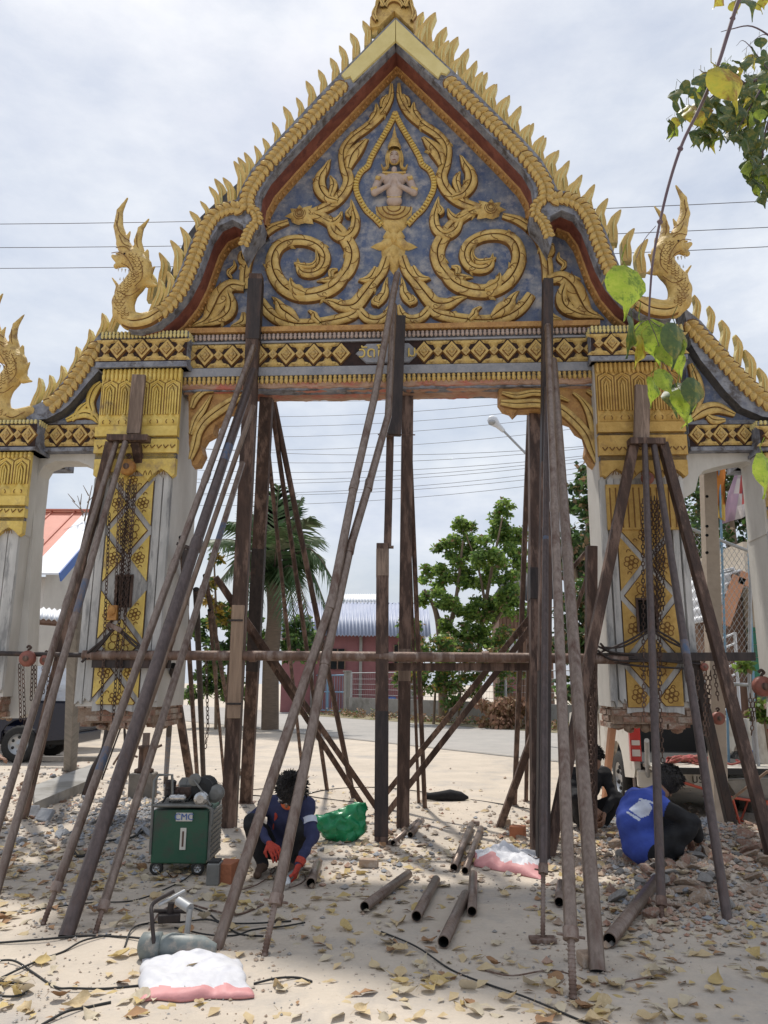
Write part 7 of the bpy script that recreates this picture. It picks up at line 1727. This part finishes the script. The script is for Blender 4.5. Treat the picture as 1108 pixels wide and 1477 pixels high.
# grey-green compressor-like tool behind the front sack
tb_ = thing('power_tool', 'grey-green cylindrical tool lying just behind the foreground sack', 'tool', tuple(gnd(250, 1380))); c = gnd(250, 1384) + Vector((0, 0, .07))
mat('tool_teal', (.19, .215, .21), (.13, .15, .145), .5, 12, c3=(.30, .27, .23), s3=8)
mb = MB(); mb.tube([c + Vector((-.20, 0, 0)), c + Vector((-.18, 0, .0)), c + Vector((-.08, 0, 0)), c + Vector((-.07, 0, 0))], [.04, .072, .075, .05], 16); mb.build('head', ['tool_teal'], tb_)
mb = MB(); mb.tube([c + Vector((-.07, 0, 0)), c + Vector((-.02, 0, .0)), c + Vector((.16, .01, -.01)), c + Vector((.24, .01, -.02))], [.055, .07, .062, .03], 16); mb.build('barrel', ['tool_teal'], tb_)
mb = MB(); mb.tube(spline([c + Vector((-.10, -.06, .03)), c + Vector((-.13, -.03, .16)), c + Vector((-.14, .02, .22)), c + Vector((-.03, .05, .28))], 5), .012, 6); mb.build('handle', ['steel_black'], tb_)
mb = MB(); mb.tube([c + Vector((-.11, .02, .21)), c + Vector((.02, .10, .27))], .010, 6); mb.tube([c + Vector((.02, .20, -.05)), c + Vector((.03, .22, .14))], .018, 7); mb.tube([c + Vector((.03, .22, .14)), c + Vector((-.06, .3, .16))], .03, 7); mb.build('nozzle', ['galv'], tb_)
vt = thing('valve_block', 'black valve block and lever lying among the cables behind the front sack', 'valve', tuple(gnd(243, 1340))); c = gnd(243, 1338)
mb = MB(); mb.box(c + Vector((0, 0, .06)), (.14, .08, .05), Matrix.Rotation(.3, 3, 'Z')); mb.tube([c + Vector((0, 0, .06)), c + Vector((.01, 0, .15))], .022, 8); mb.tube([c + Vector((-.10, 0, .10)), c + Vector((.12, .02, .09))], .014, 6); mb.build('body', ['steel_black'], vt, bevel=.008)
# cables and hoses
def cable(lab, pts, r=.010, m='rubber', z=.0, col=None):
    r *= .72
    P = []
    for i, (x, y) in enumerate(pts): g_ = gnd(x, y); P.append(H(g_) + Vector((0, 0, r + z + (.012 if i % 3 == 1 else 0))))
    mb = MB(); mb.tube(spline(P, 6), r, 6); return mb.build('cable', [m], None, label=lab, cat='cable', group='cables and hoses trailing over the yard')
cable('thin black cable running from the welding machine down to the left edge', [(300, 1220), (278, 1262), (235, 1285), (190, 1300), (130, 1306), (60, 1312), (0, 1318)], .007)
cable('black hose in the left foreground running level at the foot of the thick raker', [(-10, 1363), (60, 1360), (120, 1352), (165, 1353), (215, 1362), (240, 1385)], .009)
cable('black cable curling from the left edge past the thick leaves to the front sack', [(-10, 1416), (30, 1400), (62, 1384), (92, 1374), (120, 1362), (160, 1350)], .008)
cable('black cable lying from the left edge to the near sack corner', [(-10, 1388), (20, 1390), (50, 1404), (80, 1424), (105, 1430), (150, 1428), (203, 1424)], .008)
cable('black cable loop in the left bottom corner', [(-10, 1435), (20, 1440), (38, 1430), (34, 1420), (-10, 1418)], .008)
cable('dark cable in the bottom left running under the leaves', [(60, 1480), (95, 1465), (125, 1455), (160, 1448)], .009)
cable('hose running right of the front sack between the leaves', [(366, 1420), (400, 1416), (430, 1412), (450, 1418)], .008)
cable('brown cable bundle behind the black valve block, upper strand', [(215, 1342), (232, 1318), (262, 1304), (300, 1312), (330, 1322), (352, 1318), (380, 1306)], .009, 'steel_rust')
cable('cable bundle behind the black valve block, middle strand', [(228, 1330), (262, 1310), (300, 1318), (318, 1330), (360, 1336), (420, 1330)], .008)
cable('cable bundle behind the black valve block, lower strand', [(180, 1368), (190, 1345), (215, 1332), (260, 1330), (305, 1330), (345, 1348), (380, 1352)], .008)
cable('long cable running right from the valve block under two leaning pipes', [(252, 1338), (300, 1352), (340, 1350), (365, 1342), (410, 1340), (440, 1332)], .007)
cable('orange-brown cable looping at the squatting man\'s feet', [(330, 1290), (370, 1280), (392, 1262), (400, 1250), (390, 1262), (410, 1282), (440, 1270), (430, 1250)], .007, 'steel_rust')
cable('black hose hanging in the rubble left of the welding machine', [(222, 1200), (190, 1218), (150, 1222), (118, 1238), (106, 1228), (118, 1198), (150, 1180), (170, 1182)], .016)
cable('thin hose lying on the bright yard behind the central posts', [(365, 1148), (420, 1152), (470, 1140), (530, 1136), (590, 1142), (650, 1150), (720, 1160), (775, 1172)], .010)
cable('second thin hose on the bright yard, farther one', [(300, 1128), (350, 1140), (400, 1138), (450, 1150), (520, 1160)], .009)
cable('cable running from centre foreground towards the lower right', [(550, 1345), (600, 1368), (650, 1398), (700, 1420), (760, 1445), (830, 1470), (880, 1490)], .007)
cable('thin cable near the right pipes\' feet', [(700, 1400), (740, 1412), (800, 1400), (870, 1420), (960, 1410)], .006, 'steel_rust')
# black bundle
c = gnd(644, 1155); mb = MB(); mb.tube([c + Vector((-.30, .02, .05)), c + Vector((-.1, 0, .06)), c + Vector((.05, 0, .07)), c + Vector((.2, .0, .05)), c + Vector((.30, .02, .04))], [.04, .06, .08, .07, .015], 10); mb.build('wrapped_bundle', ['cloth_black'], None, label='black wrapped bundle lying on the bright yard behind the central posts', cat='bundle')

# rocks
mat('rubble_grey', (.33, .315, .30), (.25, .235, .22), .95, 6, bump=.8); mat('rubble_tan', (.40, .30, .22), (.31, .22, .16), .95, 5, bump=.8, c3=(.45, .40, .35), s3=3); mat('rubble_red', (.33, .17, .12), (.42, .28, .21), .95, 8, bump=.9, c3=(.45, .38, .31), s3=3)
mat('gravel_blue', (.24, .25, .27), (.33, .34, .36), .95, 7, bump=.6); mat('dust', (.42, .36, .30), (.36, .30, .25), .95, 5, bump=.6)
rmats = ['rubble_grey', 'rubble_tan', 'rubble_red', 'gravel_blue']
def rock(seed, m, sub=2):
    r_ = random.Random(seed); bm = bmesh.new(); bmesh.ops.create_icosphere(bm, subdivisions=sub, radius=1)
    pl = [(Vector((r_.gauss(0, 1), r_.gauss(0, 1), r_.gauss(0, 1))).normalized(), r_.uniform(.30, .72)) for _ in range(11)]; sc = (1.15, r_.uniform(.6, 1.0), r_.uniform(.35, .75))
    for v in bm.verts:
        for n_, d in pl:
            e = v.co.dot(n_) - d
            if e > 0: v.co -= n_ * e
        v.co += v.co * mn.noise(v.co * 2.5 + Vector((seed, 0, 0))) * .05
        v.co.x *= sc[0]; v.co.y *= sc[1]; v.co.z *= sc[2]
    me = bpy.data.meshes.new('rubble_chunk'); bm.to_mesh(me); bm.free(); me.materials.append(M[m]); return me
ROCK = {(k_, m): rock(k_ * 7 + i, m) for k_ in range(5) for i, m in enumerate(rmats)}
def rarea(cx, cy, rx, ry): return (cx + max(-1.7, min(1.7, rng.gauss(0, .62))) * rx, cy + max(-1.7, min(1.7, rng.gauss(0, .62))) * ry)
AREAS = [(110, 1200, 120, 42, 52, (3, 2.4, .6, 3), .06), (190, 1160, 100, 26, 28, (3, 1, .4, 4), .05), (1020, 1262, 110, 42, 165, (1.5, 4.5, 2.2, .5), .075), (900, 1222, 80, 28, 44, (2, 3, 1, 1.5), .07), (560, 1215, 100, 38, 22, (2, 3, 1, 1), .045), (740, 1210, 55, 24, 12, (2, 3, 2, 0), .055), (30, 1140, 60, 26, 12, (1, 2, 2, 0), .06)]
labs = {'rubble_grey': 'grey lump of broken concrete lying in the rubble under the gate', 'rubble_tan': 'tan lump of broken clay and mortar lying in the rubble under the gate', 'rubble_red': 'reddish broken brick lump lying in the rubble under the gate', 'gravel_blue': 'blue-grey broken stone lying in the rubble under the gate'}
WHERE = {(110, 1200): 'in the left heap behind the leaning rakers', (190, 1160): 'between left heap and the concrete block', (1020, 1262): 'in the right heap before the tripod legs', (900, 1222): 'around the feet of the man in blue', (560, 1215): 'at the feet of the central posts', (740, 1210): 'beside the orange brick block', (30, 1140): 'at the left edge by the kerb slab'}
grp = {'rubble_grey': 'grey concrete lumps of the rubble', 'rubble_tan': 'tan lumps of the rubble', 'rubble_red': 'brick lumps of the rubble', 'gravel_blue': 'blue-grey stones of the rubble'}
for (cx, cy, rx, ry, n, wts, sz) in AREAS:
    for i in range(n):
        px, py = rarea(cx, cy, rx, ry); py = max(1108, min(py, 1345)); g_ = gnd(px, py); m = rng.choices(rmats, wts)[0]; s_ = sz * rng.uniform(.55, 1.6)
        o = inst(ROCK[(rng.randrange(5), m)], 'rubble_chunk', None, (g_.x, g_.y, hgt(g_.x, g_.y) + s_ * rng.uniform(.1, .5)), (rng.uniform(-.5, .5), rng.uniform(-.5, .5), rng.uniform(0, 6.3)), (s_, s_, s_), label=labs[m].replace('in the rubble under the gate', WHERE[(cx, cy)]), cat='rubble', group=grp[m] + ' ' + WHERE[(cx, cy)])
mb = MB()
def pebble(mb, c, s_, m, r_):
    vs = [Vector(c) + Vector((r_.uniform(.7, 1.2) * a * s_, r_.uniform(.7, 1.2) * b * s_, r_.uniform(.4, .8) * d * s_)) for a, b, d in ((1, 0, 0), (0, 1, 0), (-1, 0, 0), (0, -1, 0), (0.1, .1, 1), (0, 0, -1))]
    mb.add(vs, [(0, 1, 4), (1, 2, 4), (2, 3, 4), (3, 0, 4), (1, 0, 5), (2, 1, 5), (3, 2, 5), (0, 3, 5)], m)
for (cx, cy, rx, ry, n, wts, sz) in AREAS:
    for i in range(n * 30):
        px, py = cx + rng.gauss(0, .8) * rx * 1.1, cy + rng.gauss(0, .75) * ry * 1.3
        if not 1095 < py < 1420: continue
        g_ = gnd(px, py); s_ = .008 + .034 * rng.random() ** 2.5; pebble(mb, (g_.x, g_.y, hgt(g_.x, g_.y) + s_ * .3), s_, rng.choices(range(5), (*wts, 3))[0], rng)
for (cx, cy, rx, ry, n) in ((885, 1188, 34, 12, 900), (1020, 1215, 30, 18, 1000), (235, 1180, 70, 16, 900), (170, 1190, 50, 18, 700)):
    for i in range(n):
        px, py = cx + rng.gauss(0, .6) * rx, cy + rng.gauss(0, .6) * ry; g_ = gnd(px, py); s_ = rng.uniform(.012, .032); pebble(mb, (g_.x, g_.y, hgt(g_.x, g_.y) + rng.uniform(0, .06) * max(0, 1 - math.hypot((px - cx) / rx, (py - cy) / ry))), s_, rng.choice((3, 3, 0)), rng)
for i in range(2600):
    g_ = gnd(rng.uniform(-60, 1160), rng.uniform(1130, 1500)); s_ = .004 + .008 * rng.random() ** 2; pebble(mb, (g_.x, g_.y, s_ * .3), s_, rng.choice((0, 1, 4)), rng)
for b_ in BASES:
    for i in range(26):
        a = rng.uniform(0, 6.3); q = abs(rng.gauss(0, .09)) + .03; x, y = b_.x + math.cos(a) * q, b_.y + math.sin(a) * q; s_ = rng.uniform(.005, .017); pebble(mb, (x, y, hgt(x, y) + s_ * .3), s_, rng.choice((0, 1, 1, 4)), rng)
mb.build('gravel', rmats + ['dust'], None, origin=(0, 0, 0), kind='stuff')
for (px, py, s_, m, lab) in ((748, 1212, (.15, .13, .12), 'brick_box', 'large square block of concrete and orange brick behind the white-pink sack'), (532, 1252, (.16, .09, .07), 'rubble_tan', 'brown brick fragment lying left of the near cut pipes'), (730, 1195, (.1, .08, .08), 'rubble_tan', 'small clay block beside the foot of the leaning brown strut'), (686, 1194, (.10, .05, .05), 'steel_rust', 'rusty plate resting on the two parallel cut pipes'), (462, 1206, (.1, .07, .05), 'rubble_grey', 'small grey block at the left end of the green bag'), (854, 1395, (.13, .12, .07), 'rubble_tan', 'pale stone wedging the foot of the thicker bright pipe')):
    g_ = gnd(px, py); mb = MB(); mb.box((g_.x, g_.y + .03, hgt(g_.x, g_.y) + s_[2] * .5), s_, Matrix.Rotation(rng.uniform(-.5, .5), 3, 'Z')); mb.build('block', [m], None, label=lab, cat='block', bevel=.012)
for (px, py, s_) in ((145, 1172, .12), (125, 1168, .10), (122, 1155, .05)):
    pass
# painted bluish slabs in the left heap
for (px, py, rz, lab) in ((42, 1183, .4, 'pale blue-painted plaster slab tilted in the left rubble near the edge'), (63, 1197, -.5, 'blue-grey plaster slab tilted in the left rubble, nearer one')):
    g_ = gnd(px, py); mb = MB(); mb.box((g_.x, g_.y, hgt(g_.x, g_.y) + .06), (.20, .05, .14), Matrix.Rotation(rz, 3, 'Z') @ Matrix.Rotation(-.6, 3, 'X')); mb.build('plaster_slab', ['gravel_blue'], None, label=lab, cat='slab', bevel=.01)

# fallen leaves
mat('litter_a', (.60, .48, .29), (.48, .36, .20), .8, 9, trans=.15); mat('litter_b', (.60, .46, .20), (.48, .36, .16), .75, 9, trans=.2); mat('litter_c', (.34, .19, .09), (.26, .15, .08), .85, 9); mat('litter_d', (.58, .51, .38), (.50, .42, .30), .85, 9, trans=.15)
heart = [(0, 0), (.16, -.05), (.34, .02), (.44, .20), (.40, .42), (.24, .64), (.08, .82), (.0, 1.08)]
def leaf_mesh(m, seed, curl, fold=.25, n=2, name='leaf'):
    r_ = random.Random(seed); mb = MB(); L_ = []; rows = [(0, 0, 0)]
    ys_ = [.0, .08, .2, .35, .5, .65, .82, 1.08]; hw = [.02, .26, .42, .44, .35, .22, .08, .0]; vs = []; k1, k2 = r_.uniform(.6, 1.5), r_.uniform(0, 6)
    for y, w_ in zip(ys_, hw):
        zc = curl * (y - .5) ** 2 * k1
        for s_ in (-1, -.55, 0, .55, 1):
            yy = y - (.10 * (abs(s_)) if y < .15 else 0)
            vs.append((s_ * w_, yy - .4, zc + fold * (abs(s_) * w_) * (1 + .5 * math.sin(k2 + y * 5)) + .06 * math.sin(k2 + y * 9 + s_ * 3) * abs(s_)))
    nr = len(ys_); mb.add(vs, [(j * 5 + i, j * 5 + i + 1, (j + 1) * 5 + i + 1, (j + 1) * 5 + i) for j in range(nr - 1) for i in range(4)], 0, True)
    b = len(mb.v); mb.tube([(0, -.40, vs[2][2]), (r_.uniform(-.1, .1), -.62, vs[2][2] + .05), (r_.uniform(-.2, .2), -.85, .02)], .012, 4, 0)
    return mb.mesh(name, [m])
LM = [leaf_mesh(m, i * 5 + j, c, f) for i, m in enumerate(('litter_a', 'litter_b', 'litter_c', 'litter_d')) for j, (c, f) in enumerate(((.5, .5), (.9, .25), (.3, -.4), (1.1, .7)))]
LIT = ('dry tan', 'fallen yellow', 'curled brown', 'pale bleached')
def litter_spot():
    while True:
        x, y = rng.uniform(-4.2, 4.2), 4.05 + 4.2 * rng.random() ** 1.25
        d = mn.noise(Vector((x * .8, y * 1.1, 4))) + .25 * mn.noise(Vector((x * 3, y * 3, 8)))
        if d > rng.uniform(-.55, .32): return x, y
for i in range(290):
    x, y = litter_spot(); q = rng.choices(range(4), (5, 2.2, 1.6, 4))[0]; s_ = rng.uniform(.065, .135)
    if i < 290:
        inst(LM[q * 4 + rng.randrange(4)], 'fallen_leaf', None, (x, y, hgt(x, y) + .008 + (.012 if q == 2 else 0)), (rng.gauss(0, .28) + (3.14 if rng.random() < .4 else 0), rng.gauss(0, .28), rng.uniform(0, 6.3)), (s_, s_ * rng.uniform(.85, 1.1), s_),
             label='%s leaf lying on the dusty ground' % LIT[q], cat='leaf', group='%s leaves scattered on the ground' % LIT[q])
mb = MB()
for i in range(600):
    x, y = litter_spot(); q = rng.choices(range(4), (5, 2.2, 1.6, 4))[0]; s_ = rng.uniform(.05, .11); me = LM[q * 4 + rng.randrange(4)]
    T = Matrix.Translation((x, y, hgt(x, y) + .008)) @ Matrix.Rotation(rng.uniform(0, 6.3), 4, 'Z') @ Matrix.Rotation(rng.gauss(0, .3) + (3.14 if rng.random() < .4 else 0), 4, 'X') @ Matrix.Scale(s_, 4)
    mb.add([T @ v.co for v in me.vertices], [tuple(p.vertices) for p in me.polygons], q, True)
for i in range(1500):
    if i < 900: x, y = litter_spot()
    else: g_ = gnd(rng.uniform(-50, 1150), rng.uniform(1140, 1300)); x, y = g_.x, g_.y
    s_ = rng.uniform(.02, .065); a = rng.uniform(0, 6.3); c = Vector((x, y, hgt(x, y) + .008)); u_ = Vector((math.cos(a), math.sin(a), rng.uniform(-.2, .3))) * s_; v_ = Vector((-math.sin(a), math.cos(a), rng.uniform(-.3, .3))) * s_ * .5
    mb.add([c - u_, c + v_ + Vector((0, 0, s_ * .3)), c + u_, c - v_ + Vector((0, 0, s_ * .2)), c + Vector((0, 0, .004))], [(0, 4, 1), (1, 4, 2), (2, 4, 3), (3, 4, 0)], rng.choices(range(4), (5, 2, 2, 4))[0], True)
mb.build('leaf_litter', ['litter_a', 'litter_b', 'litter_c', 'litter_d'], None, origin=(0, 0, 0), kind='stuff')

# ---------------- hanging bodhi branch close to the viewer
mat('bodhi_green', (.26, .38, .035), (.40, .47, .07), .45, 9, c3=(.12, .20, .03), s3=5, trans=.5); mat('bodhi_dark', (.045, .085, .025), (.085, .13, .035), .45, 9, c3=(.20, .19, .04), s3=4, trans=.25); mat('bodhi_yellow', (.50, .42, .05), (.36, .38, .05), .45, 8, c3=(.30, .16, .03), s3=4, trans=.45)
mat('twig', (.10, .065, .085), (.14, .10, .11), .7, 12)
BL = {m: [leaf_mesh(m, 40 + i * 3, .35 + .2 * i, .28 - .12 * i, name='leaf') for i in range(3)] for m in ('bodhi_green', 'bodhi_dark', 'bodhi_yellow')}
def hang_leaf(parent, px, py, hpx, Y, ang, m, turn=0.0, k_=0):
    """leaf hanging tip down; ang tilts it in the view plane, turn spins it about its own midrib"""
    c = at(px, py, Y) - ORG[parent.name]; s_ = hpx / FPX * Y / 1.05
    mtx = Matrix.Translation(c) @ Matrix.Rotation(ang, 4, 'Y') @ Matrix.Rotation(turn, 4, 'Z') @ Matrix.Rotation(R(-90), 4, 'X') @ Matrix.Scale(s_, 4)
    return inst(BL[m][k_ % 3], 'leaf', parent, None, mtx=mtx)
Y = 2.1; bh = thing('tree_branch', 'thin purple-brown twig hanging from above with large heart-shaped green leaves', 'branch', tuple(at(1080, -20, Y)))
mb = MB(); run = [(1082, -40), (1064, 5), (1050, 48), (1035, 95), (1012, 150), (985, 205), (966, 262), (952, 320), (942, 375), (938, 420), (936, 462)]
P = spline([at(x, y, Y) for x, y in run], 6); mb.tube(P, [.0075 - .0048 * i / (len(P) - 1) for i in range(len(P))], 7)
for i in (9, 20, 31, 42): mb.ell(P[i], (.010, .008, .009), 6, 4)
mb.build('twig', ['twig'], bh)
mb = MB()
for a in ([(946, 326), (930, 345), (918, 372)], [(936, 460), (925, 466), (915, 478)], [(936, 460), (950, 470), (972, 480)], [(936, 462), (948, 490), (955, 520), (950, 545)], [(955, 520), (968, 540), (975, 560)], [(950, 545), (942, 556), (940, 562)], [(975, 560), (990, 552), (1005, 560)]):
    mb.tube(spline([at(x, y, Y) for x, y in a], 4), .0012, 5)
mb.build('stalks', ['twig'], bh, kind='stuff')
for (px, py, h_, a, m, t, k_) in ((907, 412, 76, .10, 'bodhi_green', .25, 0), (914, 482, 56, .2, 'bodhi_dark', 1.0, 1), (937, 486, 62, -.35, 'bodhi_green', -.3, 2), (926, 505, 44, .3, 'bodhi_yellow', .9, 1), (978, 492, 62, .15, 'bodhi_dark', .5, 0), (968, 508, 52, -.25, 'bodhi_green', -.5, 1), (976, 518, 40, -.5, 'bodhi_green', .2, 2),
                           (962, 548, 42, -.3, 'bodhi_green', .4, 0), (944, 562, 40, .15, 'bodhi_green', .7, 1), (972, 570, 44, .1, 'bodhi_dark', -.7, 2), (1003, 566, 48, .2, 'bodhi_dark', .4, 0), (988, 582, 48, -.1, 'bodhi_green', .2, 1), (996, 598, 30, .2, 'bodhi_green', .9, 2),
                           (1052, 118, 76, -.25, 'bodhi_yellow', .2, 0), (1040, -4, 36, .5, 'bodhi_yellow', .8, 1), (1080, 2, 40, -.5, 'bodhi_dark', .3, 2), (1107, 680, 56, .1, 'bodhi_green', .6, 0)):
    hang_leaf(bh, px, py, h_ * 1.16, Y + .04 * (k_ - 1) - .02, a, m, t, k_)
Y = 5.6; b2 = thing('tree_branch', 'leafy branch with many small dark heart-shaped leaves in the top right corner', 'branch', tuple(at(1130, 150, Y)))
mb = MB()
for a, r0 in (([(1200, 60), (1150, 95), (1108, 110), (1075, 120), (1040, 130), (1005, 160)], .02), ([(1150, 95), (1120, 60), (1085, 38), (1055, 42), (1040, 46)], .010), ([(1108, 110), (1085, 150), (1060, 190), (1030, 200)], .010), ([(1150, 95), (1110, 170), (1100, 230), (1105, 270)], .012), ([(1075, 120), (1045, 100), (1020, 105), (1008, 100)], .007), ([(1108, 100), (1075, 60), (1062, 66)], .005), ([(1120, 60), (1100, 50), (1070, 75)], .005)):
    sp = spline([at(x, y, Y) for x, y in a], 5); mb.tube(sp, [r0 * (1 - .75 * i / (len(sp) - 1)) for i in range(len(sp))], 6)
mb.build('twigs', ['twig'], b2)
r_ = random.Random(17); n = 0
while n < 285:
    px, py = r_.uniform(968, 1160), r_.uniform(85, 295)
    if px < 1108 and not ((py - 100) > (1060 - px) * .5 - 10 and (py < 205 if px < 1065 else py < 290 - max(0, 1095 - px) * 2.4)): continue
    if px < 1000 and (not 120 < py < 190 or r_.random() < .55): continue
    if px > 1108 and r_.random() < .6: continue
    m = r_.choices(('bodhi_dark', 'bodhi_green', 'bodhi_yellow'), (8, .8, 1.3))[0]
    hang_leaf(b2, px, py, r_.uniform(20, 36), Y + r_.uniform(-.5, .5), r_.gauss(0, .35), m, r_.uniform(-1.4, 1.4), n); n += 1
for (px, py) in ((1090, 75), (1105, 80), (1098, 60), (1075, 90), (1108, 95), (1060, 8), (1100, 2), (1095, 8)): hang_leaf(b2, px, py, 26, Y, r_.gauss(0, .3), 'bodhi_dark' if py > 20 else 'bodhi_yellow', r_.uniform(-1, 1), 0)
